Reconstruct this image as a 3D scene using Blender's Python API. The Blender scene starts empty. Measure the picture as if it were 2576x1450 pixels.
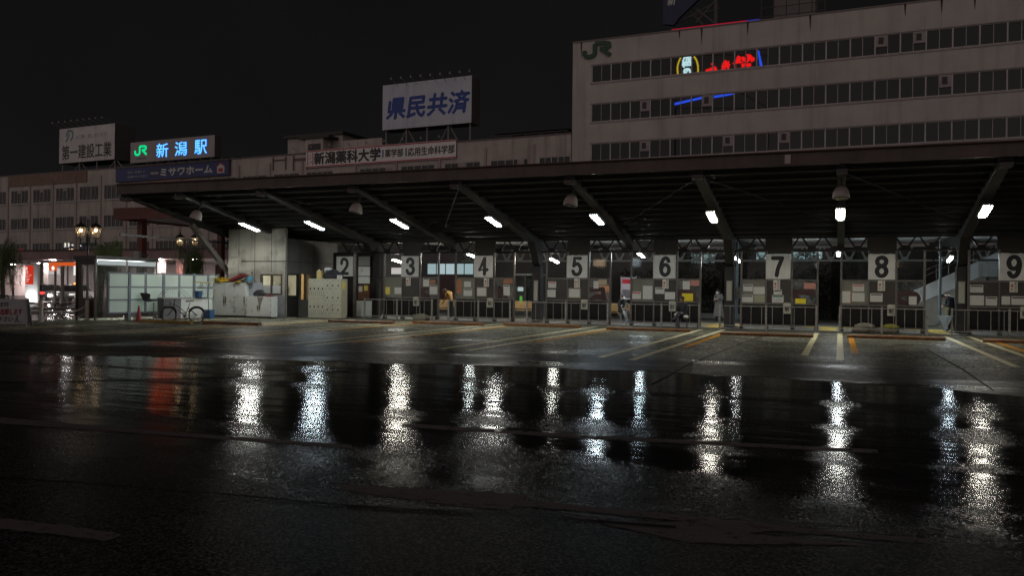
import bpy, bmesh, math, random
from mathutils import Vector, Matrix
RN = random.Random(11)
S = bpy.context.scene
COL = S.collection
PI = math.pi
rad = math.radians

# ------------------------------------------------------------------ camera
CAM_H = 1.6
YAW, ROLL, FPX = rad(21.8), rad(0.65), 2060.0          # focal length in pixels of a 2576 px wide frame
FW = Vector((-math.sin(YAW), math.cos(YAW), 0))
R0 = Vector((math.cos(YAW), math.sin(YAW), 0))
RT = R0 * math.cos(ROLL) + Vector((0, 0, math.sin(ROLL)))
UP = Vector((0, 0, math.cos(ROLL))) - R0 * math.sin(ROLL)
EYE = Vector((0, 0, CAM_H))
cam = bpy.data.cameras.new('camera')
cam.sensor_width = 36
cam.lens = 36 * FPX / 2576
cam.clip_start, cam.clip_end = 0.05, 2000
camo = bpy.data.objects.new('camera', cam)
COL.objects.link(camo)
M = Matrix.Identity(4)
for i in range(3):
    M[i][0], M[i][1], M[i][2], M[i][3] = RT[i], UP[i], -FW[i], EYE[i]
camo.matrix_world = M
S.camera = camo

# ------------------------------------------------------------------ world: overcast city night, the town glows behind the viewer
W = bpy.data.worlds.new('World')
S.world = W
W.use_nodes = True
nt = W.node_tree
nt.nodes.clear()
tc = nt.nodes.new('ShaderNodeTexCoord')
sp = nt.nodes.new('ShaderNodeSeparateXYZ')
mr = nt.nodes.new('ShaderNodeMapRange')
mr.interpolation_type = 'SMOOTHSTEP'
mr.inputs[1].default_value, mr.inputs[2].default_value = 0.05, -0.7
mx = nt.nodes.new('ShaderNodeMix')
mx.data_type = 'RGBA'
SKY_DARK, SKY_GLOW = (0.0051, 0.0047, 0.0047, 1), (0.212, 0.185, 0.174, 1)
mx.inputs[6].default_value, mx.inputs[7].default_value = SKY_DARK, SKY_GLOW
bg = nt.nodes.new('ShaderNodeBackground')
bg.inputs[1].default_value = 1.0
wo = nt.nodes.new('ShaderNodeOutputWorld')
L = nt.links.new
L(tc.outputs['Generated'], sp.inputs[0])
L(sp.outputs[1], mr.inputs[0])
L(mr.outputs[0], mx.inputs[0])
cn = nt.nodes.new('ShaderNodeTexNoise')
cn.inputs['Scale'].default_value = 2.2
cn.inputs['Detail'].default_value = 5
L(tc.outputs['Generated'], cn.inputs['Vector'])
cr0 = nt.nodes.new('ShaderNodeMapRange')
cr0.inputs[1].default_value, cr0.inputs[2].default_value = .3, .7
cr0.inputs[3].default_value, cr0.inputs[4].default_value = .82, 1.2
L(cn.outputs[0], cr0.inputs[0])
hz = nt.nodes.new('ShaderNodeMapRange')
hz.inputs[1].default_value, hz.inputs[2].default_value = 0.0, .45
hz.inputs[3].default_value, hz.inputs[4].default_value = 1.45, .95
L(sp.outputs[2], hz.inputs[0])
mu = nt.nodes.new('ShaderNodeMath')
mu.operation = 'MULTIPLY'
L(cr0.outputs[0], mu.inputs[0])
L(hz.outputs[0], mu.inputs[1])
L(mu.outputs[0], bg.inputs[1])
L(mx.outputs[2], bg.inputs[0])
L(bg.outputs[0], wo.inputs[0])
S.view_settings.view_transform = 'Standard'
S.view_settings.look = 'None'
S.view_settings.exposure = 0.0
S.view_settings.gamma = 1.0
S.cycles.use_denoising = True
S.cycles.denoiser = 'OPENIMAGEDENOISE'
S.cycles.denoising_input_passes = 'RGB_ALBEDO_NORMAL'
S.cycles.denoising_prefilter = 'NONE'
S.cycles.use_adaptive_sampling = False
S.cycles.max_bounces = 6
S.cycles.diffuse_bounces = 3
S.cycles.glossy_bounces = 3
S.cycles.transparent_max_bounces = 12
S.cycles.sample_clamp_indirect = 3.0
S.cycles.sample_clamp_direct = 80.0
S.cycles.caustics_reflective = False
S.cycles.caustics_refractive = False
TUBE = 235.0                                            # radiance of the fluorescent tubes

# ------------------------------------------------------------------ picture point -> place (2576 x 1450 picture units)
def ray(px, py):
    return FW + RT * ((px - 1288) / FPX) + UP * ((725 - py) / FPX)
def atY(px, py, Y):
    d = ray(px, py)
    return EYE + d * (Y / d.y)
def atX(px, py, X):
    d = ray(px, py)
    return EYE + d * (X / d.x)
def gnd(px, py, z=0.0):
    d = ray(px, py)
    return EYE + d * ((z - CAM_H) / d.z)
def wm(o):
    m = Matrix.Identity(4)
    while o is not None:
        m = o.matrix_basis @ m
        o = o.parent
    return m
def atL(px, py, root, y=0.0):                           # on the plane y of a turned thing, in its own axes
    inv = wm(root).inverted()
    e = inv @ EYE
    d = inv.to_3x3() @ ray(px, py)
    p = e + d * ((y - e.y) / d.y)
    return p

# ------------------------------------------------------------------ mesh builder
class MB:
    def __init__(s):
        s.v, s.f = [], []
    def add(s, vs, fs):
        n = len(s.v)
        s.v += [Vector(p) for p in vs]
        s.f += [tuple(n + i for i in f) for f in fs]
        return s
    def box(s, x0, x1, y0, y1, z0, z1):
        if x0 > x1: x0, x1 = x1, x0
        if y0 > y1: y0, y1 = y1, y0
        if z0 > z1: z0, z1 = z1, z0
        return s.add([(x, y, z) for x in (x0, x1) for y in (y0, y1) for z in (z0, z1)],
                     [(0, 1, 3, 2), (4, 6, 7, 5), (0, 4, 5, 1), (2, 3, 7, 6), (0, 2, 6, 4), (1, 5, 7, 3)])
    def bar(s, p, q, w, h, up=(0, 0, 1)):
        p, q = Vector(p), Vector(q)
        d = (q - p).normalized()
        u = Vector(up)
        if abs(d.dot(u)) > .99: u = Vector((0, 1, 0))
        a = d.cross(u).normalized()
        b = a.cross(d).normalized()
        vs = []
        for c in (p, q):
            for i, j in ((-1, -1), (1, -1), (1, 1), (-1, 1)):
                vs.append(c + a * (i * w / 2) + b * (j * h / 2))
        return s.add(vs, [(3, 2, 1, 0), (4, 5, 6, 7), (0, 1, 5, 4), (1, 2, 6, 5), (2, 3, 7, 6), (3, 0, 4, 7)])
    def path(s, pts, r, n=8, cap=True, flat=None):
        pts = [Vector(p) for p in pts]
        if not isinstance(r, (list, tuple)): r = [r] * len(pts)
        base = len(s.v)
        a = None
        for i, p in enumerate(pts):
            d = ((pts[i + 1] if i + 1 < len(pts) else p) - (pts[i - 1] if i else p))
            if d.length < 1e-9: d = Vector((0, 0, 1))
            d.normalize()
            if a is None:
                u = Vector((0, 1, 0)) if abs(d.y) < .9 else Vector((0, 0, 1))
                a = d.cross(u).normalized()
            else:
                a = (a - d * a.dot(d))
                if a.length < 1e-6: a = d.orthogonal()
                a.normalize()
            b = d.cross(a)
            for k in range(n):
                t = 2 * PI * k / n
                s.v.append(p + (a * math.cos(t) + b * math.sin(t)) * r[i])
        for i in range(len(pts) - 1):
            for k in range(n):
                k2 = (k + 1) % n
                s.f.append((base + i * n + k, base + i * n + k2, base + (i + 1) * n + k2, base + (i + 1) * n + k))
        if cap:
            s.f.append(tuple(base + k for k in range(n))[::-1])
            s.f.append(tuple(base + (len(pts) - 1) * n + k for k in range(n)))
        return s
    def tube(s, p, q, r, r2=None, n=10):
        return s.path([p, q], [r, r if r2 is None else r2], n)
    def ring(s, c, ax, R, r, n=32, m=8):
        c, ax = Vector(c), Vector(ax).normalized()
        a = ax.orthogonal().normalized()
        b = ax.cross(a)
        base = len(s.v)
        for i in range(n):
            t = 2 * PI * i / n
            o = a * math.cos(t) + b * math.sin(t)
            for k in range(m):
                u = 2 * PI * k / m
                s.v.append(c + o * (R + r * math.cos(u)) + ax * (r * math.sin(u)))
        for i in range(n):
            for k in range(m):
                i2, k2 = (i + 1) % n, (k + 1) % m
                s.f.append((base + i * m + k, base + i2 * m + k, base + i2 * m + k2, base + i * m + k2))
        return s
    def lathe(s, prof, c=(0, 0, 0), n=20, axis=(0, 0, 1)):
        c, ax = Vector(c), Vector(axis).normalized()
        a = ax.orthogonal().normalized()
        b = ax.cross(a)
        base = len(s.v)
        for (r, z) in prof:
            for k in range(n):
                t = 2 * PI * k / n
                s.v.append(c + ax * z + (a * math.cos(t) + b * math.sin(t)) * r)
        for i in range(len(prof) - 1):
            for k in range(n):
                k2 = (k + 1) % n
                s.f.append((base + i * n + k, base + i * n + k2, base + (i + 1) * n + k2, base + (i + 1) * n + k))
        s.f.append(tuple(base + k for k in range(n))[::-1])
        s.f.append(tuple(base + (len(prof) - 1) * n + k for k in range(n)))
        return s
    def ball(s, c, r, n=12, m=8):
        if not isinstance(r, (tuple, list)): r = (r, r, r)
        c = Vector(c)
        base = len(s.v)
        for i in range(m + 1):
            th = PI * i / m
            for k in range(n):
                t = 2 * PI * k / n
                s.v.append(c + Vector((r[0] * math.sin(th) * math.cos(t), r[1] * math.sin(th) * math.sin(t), r[2] * math.cos(th))))
        for i in range(m):
            for k in range(n):
                k2 = (k + 1) % n
                s.f.append((base + i * n + k, base + (i + 1) * n + k, base + (i + 1) * n + k2, base + i * n + k2))
        return s
    def prism(s, pts, off):                             # flat outline pushed by the vector off
        n = len(pts)
        off = Vector(off)
        vs = [Vector(p) for p in pts] + [Vector(p) + off for p in pts]
        fs = [tuple(range(n))[::-1], tuple(range(n, 2 * n))]
        fs += [(i, (i + 1) % n, n + (i + 1) % n, n + i) for i in range(n)]
        return s.add(vs, fs)
    def quad(s, *p):
        return s.add(p, [tuple(range(len(p)))])
    def build(s, name, mat, parent=None, local=False, smooth=False):
        me = bpy.data.meshes.new(name)
        vs = s.v
        if parent is not None and not local:
            inv = wm(parent).inverted()
            vs = [inv @ p for p in vs]
        me.from_pydata([tuple(p) for p in vs], [], s.f)
        bm = bmesh.new()
        bm.from_mesh(me)
        bmesh.ops.recalc_face_normals(bm, faces=bm.faces)
        bm.to_mesh(me)
        bm.free()
        if smooth:
            me.shade_smooth()
            me.set_sharp_from_angle(angle=rad(40))
        me.materials.append(mat)
        o = bpy.data.objects.new(name, me)
        COL.objects.link(o)
        if parent is not None: o.parent = parent
        return o

def tag(o, label=None, cat=None, group=None, kind=None):
    if label: o['label'] = label
    if cat: o['category'] = cat
    if group: o['group'] = group
    if kind: o['kind'] = kind
    return o
def thing(name, label, cat, loc, rz=0.0, group=None):
    o = bpy.data.objects.new(name, None)
    o.empty_display_size = .2
    o.location = loc
    o.rotation_euler = (0, 0, rz)
    COL.objects.link(o)
    return tag(o, label, cat, group)
def copy_tree(o, parent=None):
    c = o.copy()
    COL.objects.link(c)
    if parent is not None: c.parent = parent
    for ch in list(o.children):
        copy_tree(ch, c)
    return c
def move_part(o, dx=0, dy=0, dz=0):
    o.location = o.location + Vector((dx, dy, dz))
    return o

# ------------------------------------------------------------------ materials
MC = {}
def nodes(name):
    m = bpy.data.materials.new(name)
    m.use_nodes = True
    t = m.node_tree
    t.nodes.clear()
    o = t.nodes.new('ShaderNodeOutputMaterial')
    return m, t, o
def mat(name, col, rough=.6, metal=0.0, noise=None, bump=None, streak=None, spec=.5, stain=None):
    """noise=(scale, amount) mottles the colour; streak=(scale, amount) runs down the surface; bump=(scale, strength)"""
    if name in MC: return MC[name]
    m, t, o = nodes(name)
    b = t.nodes.new('ShaderNodeBsdfPrincipled')
    t.links.new(b.outputs[0], o.inputs[0])
    b.inputs['Roughness'].default_value = rough
    b.inputs['Metallic'].default_value = metal
    b.inputs['Specular IOR Level'].default_value = spec
    g = t.nodes.new('ShaderNodeNewGeometry')
    c = t.nodes.new('ShaderNodeRGB')
    c.outputs[0].default_value = (*col, 1)
    cur = c.outputs[0]
    def layer(cur, vec, scale, amt, lo=.35, hi=.7, tint=(0, 0, 0)):
        n = t.nodes.new('ShaderNodeTexNoise')
        n.inputs['Scale'].default_value = scale
        n.inputs['Detail'].default_value = 6
        n.inputs['Roughness'].default_value = .62
        t.links.new(vec, n.inputs['Vector'])
        r = t.nodes.new('ShaderNodeMapRange')
        r.inputs[1].default_value, r.inputs[2].default_value = lo, hi
        r.inputs[3].default_value, r.inputs[4].default_value = 0, amt
        t.links.new(n.outputs[0], r.inputs[0])
        x = t.nodes.new('ShaderNodeMix')
        x.data_type = 'RGBA'
        t.links.new(r.outputs[0], x.inputs[0])
        t.links.new(cur, x.inputs[6])
        x.inputs[7].default_value = (*tint, 1)
        return x.outputs[2]
    dk = tuple(k * .25 for k in col)
    if noise: cur = layer(cur, g.outputs['Position'], noise[0], noise[1], tint=dk)
    if streak:
        mp = t.nodes.new('ShaderNodeMapping')
        mp.inputs['Scale'].default_value = (1, 1, .07)
        t.links.new(g.outputs['Position'], mp.inputs[0])
        cur = layer(cur, mp.outputs[0], streak[0], streak[1], .5, .75, tint=tuple(k * .35 for k in dk))
    if stain: cur = layer(cur, g.outputs['Position'], stain[0], stain[1], .56, .66, tint=stain[2])
    t.links.new(cur, b.inputs['Base Color'])
    if bump:
        n = t.nodes.new('ShaderNodeTexNoise')
        n.inputs['Scale'].default_value = bump[0]
        n.inputs['Detail'].default_value = 4
        t.links.new(g.outputs['Position'], n.inputs['Vector'])
        bp = t.nodes.new('ShaderNodeBump')
        bp.inputs['Strength'].default_value = bump[1]
        bp.inputs['Distance'].default_value = .02
        t.links.new(n.outputs[0], bp.inputs['Height'])
        t.links.new(bp.outputs[0], b.inputs['Normal'])
    MC[name] = m
    return m
def emit(name, col, strength):
    if name in MC: return MC[name]
    m, t, o = nodes(name)
    e = t.nodes.new('ShaderNodeEmission')
    e.inputs[0].default_value = (*col, 1)
    e.inputs[1].default_value = strength
    t.links.new(e.outputs[0], o.inputs[0])
    m.cycles.emission_sampling = 'FRONT'
    MC[name] = m
    return m
def clear(name, tint=(.92, .95, .95), dirt=.06, dirtcol=(.35, .33, .3), frost=0.0):
    """thin pane: straight-through light, mirror by Fresnel, a film of dirt"""
    if name in MC: return MC[name]
    m, t, o = nodes(name)
    tr = t.nodes.new('ShaderNodeBsdfTransparent')
    tr.inputs[0].default_value = (*tint, 1)
    gl = t.nodes.new('ShaderNodeBsdfGlossy')
    gl.inputs['Roughness'].default_value = .03
    lw = t.nodes.new('ShaderNodeLayerWeight')
    lw.inputs[0].default_value = .5
    pwr = t.nodes.new('ShaderNodeMath'); pwr.operation = 'POWER'; pwr.inputs[1].default_value = 5
    t.links.new(lw.outputs['Facing'], pwr.inputs[0])
    fr = t.nodes.new('ShaderNodeMath'); fr.operation = 'MULTIPLY_ADD'; fr.inputs[1].default_value = .9; fr.inputs[2].default_value = .035
    t.links.new(pwr.outputs[0], fr.inputs[0])
    a = t.nodes.new('ShaderNodeMixShader')
    t.links.new(fr.outputs[0], a.inputs[0])
    t.links.new(tr.outputs[0], a.inputs[1])
    t.links.new(gl.outputs[0], a.inputs[2])
    df = t.nodes.new('ShaderNodeBsdfDiffuse')
    df.inputs[0].default_value = (*dirtcol, 1)
    tl = t.nodes.new('ShaderNodeBsdfTranslucent')
    tl.inputs[0].default_value = (*dirtcol, 1)
    ad = t.nodes.new('ShaderNodeMixShader')
    ad.inputs[0].default_value = .5
    t.links.new(df.outputs[0], ad.inputs[1])
    t.links.new(tl.outputs[0], ad.inputs[2])
    g = t.nodes.new('ShaderNodeNewGeometry')
    n = t.nodes.new('ShaderNodeTexNoise')
    n.inputs['Scale'].default_value = 2.2
    n.inputs['Detail'].default_value = 6
    t.links.new(g.outputs['Position'], n.inputs['Vector'])
    r = t.nodes.new('ShaderNodeMapRange')
    r.inputs[1].default_value, r.inputs[2].default_value = .35, .75
    r.inputs[3].default_value, r.inputs[4].default_value = frost + dirt * .3, frost + dirt * 2
    t.links.new(n.outputs[0], r.inputs[0])
    b = t.nodes.new('ShaderNodeMixShader')
    t.links.new(r.outputs[0], b.inputs[0])
    t.links.new(a.outputs[0], b.inputs[1])
    t.links.new(ad.outputs[0], b.inputs[2])
    t.links.new(b.outputs[0], o.inputs[0])
    MC[name] = m
    return m
def paper(name, col, ink=(.08, .08, .08), lines=34.0, amt=.6):
    if name in MC: return MC[name]
    m, t, o = nodes(name)
    b = t.nodes.new('ShaderNodeBsdfPrincipled')
    b.inputs['Roughness'].default_value = .35
    g = t.nodes.new('ShaderNodeNewGeometry')
    s_ = t.nodes.new('ShaderNodeSeparateXYZ')
    t.links.new(g.outputs['Position'], s_.inputs[0])
    w = t.nodes.new('ShaderNodeMath')
    w.operation = 'SINE'
    k = t.nodes.new('ShaderNodeMath')
    k.operation = 'MULTIPLY'
    k.inputs[1].default_value = lines * 6.28 / 1.0
    t.links.new(s_.outputs[2], k.inputs[0])
    t.links.new(k.outputs[0], w.inputs[0])
    n = t.nodes.new('ShaderNodeTexNoise')
    n.inputs['Scale'].default_value = 26
    n.inputs['Detail'].default_value = 3
    t.links.new(g.outputs['Position'], n.inputs['Vector'])
    q = t.nodes.new('ShaderNodeMath')
    q.operation = 'MULTIPLY'
    t.links.new(w.outputs[0], q.inputs[0])
    t.links.new(n.outputs[0], q.inputs[1])
    r = t.nodes.new('ShaderNodeMapRange')
    r.inputs[1].default_value, r.inputs[2].default_value = .12, .4
    r.inputs[3].default_value, r.inputs[4].default_value = 0, amt
    t.links.new(q.outputs[0], r.inputs[0])
    x = t.nodes.new('ShaderNodeMix')
    x.data_type = 'RGBA'
    x.inputs[6].default_value, x.inputs[7].default_value = (*col, 1), (*ink, 1)
    t.links.new(r.outputs[0], x.inputs[0])
    t.links.new(x.outputs[2], b.inputs['Base Color'])
    t.links.new(b.outputs[0], o.inputs[0])
    MC[name] = m
    return m

def asphalt(name, kind):
    m, t, o = nodes(name)
    N = t.nodes.new
    K = t.links.new
    g = N('ShaderNodeNewGeometry')
    def noise(scale, detail=4, rough=.55, stretch=None):
        n = N('ShaderNodeTexNoise')
        n.inputs['Scale'].default_value = scale
        n.inputs['Detail'].default_value = detail
        n.inputs['Roughness'].default_value = rough
        v = g.outputs['Position']
        if stretch:
            mp = N('ShaderNodeMapping')
            mp.inputs['Scale'].default_value = stretch
            K(v, mp.inputs[0])
            v = mp.outputs[0]
        K(v, n.inputs['Vector'])
        return n.outputs[0]
    def rng(src, a, b_, c, d):
        r = N('ShaderNodeMapRange')
        for i, k in enumerate((a, b_, c, d)): r.inputs[i + 1].default_value = k
        K(src, r.inputs[0])
        return r.outputs[0]
    def op(kind_, a, b_):
        q = N('ShaderNodeMath')
        q.operation = kind_
        for i, k in enumerate((a, b_)):
            if isinstance(k, (int, float)): q.inputs[i].default_value = k
            else: K(k, q.inputs[i])
        return q.outputs[0]
    def mixc(f, c0, c1):
        x = N('ShaderNodeMix'); x.data_type = 'RGBA'
        for i, c in ((6, c0), (7, c1)):
            if isinstance(c, tuple): x.inputs[i].default_value = (*c, 1)
            else: K(c, x.inputs[i])
        K(f, x.inputs[0])
        return x.outputs[2]
    sep = N('ShaderNodeSeparateXYZ')
    K(g.outputs['Position'], sep.inputs[0])
    vor = N('ShaderNodeTexVoronoi')
    vor.inputs['Scale'].default_value = 24 if kind == 'bay' else 30
    K(g.outputs['Position'], vor.inputs['Vector'])
    patches = noise(.35, 5, .6)
    bands = noise(.8, 4, .55, stretch=(.18, 1, 1))
    fine = noise(14, 6, .75)
    mid = noise(1.6, 6, .65)
    df = N('ShaderNodeBsdfDiffuse')
    gl = N('ShaderNodeBsdfAnisotropic') if False else N('ShaderNodeBsdfGlossy')
    gl.distribution = 'BECKMANN'
    fr = N('ShaderNodeFresnel')
    fr.inputs[0].default_value = 1.36
    mx_ = N('ShaderNodeMixShader')
    if kind == 'bay':
        wet = rng(noise(.5, 5, .6, stretch=(.5, 1, 1)), .50, .64, 0, 1)
        c = mixc(rng(fine, .3, .72, 0, 1), (.050, .050, .038), (.30, .295, .21))
        c = mixc(rng(mid, .42, .68, 0, .62), c, (.030, .029, .026))
        c = mixc(rng(patches, .48, .62, 0, .5), c, (.026, .025, .023))
        vc = N('ShaderNodeTexVoronoi'); vc.inputs['Scale'].default_value = 17; K(g.outputs['Position'], vc.inputs['Vector'])
        vs_ = N('ShaderNodeSeparateXYZ'); K(vc.outputs['Color'], vs_.inputs[0])
        c = mixc(rng(vs_.outputs[0], .25, .75, .62, 0), c, (.012, .012, .011))
        c = mixc(rng(vs_.outputs[1], .90, .97, 0, .85), c, (.42, .41, .36))
        oil = rng(noise(1.1, 4, .6, stretch=(1.6, .35, 1)), .60, .72, 0, .6)
        c = mixc(oil, c, (.014, .014, .014))
        lane = rng(op('ADD', sep.outputs[1], op('MULTIPLY', rng(noise(.6, 4), .3, .7, -1, 1), .5)), 18.3, 20.6, .72, 0)
        c = mixc(lane, c, (.016, .016, .016))
        K(c, df.inputs[0])
        K(rng(wet, 0, 1, .36, .26), gl.inputs['Roughness'])
        h = op('ADD', op('MULTIPLY', vor.outputs['Distance'], 1.3), op('MULTIPLY', fine, .9))
        st = rng(wet, 0, 1, .60, .30)
        K(op('MULTIPLY', fr.outputs[0], rng(wet, 0, 1, .055, .22)), mx_.inputs[0])
    else:
        edge = op('ADD', sep.outputs[1], op('MULTIPLY', rng(noise(.45, 4, .6, stretch=(.45, 1, 1)), .3, .7, -1, 1), 2.0))
        near = rng(edge, 5.9, 8.2, 1, 0)
        dry = rng(noise(.75, 5, .6, stretch=(.22, 1, 1)), .50, .60, 0, 1)
        dry = op('MAXIMUM', op('MULTIPLY', dry, rng(sep.outputs[1], 12.5, 14.5, 1, .35)), near)
        c = mixc(rng(fine, .35, .7, 0, 1), (.005, .005, .005), (.018, .018, .0175))
        vc = N('ShaderNodeTexVoronoi'); vc.inputs['Scale'].default_value = 70; K(g.outputs['Position'], vc.inputs['Vector'])
        vs_ = N('ShaderNodeSeparateXYZ'); K(vc.outputs['Color'], vs_.inputs[0])
        stone = mixc(rng(vs_.outputs[0], .45, .98, 0, 1), (.010, .010, .0098), (.062, .060, .057))
        c = mixc(op('MAXIMUM', near, op('MULTIPLY', dry, .6)), c, stone)
        K(c, df.inputs[0])
        film = rng(bands, .36, .64, .09, .16)
        K(op('ADD', film, op('MULTIPLY', dry, .09)), gl.inputs['Roughness'])
        rip = noise(2.4, 4, .6, stretch=(.24, 1.5, 1))
        h = op('ADD', op('MULTIPLY', vor.outputs['Distance'], op('ADD', .05, op('MULTIPLY', dry, .70))), op('MULTIPLY', rip, op('SUBTRACT', 3.6, op('MULTIPLY', near, 3.3))))
        h = op('ADD', h, op('MULTIPLY', fine, op('ADD', .14, op('MULTIPLY', near, .5))))
        st = op('ADD', .24, op('MULTIPLY', near, .22))
        K(op('MULTIPLY', fr.outputs[0], op('SUBTRACT', .46, op('ADD', op('MULTIPLY', dry, .24), op('MULTIPLY', near, .06)))), mx_.inputs[0])
    bp = N('ShaderNodeBump')
    bp.inputs['Distance'].default_value = .012
    K(st, bp.inputs['Strength'])
    K(h, bp.inputs['Height'])
    for n_ in (gl, df): K(bp.outputs[0], n_.inputs['Normal'])
    K(df.outputs[0], mx_.inputs[1])
    K(gl.outputs[0], mx_.inputs[2])
    K(mx_.outputs[0], o.inputs[0])
    MC[name] = m
    return m

def worn_paint(name, col, wear=.5, scale=5.0, spec=.12):
    """road paint: grains missing where the tyres took them, the road shows through"""
    m, t, o = nodes(name)
    N, K = t.nodes.new, t.links.new
    g = N('ShaderNodeNewGeometry')
    d = N('ShaderNodeBsdfDiffuse')
    gl = N('ShaderNodeBsdfGlossy')
    gl.distribution = 'BECKMANN'
    gl.inputs['Roughness'].default_value = .4
    n1_ = N('ShaderNodeTexNoise'); n1_.inputs['Scale'].default_value = scale; n1_.inputs['Detail'].default_value = 8; n1_.inputs['Roughness'].default_value = .75
    n2_ = N('ShaderNodeTexNoise'); n2_.inputs['Scale'].default_value = scale * 7; n2_.inputs['Detail'].default_value = 3
    for n_ in (n1_, n2_): K(g.outputs['Position'], n_.inputs['Vector'])
    x = N('ShaderNodeMix'); x.data_type = 'RGBA'
    x.inputs[6].default_value, x.inputs[7].default_value = (*col, 1), (*[k * .45 for k in col], 1)
    K(n2_.outputs[0], x.inputs[0]); K(x.outputs[2], d.inputs[0])
    bp = N('ShaderNodeBump'); bp.inputs['Strength'].default_value = .4; bp.inputs['Distance'].default_value = .008
    K(n2_.outputs[0], bp.inputs['Height'])
    for n_ in (d, gl): K(bp.outputs[0], n_.inputs['Normal'])
    ms = N('ShaderNodeMixShader'); ms.inputs[0].default_value = spec
    K(d.outputs[0], ms.inputs[1]); K(gl.outputs[0], ms.inputs[2])
    r = N('ShaderNodeMapRange'); r.inputs[1].default_value, r.inputs[2].default_value = wear - .06, wear + .08; r.inputs[3].default_value, r.inputs[4].default_value = 0, .88
    K(n1_.outputs[0], r.inputs[0])
    tr = N('ShaderNodeBsdfTransparent')
    m2 = N('ShaderNodeMixShader')
    K(r.outputs[0], m2.inputs[0]); K(ms.outputs[0], m2.inputs[1]); K(tr.outputs[0], m2.inputs[2])
    K(m2.outputs[0], o.inputs[0])
    MC[name] = m
    return m

def flat_glass(name, col=(.006, .0065, .007), rough=.015):
    return mat(name, col, rough, spec=.5)

ROAD = asphalt('wet_road', 'road')
BAYP = asphalt('wet_bay_paving', 'bay')
WALLW = mat('station_plaster', (.52, .46, .42), .85, noise=(.45, .35), streak=(1.6, .42))
TALLW = mat('office_plaster', (.52, .48, .44), .85, noise=(.4, .24), streak=(1.1, .32))
BROWNP = mat('brown_panel', (.27, .17, .13), .7, noise=(.8, .5), streak=(2, .4))
ALU = mat('window_aluminium', (.45, .43, .42), .45, .2, noise=(1.5, .3))
PANE = flat_glass('window_glass')
STEEL = mat('dark_steel', (.045, .04, .038), .5, .2, noise=(3, .4))
BEAMM = mat('beam_paint', (.032, .029, .027), .6, noise=(2, .6), streak=(4, .3))
FASC = mat('fascia_brown', (.105, .078, .066), .55, noise=(.9, .6), streak=(2.5, .5))
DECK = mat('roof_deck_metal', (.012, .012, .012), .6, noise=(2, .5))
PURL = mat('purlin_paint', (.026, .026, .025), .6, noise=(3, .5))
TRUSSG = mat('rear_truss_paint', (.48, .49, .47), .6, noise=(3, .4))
GALV = mat('galvanised_steel', (.36, .36, .35), .38, .75, noise=(9, .6))
POSTM = mat('aged_aluminium', (.20, .185, .17), .35, .6, noise=(6, .5))
RAILM = mat('worn_rail_paint', (.32, .30, .27), .45, .3, noise=(11, .75))
WOODD = mat('dark_brown_panel', (.011, .0088, .0075), .5, noise=(2.5, .5), streak=(5, .4), spec=.25)
SIGNW = mat('sign_white', (.62, .61, .57), .4, noise=(2.2, .28), streak=(3, .25))
INK = mat('sign_black', (.012, .012, .012), .35)
REDINK = mat('sign_red', (.42, .02, .03), .45)
PAPER = paper('printed_paper', (.62, .61, .56))
PAPERY = paper('printed_yellow_paper', (.72, .60, .10))
PAPERO = mat('orange_card', (.36, .15, .07), .5, noise=(5, .3))
PAPERP = mat('pink_card', (.50, .22, .17), .5, noise=(5, .2))
YELLOWC = mat('yellow_card', (.70, .55, .02), .5)
GLASS = clear('screen_glass', dirt=.02)
DIRTGLAREG = clear('grimy_glare_glass', dirt=.17)  # dirt film thickened to stand for reflections that grey the pane too
ORANGE = mat('kerb_orange', (.23, .10, .028), .5, noise=(5, .85), stain=(1.7, .95, (.05, .045, .04)))
WLINE = worn_paint('worn_white_line', (.74, .69, .43), .62, 4, .05)
RLINE = worn_paint('road_white_line', (.145, .130, .126), .60, 5, .012)
OLINE = worn_paint('worn_orange_line', (.66, .30, .035), .60, 4, .06)
CONC = mat('platform_concrete', (.21, .20, .185), .42, noise=(1.2, .5), bump=(30, .2))
WHITEM = mat('white_enamel', (.60, .62, .58), .45, noise=(1.2, .18), stain=(2.3, .5, (.2, .17, .12)))
BLACKP = mat('black_plastic', (.014, .014, .015), .4)
CHROME = mat('chrome', (.6, .6, .6), .18, 1.0)
RED = mat('red_plastic', (.25, .016, .018), .45)
BLUE = mat('blue_plastic', (.03, .085, .19), .4)
DARKCLOTH = mat('dark_cloth', (.018, .018, .022), .9)

# ------------------------------------------------------------------ lettering
def text_mesh(body, bold=0.0):
    cu = bpy.data.curves.new('lettering', 'FONT')
    cu.body = body
    cu.resolution_u = 3
    o = bpy.data.objects.new('lettering', cu)
    COL.objects.link(o)
    dg = bpy.context.evaluated_depsgraph_get()
    me = bpy.data.meshes.new_from_object(o.evaluated_get(dg))
    bpy.data.objects.remove(o)
    vs = [v.co.copy() for v in me.vertices]
    fs = [tuple(p.vertices) for p in me.polygons]
    bpy.data.meshes.remove(me)
    return vs, fs
def lettering(body, x0, x1, z0, z1, y, m, parent, bold=0.0, shear=0.0, mirror=False, name='lettering', vertical=False, line=0.0):
    """text fitted to a rectangle of the thing's own x-z plane, facing -y"""
    mb = MB()
    if vertical:
        n = len(body)
        h = (z1 - z0) / n
        for i, ch in enumerate(body):
            _fit(mb, ch, x0, x1, z1 - (i + 1) * h + h * .06, z1 - i * h - h * .06, y, bold, shear, mirror)
    else:
        _fit(mb, body, x0, x1, z0, z1, y, bold, shear, mirror)
    return mb.build(name, m, parent, local=True)
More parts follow.
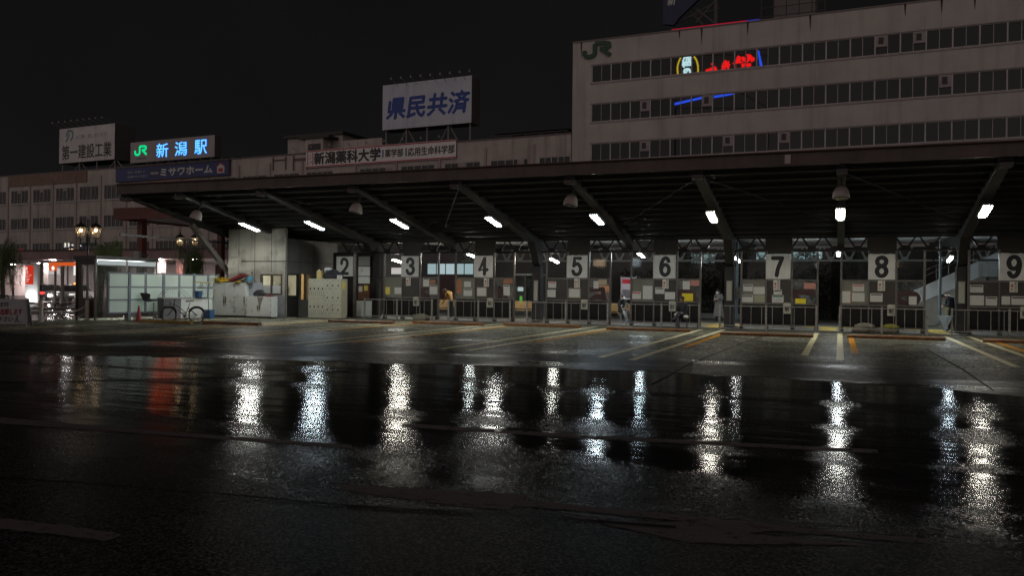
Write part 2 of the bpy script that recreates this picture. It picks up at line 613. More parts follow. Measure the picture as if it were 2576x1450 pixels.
def _fit(mb, body, x0, x1, z0, z1, y, bold, shear, mirror):
    vs, fs = text_mesh(body)
    if not vs: return
    ax, bx = min(v.x for v in vs), max(v.x for v in vs)
    ay, by = min(v.y for v in vs), max(v.y for v in vs)
    sx, sz = (x1 - x0) / max(bx - ax, 1e-4), (z1 - z0) / max(by - ay, 1e-4)
    sh = [(0, 0)]
    if bold: sh = [(0, 0), (bold, 0), (-bold, 0), (0, bold), (0, -bold)]
    for k, (dx, dz) in enumerate(sh):
        pts = []
        for v in vs:
            u = (v.x - ax) * sx
            w = (v.y - ay) * sz
            u += shear * w
            X = (x1 - u) if mirror else (x0 + u)
            pts.append((X + dx, y - k * .0009, z0 + w + dz))
        mb.add(pts, fs)
def smooth_pts(P, closed=False, k=6):
    P = [Vector((*p, 0)) if len(p) == 2 else Vector(p) for p in P]
    if len(P) < 3: return P
    out = []
    n = len(P)
    for i in range(n if closed else n - 1):
        p0 = P[(i - 1) % n] if (closed or i) else P[0]
        p1, p2 = P[i], P[(i + 1) % n]
        p3 = P[(i + 2) % n] if (closed or i + 2 < n) else P[-1]
        for j in range(k):
            t = j / k
            out.append(.5 * ((2 * p1) + (p2 - p0) * t + (2 * p0 - 5 * p1 + 4 * p2 - p3) * t * t + (3 * p1 - p0 - 3 * p2 + p3) * t ** 3))
    out.append(P[0] if closed else P[-1])
    return out
def strokes(lines, x0, x1, z0, z1, y, r, m, parent, mirror=False, thick=.006, name='numeral', caps=True):
    """round-ended strokes in a unit box, flattened against the plane y"""
    mb = MB()
    for pts, sm in lines:
        q = smooth_pts(pts) if sm else [Vector((*p, 0)) for p in pts]
        q = [((x1 - p.x * (x1 - x0)) if mirror else (x0 + p.x * (x1 - x0)), 0, z0 + p.y * (z1 - z0)) for p in q]
        mb.path(q, r, 10)
        if caps:
            for e in (q[0], q[-1]) if sm else q: mb.ball(e, r * .995, 12, 8)
    for v in mb.v: v.y = y + v.y / r * thick
    return mb.build(name, m, parent, local=True)
def ribbon_letters(lines, x0, x1, z0, z1, y, w, m, parent, thick, name='letter_sign'):
    """flat square-ended letters cut from sheet, mitred at their corners"""
    mb = MB()
    for i, (pts, _) in enumerate(lines):
        P = [Vector((x0 + px * (x1 - x0), z0 + pz * (z1 - z0))) for px, pz in pts]
        lf, rt = [], []
        for k, p in enumerate(P):
            a = (p - P[k - 1]).normalized() if k else None
            b = (P[k + 1] - p).normalized() if k + 1 < len(P) else None
            d = (a + b).normalized() if a and b else (a or b)
            n = Vector((-d.y, d.x))
            s_ = 1.0
            if a and b: s_ = 1 / max(.5, n.dot(Vector((-a.y, a.x))))
            lf.append(p + n * w / 2 * s_); rt.append(p - n * w / 2 * s_)
        for k in range(len(P) - 1):
            yy = y - .001 * i
            mb.prism([(v.x, yy, v.y) for v in (lf[k], lf[k + 1], rt[k + 1], rt[k])], (0, -thick, 0))
    return mb.build(name, m, parent, local=True)
DIG = {
 '2': [([(.06, .70), (.10, .86), (.28, .985), (.55, .99), (.82, .89), (.91, .70), (.82, .50), (.52, .27), (.22, .11), (.08, .02)], 1), ([(.08, .02), (.94, .02)], 0)],
 '3': [([(.08, .80), (.18, .93), (.42, 1), (.70, .95), (.86, .78), (.78, .62), (.50, .54)], 1), ([(.50, .54), (.80, .45), (.94, .26), (.80, .07), (.48, -.01), (.20, .05), (.05, .22)], 1)],
 '4': [([(.66, 1), (.04, .28), (.98, .28)], 0), ([(.66, 1), (.66, .0)], 0)],
 '5': [([(.88, 1), (.24, 1), (.14, .54)], 0), ([(.14, .54), (.36, .65), (.64, .64), (.88, .47), (.92, .26), (.76, .06), (.46, -.01), (.18, .05), (.05, .2)], 1)],
 '6': [([(.88, .82), (.74, .96), (.50, 1), (.24, .86), (.08, .55), (.08, .28), (.22, .07), (.50, -.01), (.80, .08), (.93, .30), (.80, .52), (.52, .60), (.24, .52), (.09, .32)], 1)],
 '7': [([(.04, .98), (.94, .98)], 0), ([(.94, .98), (.72, .66), (.52, .34), (.42, 0)], 1)],
 '8': [([(.50, 1), (.20, .93), (.10, .76), (.24, .60), (.50, .53), (.78, .44), (.92, .24), (.76, .05), (.50, -.01), (.24, .05), (.08, .24), (.22, .44), (.50, .53), (.76, .60), (.90, .76), (.80, .93), (.50, 1)], 1)],
 '9': [([(.12, .18), (.26, .04), (.50, 0), (.76, .14), (.92, .45), (.92, .72), (.78, .93), (.50, 1.01), (.20, .92), (.07, .70), (.20, .48), (.48, .40), (.76, .48), (.91, .68)], 1)],
}
JRP = [([(.04, .52), (.04, .24), (.10, .09), (.24, .04), (.36, .10), (.42, .24), (.42, .94)], 0), ([(.42, .94), (.78, .94), (.92, .86), (.93, .66), (.84, .55), (.60, .52)], 0), ([(.66, .50), (.98, .02)], 0)]
# ------------------------------------------------------------------ ground, road and markings
tag(MB().box(-400, 400, -200, 500, -.3, 0).build('ground', ROAD), kind='structure')
BL = .004
front = [(-60, 4), (-17.2, 12.57), (-13.9, 13.84), (-9.6, 14.67), (-6.9, 15.35), (-2.9, 15.87), (-.7, 15.7), (1.2, 15.36), (2.7, 14.7), (20, 9.6)]
ef = []
for (xa, ya), (xb_, yb_) in zip(front[:-1], front[1:]):
    n_ = max(2, int((xb_ - xa) / .22))
    for k in range(n_):
        f_ = k / n_
        ef.append((xa + (xb_ - xa) * f_, ya + (yb_ - ya) * f_ + RN.uniform(-.07, .07) + .12 * math.sin(xa + 2.3 * f_ * (xb_ - xa))))
ef.append(front[-1])
pav = MB().quad(*[Vector((x, y, BL)) for x, y in ef], Vector((22, 34.9, BL)), Vector((-31.5, 34.9, BL)), Vector((-31.5, 22.5, BL)), Vector((-60, 12, BL)))
tag(pav.build('bay_pavement', BAYP), kind='structure')
tag(MB().box(-29.2, 22, 34.9, 52, -.1, .03).build('platform_pavement', CONC), kind='structure')
tag(MB().box(-60, 30, 52, 70.5, -.1, .02).build('pavement', mat('dark_paving', (.06, .055, .05), .5, noise=(1, .4))), kind='structure')
def strip(name, pts, m, z):
    return tag(MB().quad(*[Vector((p[0], p[1], z)) for p in pts]).build(name, m), kind='structure')
for gx in (-26.0, -21.7, -17.35, -13.05, -8.7, -4.33, .03, 4.4):
    for dx, m, nm, w, y0, y1 in ((-.82, WLINE, 'white_bay_line', .17, 18.6, 33.6), (0, WLINE, 'white_bay_line', .17, 18.4, 33.9), (.36, OLINE, 'orange_bay_line', .17, 19.8 + (3 if gx > -9 else 0), 31.4)):
        if gx < -25 and dx == .36: continue
        y0 += RN.uniform(-.5, .5)
        if gx > -1 and nm[0] == 'w': y0 += 2.5
        strip(nm, [(gx + dx - w / 2, y0), (gx + dx + w / 2, y0), (gx + dx + w / 2, y1), (gx + dx - w / 2, y1)], m, .009)
# lane lines and the big turn arrow on the near road
def pxstrip(name, pts, m, z=.003):
    g = [gnd(a, b_) for a, b_ in pts]
    out = []
    for p, q_ in zip(g, g[1:] + g[:1]):
        n_ = max(1, int((q_ - p).length / .05))
        for k in range(n_):
            w_ = p.lerp(q_, k / n_)
            out.append(w_ + Vector((RN.uniform(-.008, .008), RN.uniform(-.012, .012), 0)))
    return strip(name, out, m, z)
pxstrip('white_lane_line', [(-60, 1046), (-60, 1062), (400, 1096), (885, 1130), (880, 1121), (400, 1086)], RLINE)
pxstrip('white_lane_line', [(1010, 1066), (1010, 1076), (1500, 1107), (2210, 1142), (2205, 1133), (1500, 1097)], RLINE)
pxstrip('white_lane_line', [(-60, 1298), (-60, 1326), (150, 1348), (268, 1363), (312, 1346), (150, 1322)], RLINE)
z6 = lambda x, y: ((1050 + x * .8346) * .755, (1560 + y * .8346) * .755)
arrow = [(70, 66), (120, 92), (600, 158), (770, 171), (795, 153), (1050, 172), (1190, 184), (1320, 198), (1470, 214), (1360, 223), (1200, 208), (980, 190), (1160, 228), (1390, 280), (1480, 298), (1650, 306), (2235, 313), (2080, 294), (1720, 264), (1800, 254), (1960, 268), (2230, 292), (2440, 304), (2452, 284), (2100, 258), (1600, 206), (1200, 166), (825, 130), (850, 108), (400, 84)]
a1 = [z6(*p) for p in [(70, 66), (120, 92), (600, 158), (770, 171), (795, 153), (825, 130), (850, 108), (400, 84)]]
a2 = [z6(*p) for p in [(795, 153), (1050, 174), (1480, 216), (1720, 264), (1810, 254), (1960, 264), (2230, 288), (2440, 304), (2452, 284), (2100, 258), (1600, 206), (1200, 166), (825, 130)]]
a3 = [z6(*p) for p in [(975, 188), (1160, 228), (1390, 280), (1480, 298), (1650, 306), (2235, 313), (2060, 296), (1810, 274), (1720, 264), (1480, 216), (1360, 224), (1200, 212)]]
for a in (a1, a2, a3): pxstrip('arrow_marking', a, RLINE)
# thin cracks and seams of old patches
CRK = mat('tar_seam', (.004, .004, .004), .9, spec=.05)
def crack(pts, w=.035):
    g = [gnd(*p) for p in pts]
    up = []; dn = []
    for i, p in enumerate(g):
        d = (g[min(i + 1, len(g) - 1)] - g[max(i - 1, 0)]).normalized()
        n = Vector((-d.y, d.x, 0)) * (w / 2) * RN.uniform(.6, 1.3)
        up.append(p + n); dn.append(p - n)
    strip('road_seam', up + dn[::-1], CRK, .008)
crack([(-40, 964), (300, 958), (620, 948), (880, 934)], .10)
crack([(-40, 1200), (520, 1243), (900, 1278), (1300, 1300), (1700, 1330)], .05)
crack([(500, 905), (900, 890), (1350, 868), (1420, 862)], .06)
crack([(1640, 968), (1740, 915), (1880, 860), (1925, 845)], .05)
crack([(2330, 880), (2420, 930), (2500, 985)], .05)
crack([(-40, 880), (700, 887), (1400, 880), (1700, 905), (2500, 925)], .045)
# wet kerbs of the traffic island at the left
KERB = mat('kerb_stone', (.20, .17, .16), .28, noise=(2, .4))
for (xa, ya), (xb, yb) in (((-60, 777), (202, 778)), ((-60, 786), (202, 788))):
    a, b_ = gnd(xa, ya), gnd(xb, yb)
    tag(MB().bar(a + Vector((0, 0, .05)), b_ + Vector((0, 0, .05)), .3, .12).build('kerb', KERB), kind='structure')
# tactile paving at the gaps
TACT = mat('tactile_yellow', (.55, .40, .06), .5, noise=(4, .4), bump=(40, .5))
for cx in (-.42, -5.0, 3.65):
    for (x0, x1, y0, y1) in ((-.32, .32, 35.0, 38.0), (-1.0, 1.0, 38.0, 38.7)):
        tag(MB().box(cx + x0, cx + x1, y0, y1, .03, .036).build('tactile_paving', TACT), kind='structure')

# ------------------------------------------------------------------ tall office block (turned slightly)
TALL = thing('office_building', 'tall pale four storey office block with ribbon windows and green letters, behind the bus canopy', 'building', (-22.7, 71, 0), rad(-2.4))
TL = 44.0
zt = 23.9
rows = [(20.15, 21.7), (16.6, 18.2), (13.1, 14.65)]
mb = MB()
bounds = [0.0] + [z for lo, hi in rows[::-1] for z in (lo, hi)] + [zt]
for i in range(0, len(bounds), 2): mb.box(0, TL, 0, 14, bounds[i], bounds[i + 1])
for lo, hi in rows:
    mb.box(0, 1.78, 0, 14, lo, hi)
    mb.box(1.78, TL, .5, 14, lo, hi)
mb.build('wall', TALLW, TALL, local=True)
MB().box(-.06, TL, -.06, 14, zt, zt + .12).build('parapet_coping', mat('coping_metal', (.16, .14, .13), .5, .3), TALL, local=True)
led = MB()
for lo, hi in rows:
    led.box(1.7, TL, -.05, .1, lo - .14, lo - .003)
    led.box(1.7, TL, -.03, .1, hi + .003, hi + .09)
led.build('sill_band', mat('sill_band_metal', (.34, .30, .29), .5, .3, noise=(2, .3), streak=(3, .3)), TALL, local=True)
PW = 1.79
def window_unit(x, lo, hi, root, w=PW, halves=2, y=.10, fr=.10, panem=PANE, sash=True):
    f = MB()
    f.box(x, x + fr, y - .06, y + .1, lo, hi)
    for k in range(1, halves):
        f.box(x + fr / 2 + (w) * k / halves - .02, x + fr / 2 + w * k / halves + .02, y - .03, y + .06, lo, hi)
    f.box(x + fr, x + w, y - .04, y + .08, lo, lo + .06)
    f.box(x + fr, x + w, y - .04, y + .08, hi - .06, hi)
    fo = f.build('window', ALU, root, local=True)
    MB().box(x + fr, x + w, y + .02, y + .035, lo + .06, hi - .06).build('pane', panem, fo, local=True)
    return fo
BLIND = mat('window_blind', (.15, .145, .14), .8, noise=(1, .3))
acm = mat('air_conditioner_panel', (.36, .31, .31), .55, noise=(2, .3))
acs = {0: {13: 0, 14: 1}, 1: {2: 1, 5: 1, 15: 1}, 2: {2: 1, 6: 1, 9: 0}}
for ri, (lo, hi) in enumerate(rows):
    proto = window_unit(1.78, lo, hi, TALL)
    for k in range(20):
        wdw = proto if k == 0 else copy_tree(proto, TALL)
        if k: move_part(wdw, PW * k)
        x = 1.78 + PW * k
        if k in acs[ri]:
            h = acs[ri][k]
            xa = x + .1 + h * .86
            a = MB().box(xa, xa + .82, -.0, .11, lo + .62, hi - .03).build('air_conditioner', acm, TALL, local=True)
            MB().box(xa + .2, xa + .55, -.05, -.003, lo + .85, hi - .2).build('vent_hood', STEEL, a, local=True)
        elif RN.random() < .6:
            MB().box(x + .12, x + PW * (.5 if RN.random() < .5 else 1), .26, .28, lo + RN.choice((.05, .4, .7)), hi).build('blind', BLIND, TALL, local=True)
# green letters on the corner
GREEN = mat('sign_green', (.020, .075, .038), .5, noise=(3, .3))
p0, p1 = atL(1463, 150, TALL), atL(1543, 100, TALL)
ribbon_letters(JRP, p0.x + .2, p1.x - .2, p0.z + .1, p1.z - .1, -.003, .36, GREEN, TALL, .16)
# rust streaks run down from the coping
RUST = mat('rust_stain', (.09, .055, .045), .9, noise=(6, .5))
for xs in (.8, 9.7, 11.6, 15.4, 20.3, 27.2, 29.7, 31.9):
    h = RN.uniform(.7, 1.6)
    MB().prism([(xs - .09, -.002, zt), (xs + .09, -.002, zt), (xs + .02, -.002, zt - h), (xs - .03, -.002, zt - h * .7)], (0, -.003, 0)).build('rust_streak', RUST, TALL, local=True)
# roof parapet lit by neon, the light on it put in as glow
ns = thing('parapet_glow_band', 'parapet band lit red with a blue end along the roof edge of the tall block', 'parapet band', wm(TALL) @ Vector((9, .2, zt + .12)), rad(-2.4))
MB().box(0, 6.3, 0, .1, .02, .16).build('red_glow', emit('parapet_red_glow', (.9, .02, .08), .35), ns, local=True)
MB().box(6.33, 7.3, 0, .1, .02, .15).build('blue_glow', emit('parapet_blue_glow', (.08, .08, .9), .35), ns, local=True)
# blue rooftop billboard with a lattice behind
bb = thing('rooftop_billboard', 'dark blue billboard at the top edge of the photo on a steel lattice', 'billboard', wm(TALL) @ Vector((6.2, 2.2, zt)), rad(-2.4))
c = [atL(px, py, bb) for px, py in ((1668, 60), (1668, -40), (1800, -40), (1772, -18), (1706, 46), (1695, 62))]
MB().prism(c, (0, .4, 0)).build('board', mat('billboard_navy', (.014, .020, .07), .5, noise=(2, .2)), bb, local=True)
a, b_ = atL(1678, 14, bb), atL(1696, -14, bb)
lettering('新', a.x, b_.x + .1, a.z, b_.z, -.02, SIGNW, bb, bold=.02, shear=.15)
fm = MB()
q = lambda px, py, y=.5: (lambda p: (p.x, y, p.z))(atL(px, py, bb, y))
fm.bar(q(1692, 60), (q(1692, 60)[0], .5, .1), .25, .25)
fm.bar(q(1802, -30), (q(1802, 0)[0], .5, .1), .28, .28)
fm.bar(q(1750, 20), q(1800, 60), .14, .14); fm.bar(q(1800, 0), q(1752, 56), .14, .14); fm.bar(q(1700, 60), q(1800, 5), .1, .1)
fm.bar(q(1735, 28), q(1770, 62), .1, .1); fm.bar(q(1700, 52), q(1810, 20), .08, .08)
fm.build('lattice', mat('lattice_paint', (.085, .075, .075), .6, noise=(3, .4)), bb, local=True)
cg = thing('rooftop_cage', 'dim rooftop plant box behind a railed cage on the tall block', 'plant box', wm(TALL) @ Vector((15.5, 3.2, zt)), rad(-2.4))
c0, c1 = atL(1945, 50, cg), atL(2052, -40, cg)
MB().box(c0.x, c1.x, 0, 3, .1, c1.z).build('tank', mat('tank_panel', (.22, .19, .19), .6, noise=(1, .3)), cg, local=True)
fm = MB()
for k in range(6):
    x = c0.x - .9 + (c1.x - c0.x + 1.7) * k / 5
    fm.bar((x, -.7, 0), (x, -.7, c1.z), .08, .08)
for k in range(5): fm.bar((c0.x - .9, -.7, .35 + k * .75), (c1.x + .8, -.7, .35 + k * .75), .06, .06)
fm.build('railing', STEEL, cg, local=True)

# ------------------------------------------------------------------ long station building to the left
STN = thing('station_building', 'long pale station building with window bays and rooftop signs, left of the tall block', 'building', (-22.8, 71.1, 0), rad(-3.7))
def SX(px, py, y=0.0): return atL(px, py, STN, y)
z1 = lambda x, y: (x * .25208, (350 + y / 2.9953) * .755)
ztop = SX(*z1(870, 655)).z
pit, wn = 4.49, 3.52
x0w = SX(*z1(110, 930)).x                                # left edge of a bay
xs_bays = [x0w + pit * k for k in range(-2, 12)] + [-3.17 - 5.05 * k for k in (4, 3, 2, 1, 0)]
wids = [wn] * 14 + [3.95] * 4 + [3.1]
r1, r2, r3 = (11.95, 13.74), (8.5, 10.05), (4.9, 6.75)
xl, xr = xs_bays[0] - .8, -.02
mb = MB()
for lo, hi in ((0, 3.9), (3.9, r3[0]), (r3[1], r2[0]), (r2[1], r1[0]), (r1[1], ztop)): mb.box(xl, xr, 0, 12, lo, hi)
for lo, hi in (r1, r2, r3):
    prev = xl
    for xb, ww_ in zip(xs_bays, wids):
        mb.box(prev, xb, 0, 12, lo, hi)
        prev = xb + ww_
    if prev < xr: mb.box(prev, xr, 0, 12, lo, hi)
    mb.box(xl, xr, .6, 12, lo, hi)
mb.build('wall', WALLW, STN, local=True)
MB().box(xl, xr, -.05, 12, ztop, ztop + .15).build('roof_edge', mat('roof_edge_metal', (.12, .1, .1), .5, .3), STN, local=True)
# brown cladding over the left bays
pa, pb = SX(*z1(88, 720)), SX(*z1(872, 655))
MB().box(pa.x, pb.x, -.12, -.002, r1[1] + .55, ztop - .02).build('parapet_panel', BROWNP, STN, local=True)
for xb in xs_bays:
    MB().box(xb - .62, xb - .42, -.12, -.002, 4.2, ztop - .7).build('drain_pipe', mat('pipe_paint', (.40, .33, .31), .6, noise=(3, .3)), STN, local=True)
def bay_window(x, lo, hi, wn):
    f = MB()
    f.box(x, x + wn, .02, .1, lo, lo + .07); f.box(x, x + wn, .02, .1, hi - .06, hi)
    for t, w in ((0, .05), (.19, .04), (.385, .07), (.60, .07), (.80, .04), (.985, .05)):
        f.box(x + wn * t, x + wn * t + w, .0, .1, lo + .07, hi - .06)
    f.box(x - .08, x + wn + .08, -.1, .0, lo - .12, lo - .003)
    fo = f.build('window', ALU, STN, local=True)
    MB().box(x + .05, x + wn - .02, .06, .075, lo + .07, hi - .06).build('pane', PANE, fo, local=True)
    return fo
for (lo, hi), ks in ((r1, range(0, 19)), (r2, range(0, 10)), (r3, range(0, 12))):
    pr = {}
    for k in ks:
        w_ = wids[k]
        if w_ not in pr: pr[w_] = (bay_window(xs_bays[k], lo, hi, w_), k)
        else: move_part(copy_tree(pr[w_][0], STN), xs_bays[k] - xs_bays[pr[w_][1]])
for k, ri in ((3, r1), (5, r2), (1, r2), (4, r1), (2, r1)):
    x = xs_bays[k] + wn * .405
    a = MB().box(x, x + wn * .19, -.03, .018, ri[1] - .45, ri[1] - .03).build('air_conditioner', acm, STN, local=True)
for k, t_ in ((15, -.45), (16, .41), (17, .72)):
    x = xs_bays[k] + 3.95 * t_
    MB().box(x, x + .72, -.05, .018, 12.75, 13.66).build('air_conditioner', acm, STN, local=True)
PAPW = mat('window_paper', (.11, .10, .10), .8, noise=(2, .3))
for k, (ca, cb_) in enumerate((('これ', 'から'), ('もず', 'っと'), ('みん', 'なの'), ('思い', '出の'))):
    for t0, t1, body in ((.03, .37, ca), (.63, .97, cb_)):
        xa, xb = xs_bays[2 + k] + wn * t0, xs_bays[2 + k] + wn * t1
        pp_ = MB().box(xa, xb, .035, .045, r1[0] + .45, r1[1] - .22).build('window_paper', PAPW, STN, local=True)
        lettering(body, xa + .08, xb - .08, r1[0] + .58, r1[1] - .36, .03, INK, pp_, bold=.012)
        pp_ = MB().box(xa, xb, .035, .045, r2[0] + .45, r2[1] - .22).build('window_paper', PAPW, STN, local=True) if k != 1 or t0 < .5 else None
# a lit room seen in one window
pl, pr_ = SX(166, 555, .3), SX(188, 572, .3)
lr = MB().box(SX(162, 560, .3).x, SX(192, 560, .3).x, .4, .42, r2[0] + .85, r2[1] - .15).build('lit_room', emit('cool_room', (.75, .85, 1), .42), STN, local=True)
lp = thing('lit_signboard', 'orange lit board on the station wall hidden behind the canopy end', 'shop sign', wm(STN) @ Vector((SX(428, 480).x, -.3, 10.6)), rad(-3.7))
MB().box(-2.2, 2.2, 0, .2, -.6, 1.0).build('board', emit('orange_board', (1, .13, .03), 3.2), lp, local=True)
# rooftop stair house, boarded wall bits
sh = thing('rooftop_stair_house', 'pale flat roofed stair house on the station roof behind the university banner', 'roof hut', wm(STN) @ Vector((SX(800, 380, 3).x, 3, ztop)), rad(-3.7))
a, b_ = atL(724, 366, sh), atL(862, 338, sh)
mb = MB().box(a.x, b_.x, 0, 5, 0, b_.z)
mb.build('wall', WALLW, sh, local=True)
MB().box(a.x - .3, b_.x + .3, -.4, 5.2, b_.z + .003, b_.z + .3).build('roof', STEEL, sh, local=True)
e1, e2 = atL(792, 366, sh), atL(836, 352, sh)
MB().box(e1.x - .8, e2.x + .9, -1.8, -.05, e2.z - .05, e2.z + .2).build('porch_roof', STEEL, sh, local=True)
MB().box(e1.x, e2.x, -1.6, -.05, .0, e2.z - .06).build('porch', WALLW, sh, local=True)
MB().box(e1.x + .4, e2.x - .3, -1.63, -1.605, .1, e2.z - .6).build('opening', INK, sh, local=True)
pw = thing('rooftop_screen_wall', 'low pale panel wall on the station roof beneath the big white billboard', 'screen wall', wm(STN) @ Vector((SX(910, 360, 2).x, 2.2, ztop)), rad(-3.7))
a, b_ = atL(858, 372, pw), atL(962, 346, pw)
for k in range(5):
    MB().box(a.x + (b_.x - a.x) * k / 5 + .02, a.x + (b_.x - a.x) * (k + 1) / 5 - .02, 0, .15, 0, b_.z).build('panel', WALLW, pw, local=True)
cr = thing('corrugated_roof', 'dark corrugated lean-to roof on the station roof beside the tall block', 'roof', wm(STN) @ Vector((SX(1350, 330, 2).x, 2, ztop)), rad(-3.7))
a, b_ = atL(1252, 333, cr), atL(1438, 320, cr)
mb = MB()
n = 60
for k in range(n):
    xa, xb2 = a.x + (b_.x - a.x) * k / n, a.x + (b_.x - a.x) * (k + 1) / n
    zz = .75 + .04 * (k % 2)
    mb.add([(xa, -.8, zz), (xb2, -.8, .75 + .04 * ((k + 1) % 2)), (xb2, 5, 1.5 + .04 * ((k + 1) % 2)), (xa, 5, 1.5 + .04 * (k % 2))], [(0, 1, 2, 3)])
mb.build('sheet', DECK, cr, local=True)
MB().box(a.x - .5, b_.x, -.7, -.55, .55, .68).build('eaves_beam', STEEL, cr, local=True)
mb = MB()
for k in range(5): mb.box(a.x + (b_.x - a.x) * (k + .1) / 5, a.x + (b_.x - a.x) * (k + .1) / 5 + .12, -.66, -.58, 0, .55)
mb.build('prop', STEEL, cr, local=True)
# ladder-like frames fixed on the parapet
for px0, px1 in ((687, 721), (738, 775)):
    a, b_ = SX(px0, 408), SX(px1, 375)
    f = MB()
    f.box(a.x, a.x + .12, -.1, -.004, a.z - .9, ztop - .1); f.box(b_.x - .12, b_.x, -.1, -.004, a.z - .9, ztop - .1)
    f.box(a.x, b_.x, -.08, -.005, a.z + .1, a.z + .2); f.box(a.x, b_.x, -.08, -.005, ztop - .5, ztop - .4)
    f.build('wall_frame', mat('wall_frame_brown', (.14, .09, .08), .6), STN, local=True)

# ------------------------------------------------------------------ rooftop signs
def lamp_arms(root, pts, reach=-1.0):
    for i, p in enumerate(pts):
        f = MB()
        f.path([(p.x, .1, p.z - .55), (p.x, reach * .6, p.z - .2), (p.x, reach, p.z)], .025, 6)
        f.lathe([(.03, .12), (.06, .05), (.12, -.1), (.11, -.12)], (p.x, reach, p.z), 8)
        f.build('floodlight_arm', mat('floodlight_grey', (.30, .29, .28), .4, .3), root, local=True)
WORN = mat('billboard_face', (.70, .66, .65), .6, noise=(.5, .3), streak=(1.4, .3))
DKBOX = mat('billboard_side', (.11, .10, .10), .6, noise=(1, .3))
def billboard(name, label, base_px, corners, y, depth=.9, facem=WORN):
    """corners: picture points of the left bottom, left top, right top, right bottom"""
    p = atL(*base_px, STN, y)
    r = thing(name, label, 'billboard', wm(STN) @ Vector((p.x, y, ztop)), rad(-3.7))
    q = [atL(*c, r) for c in corners]
    xa, xb2 = (q[0].x + q[1].x) / 2, (q[2].x + q[3].x) / 2
    za, zb = (q[0].z + q[3].z) / 2, (q[1].z + q[2].z) / 2
    MB().box(xa, xb2, 0, depth, za, zb).build('box', DKBOX, r, local=True)
    MB().box(xa + .02, xb2 - .02, -.03, -.002, za + .02, zb - .02).build('face', facem, r, local=True)
    return r, xa, xb2, za, zb
def legs(r, xa, xb2, za, n, y=.3, diag=True):
    for k in range(n):
        x = xa + .3 + (xb2 - xa - .6) * k / (n - 1)
        f = MB().bar((x, y, -.05), (x, y, za), .14, .14)
        if diag and k % 2:
            f.bar((x - .1, y + .15, za - .02), (x - (xb2 - xa) / n * .6, y + .15, 0), .1, .1); f.bar((x + .1, y + .15, za - .02), (x + (xb2 - xa) / n * .6, y + .15, 0), .1, .1)
        f.build('support', mat('support_paint', (.22, .2, .2), .6), r, local=True)
r, xa, xb2, za, zb = billboard('construction_billboard', 'white rooftop billboard with dark characters and a small curved emblem, far left', (222, 410), [(149, 413), (150, 325), (290, 310), (288, 400)], .6, 3.0)
legs(r, xa, xb2, za, 4)
w, h = xb2 - xa, zb - za
lettering('第一建設工業', xa + w * .055, xb2 - w * .055, za + h * .10, za + h * .50, -.04, INK, r, bold=.035)
lettering('人に夢、街にぬくもり', xa + w * .30, xb2 - w * .15, za + h * .66, za + h * .78, -.04, mat('faded_text', (.25, .2, .2), .6), r)
strokes([([(.1, .55), (.3, .95), (.7, .98), (.95, .75), (.9, .4), (.72, .12)], 1), ([(.45, .7), (.3, .35), (.05, .02)], 1)], xa + w * .12, xa + w * .26, za + h * .62, za + h * .92, -.04, .13, mat('emblem_teal', (.10, .22, .24), .5), r, name='emblem', thick=.008)
pts = [atL(177 - 45 + 15.5 * k, 309 - 1.8 * k, r, -1.4) for k in range(9)]
lamp_arms(r, pts, -1.4)
r, xa, xb2, za, zb = billboard('station_name_sign', 'lit rooftop station sign with glowing blue characters and green letters', (436, 395), [(328, 412), (329, 360), (541, 338), (540, 394)], .5, 1.0, mat('station_sign_face', (.42, .38, .38), .6, noise=(.5, .25)))
w, h = xb2 - xa, zb - za
NB = emit('neon_sky_blue', (.15, .58, 1.0), 1.3)
NBH = emit('neon_blue_edge', (.01, .08, .75), .8)
for ch, t in (('新', .325), ('潟', .545), ('駅', .775)):
    lettering(ch, xa + w * t - .02, xa + w * (t + .145), za + h * .17, za + h * .83, -.04, NBH, r, bold=.07)
    lettering(ch, xa + w * t, xa + w * (t + .14), za + h * .18, za + h * .82, -.06, NB, r, bold=.025)
NG = emit('neon_green', (.0, .80, .28), 1.0)
ribbon_letters(JRP, xa + w * .055, xa + w * .205, za + h * .36, za + h * .80, -.034, .235, NG, r, .03)
lettering('JR東日本', xa + w * .08, xa + w * .20, za + h * .14, za + h * .25, -.04, INK, r)
r, xa, xb2, za, zb = billboard('home_builder_sign', 'long dark blue sign with pale characters and a red house, under the lit sign', (434, 430), [(291, 461), (291, 428), (576, 402), (576, 438)], -.35, .33, mat('sign_navy', (.028, .042, .16), .45, noise=(2, .2)))
w, h = xb2 - xa, zb - za
MB().box(xa - .06, xb2 + .06, -.05, .32, zb + .003, zb + .1).build('frame', STEEL, r, local=True)
lettering('ミサワホーム', xa + w * .42, xb2 - w * .135, za + h * .24, za + h * .78, -.045, SIGNW, r, bold=.05)
lettering('住まいを通じて', xa + w * .115, xa + w * .275, za + h * .58, za + h * .76, -.045, SIGNW, r)
lettering('生涯のおつきあい', xa + w * .115, xa + w * .30, za + h * .25, za + h * .43, -.045, SIGNW, r)
MB().box(xa + w * .325, xa + w * .405, -.037, -.032, za + h * .2, za + h * .82).build('logo_plate', mat('sign_navy_dark', (.015, .022, .07), .4), r, local=True)
lettering('MISAWA', xa + w * .33, xa + w * .40, za + h * .40, za + h * .58, -.045, SIGNW, r, bold=.012)
hx = xb2 - w * .065
hw = w * .03
MB().prism([(hx - hw, -.034, za + h * .18), (hx + hw, -.034, za + h * .18), (hx + hw, -.034, za + h * .6), (hx, -.034, za + h * .86), (hx - hw, -.034, za + h * .6)], (0, -.01, 0)).build('house_emblem', SIGNW, r, local=True)
MB().box(hx - hw * .62, hx + hw * .62, -.056, -.046, za + h * .26, za + h * .52).build('house_window', REDINK, r, local=True)
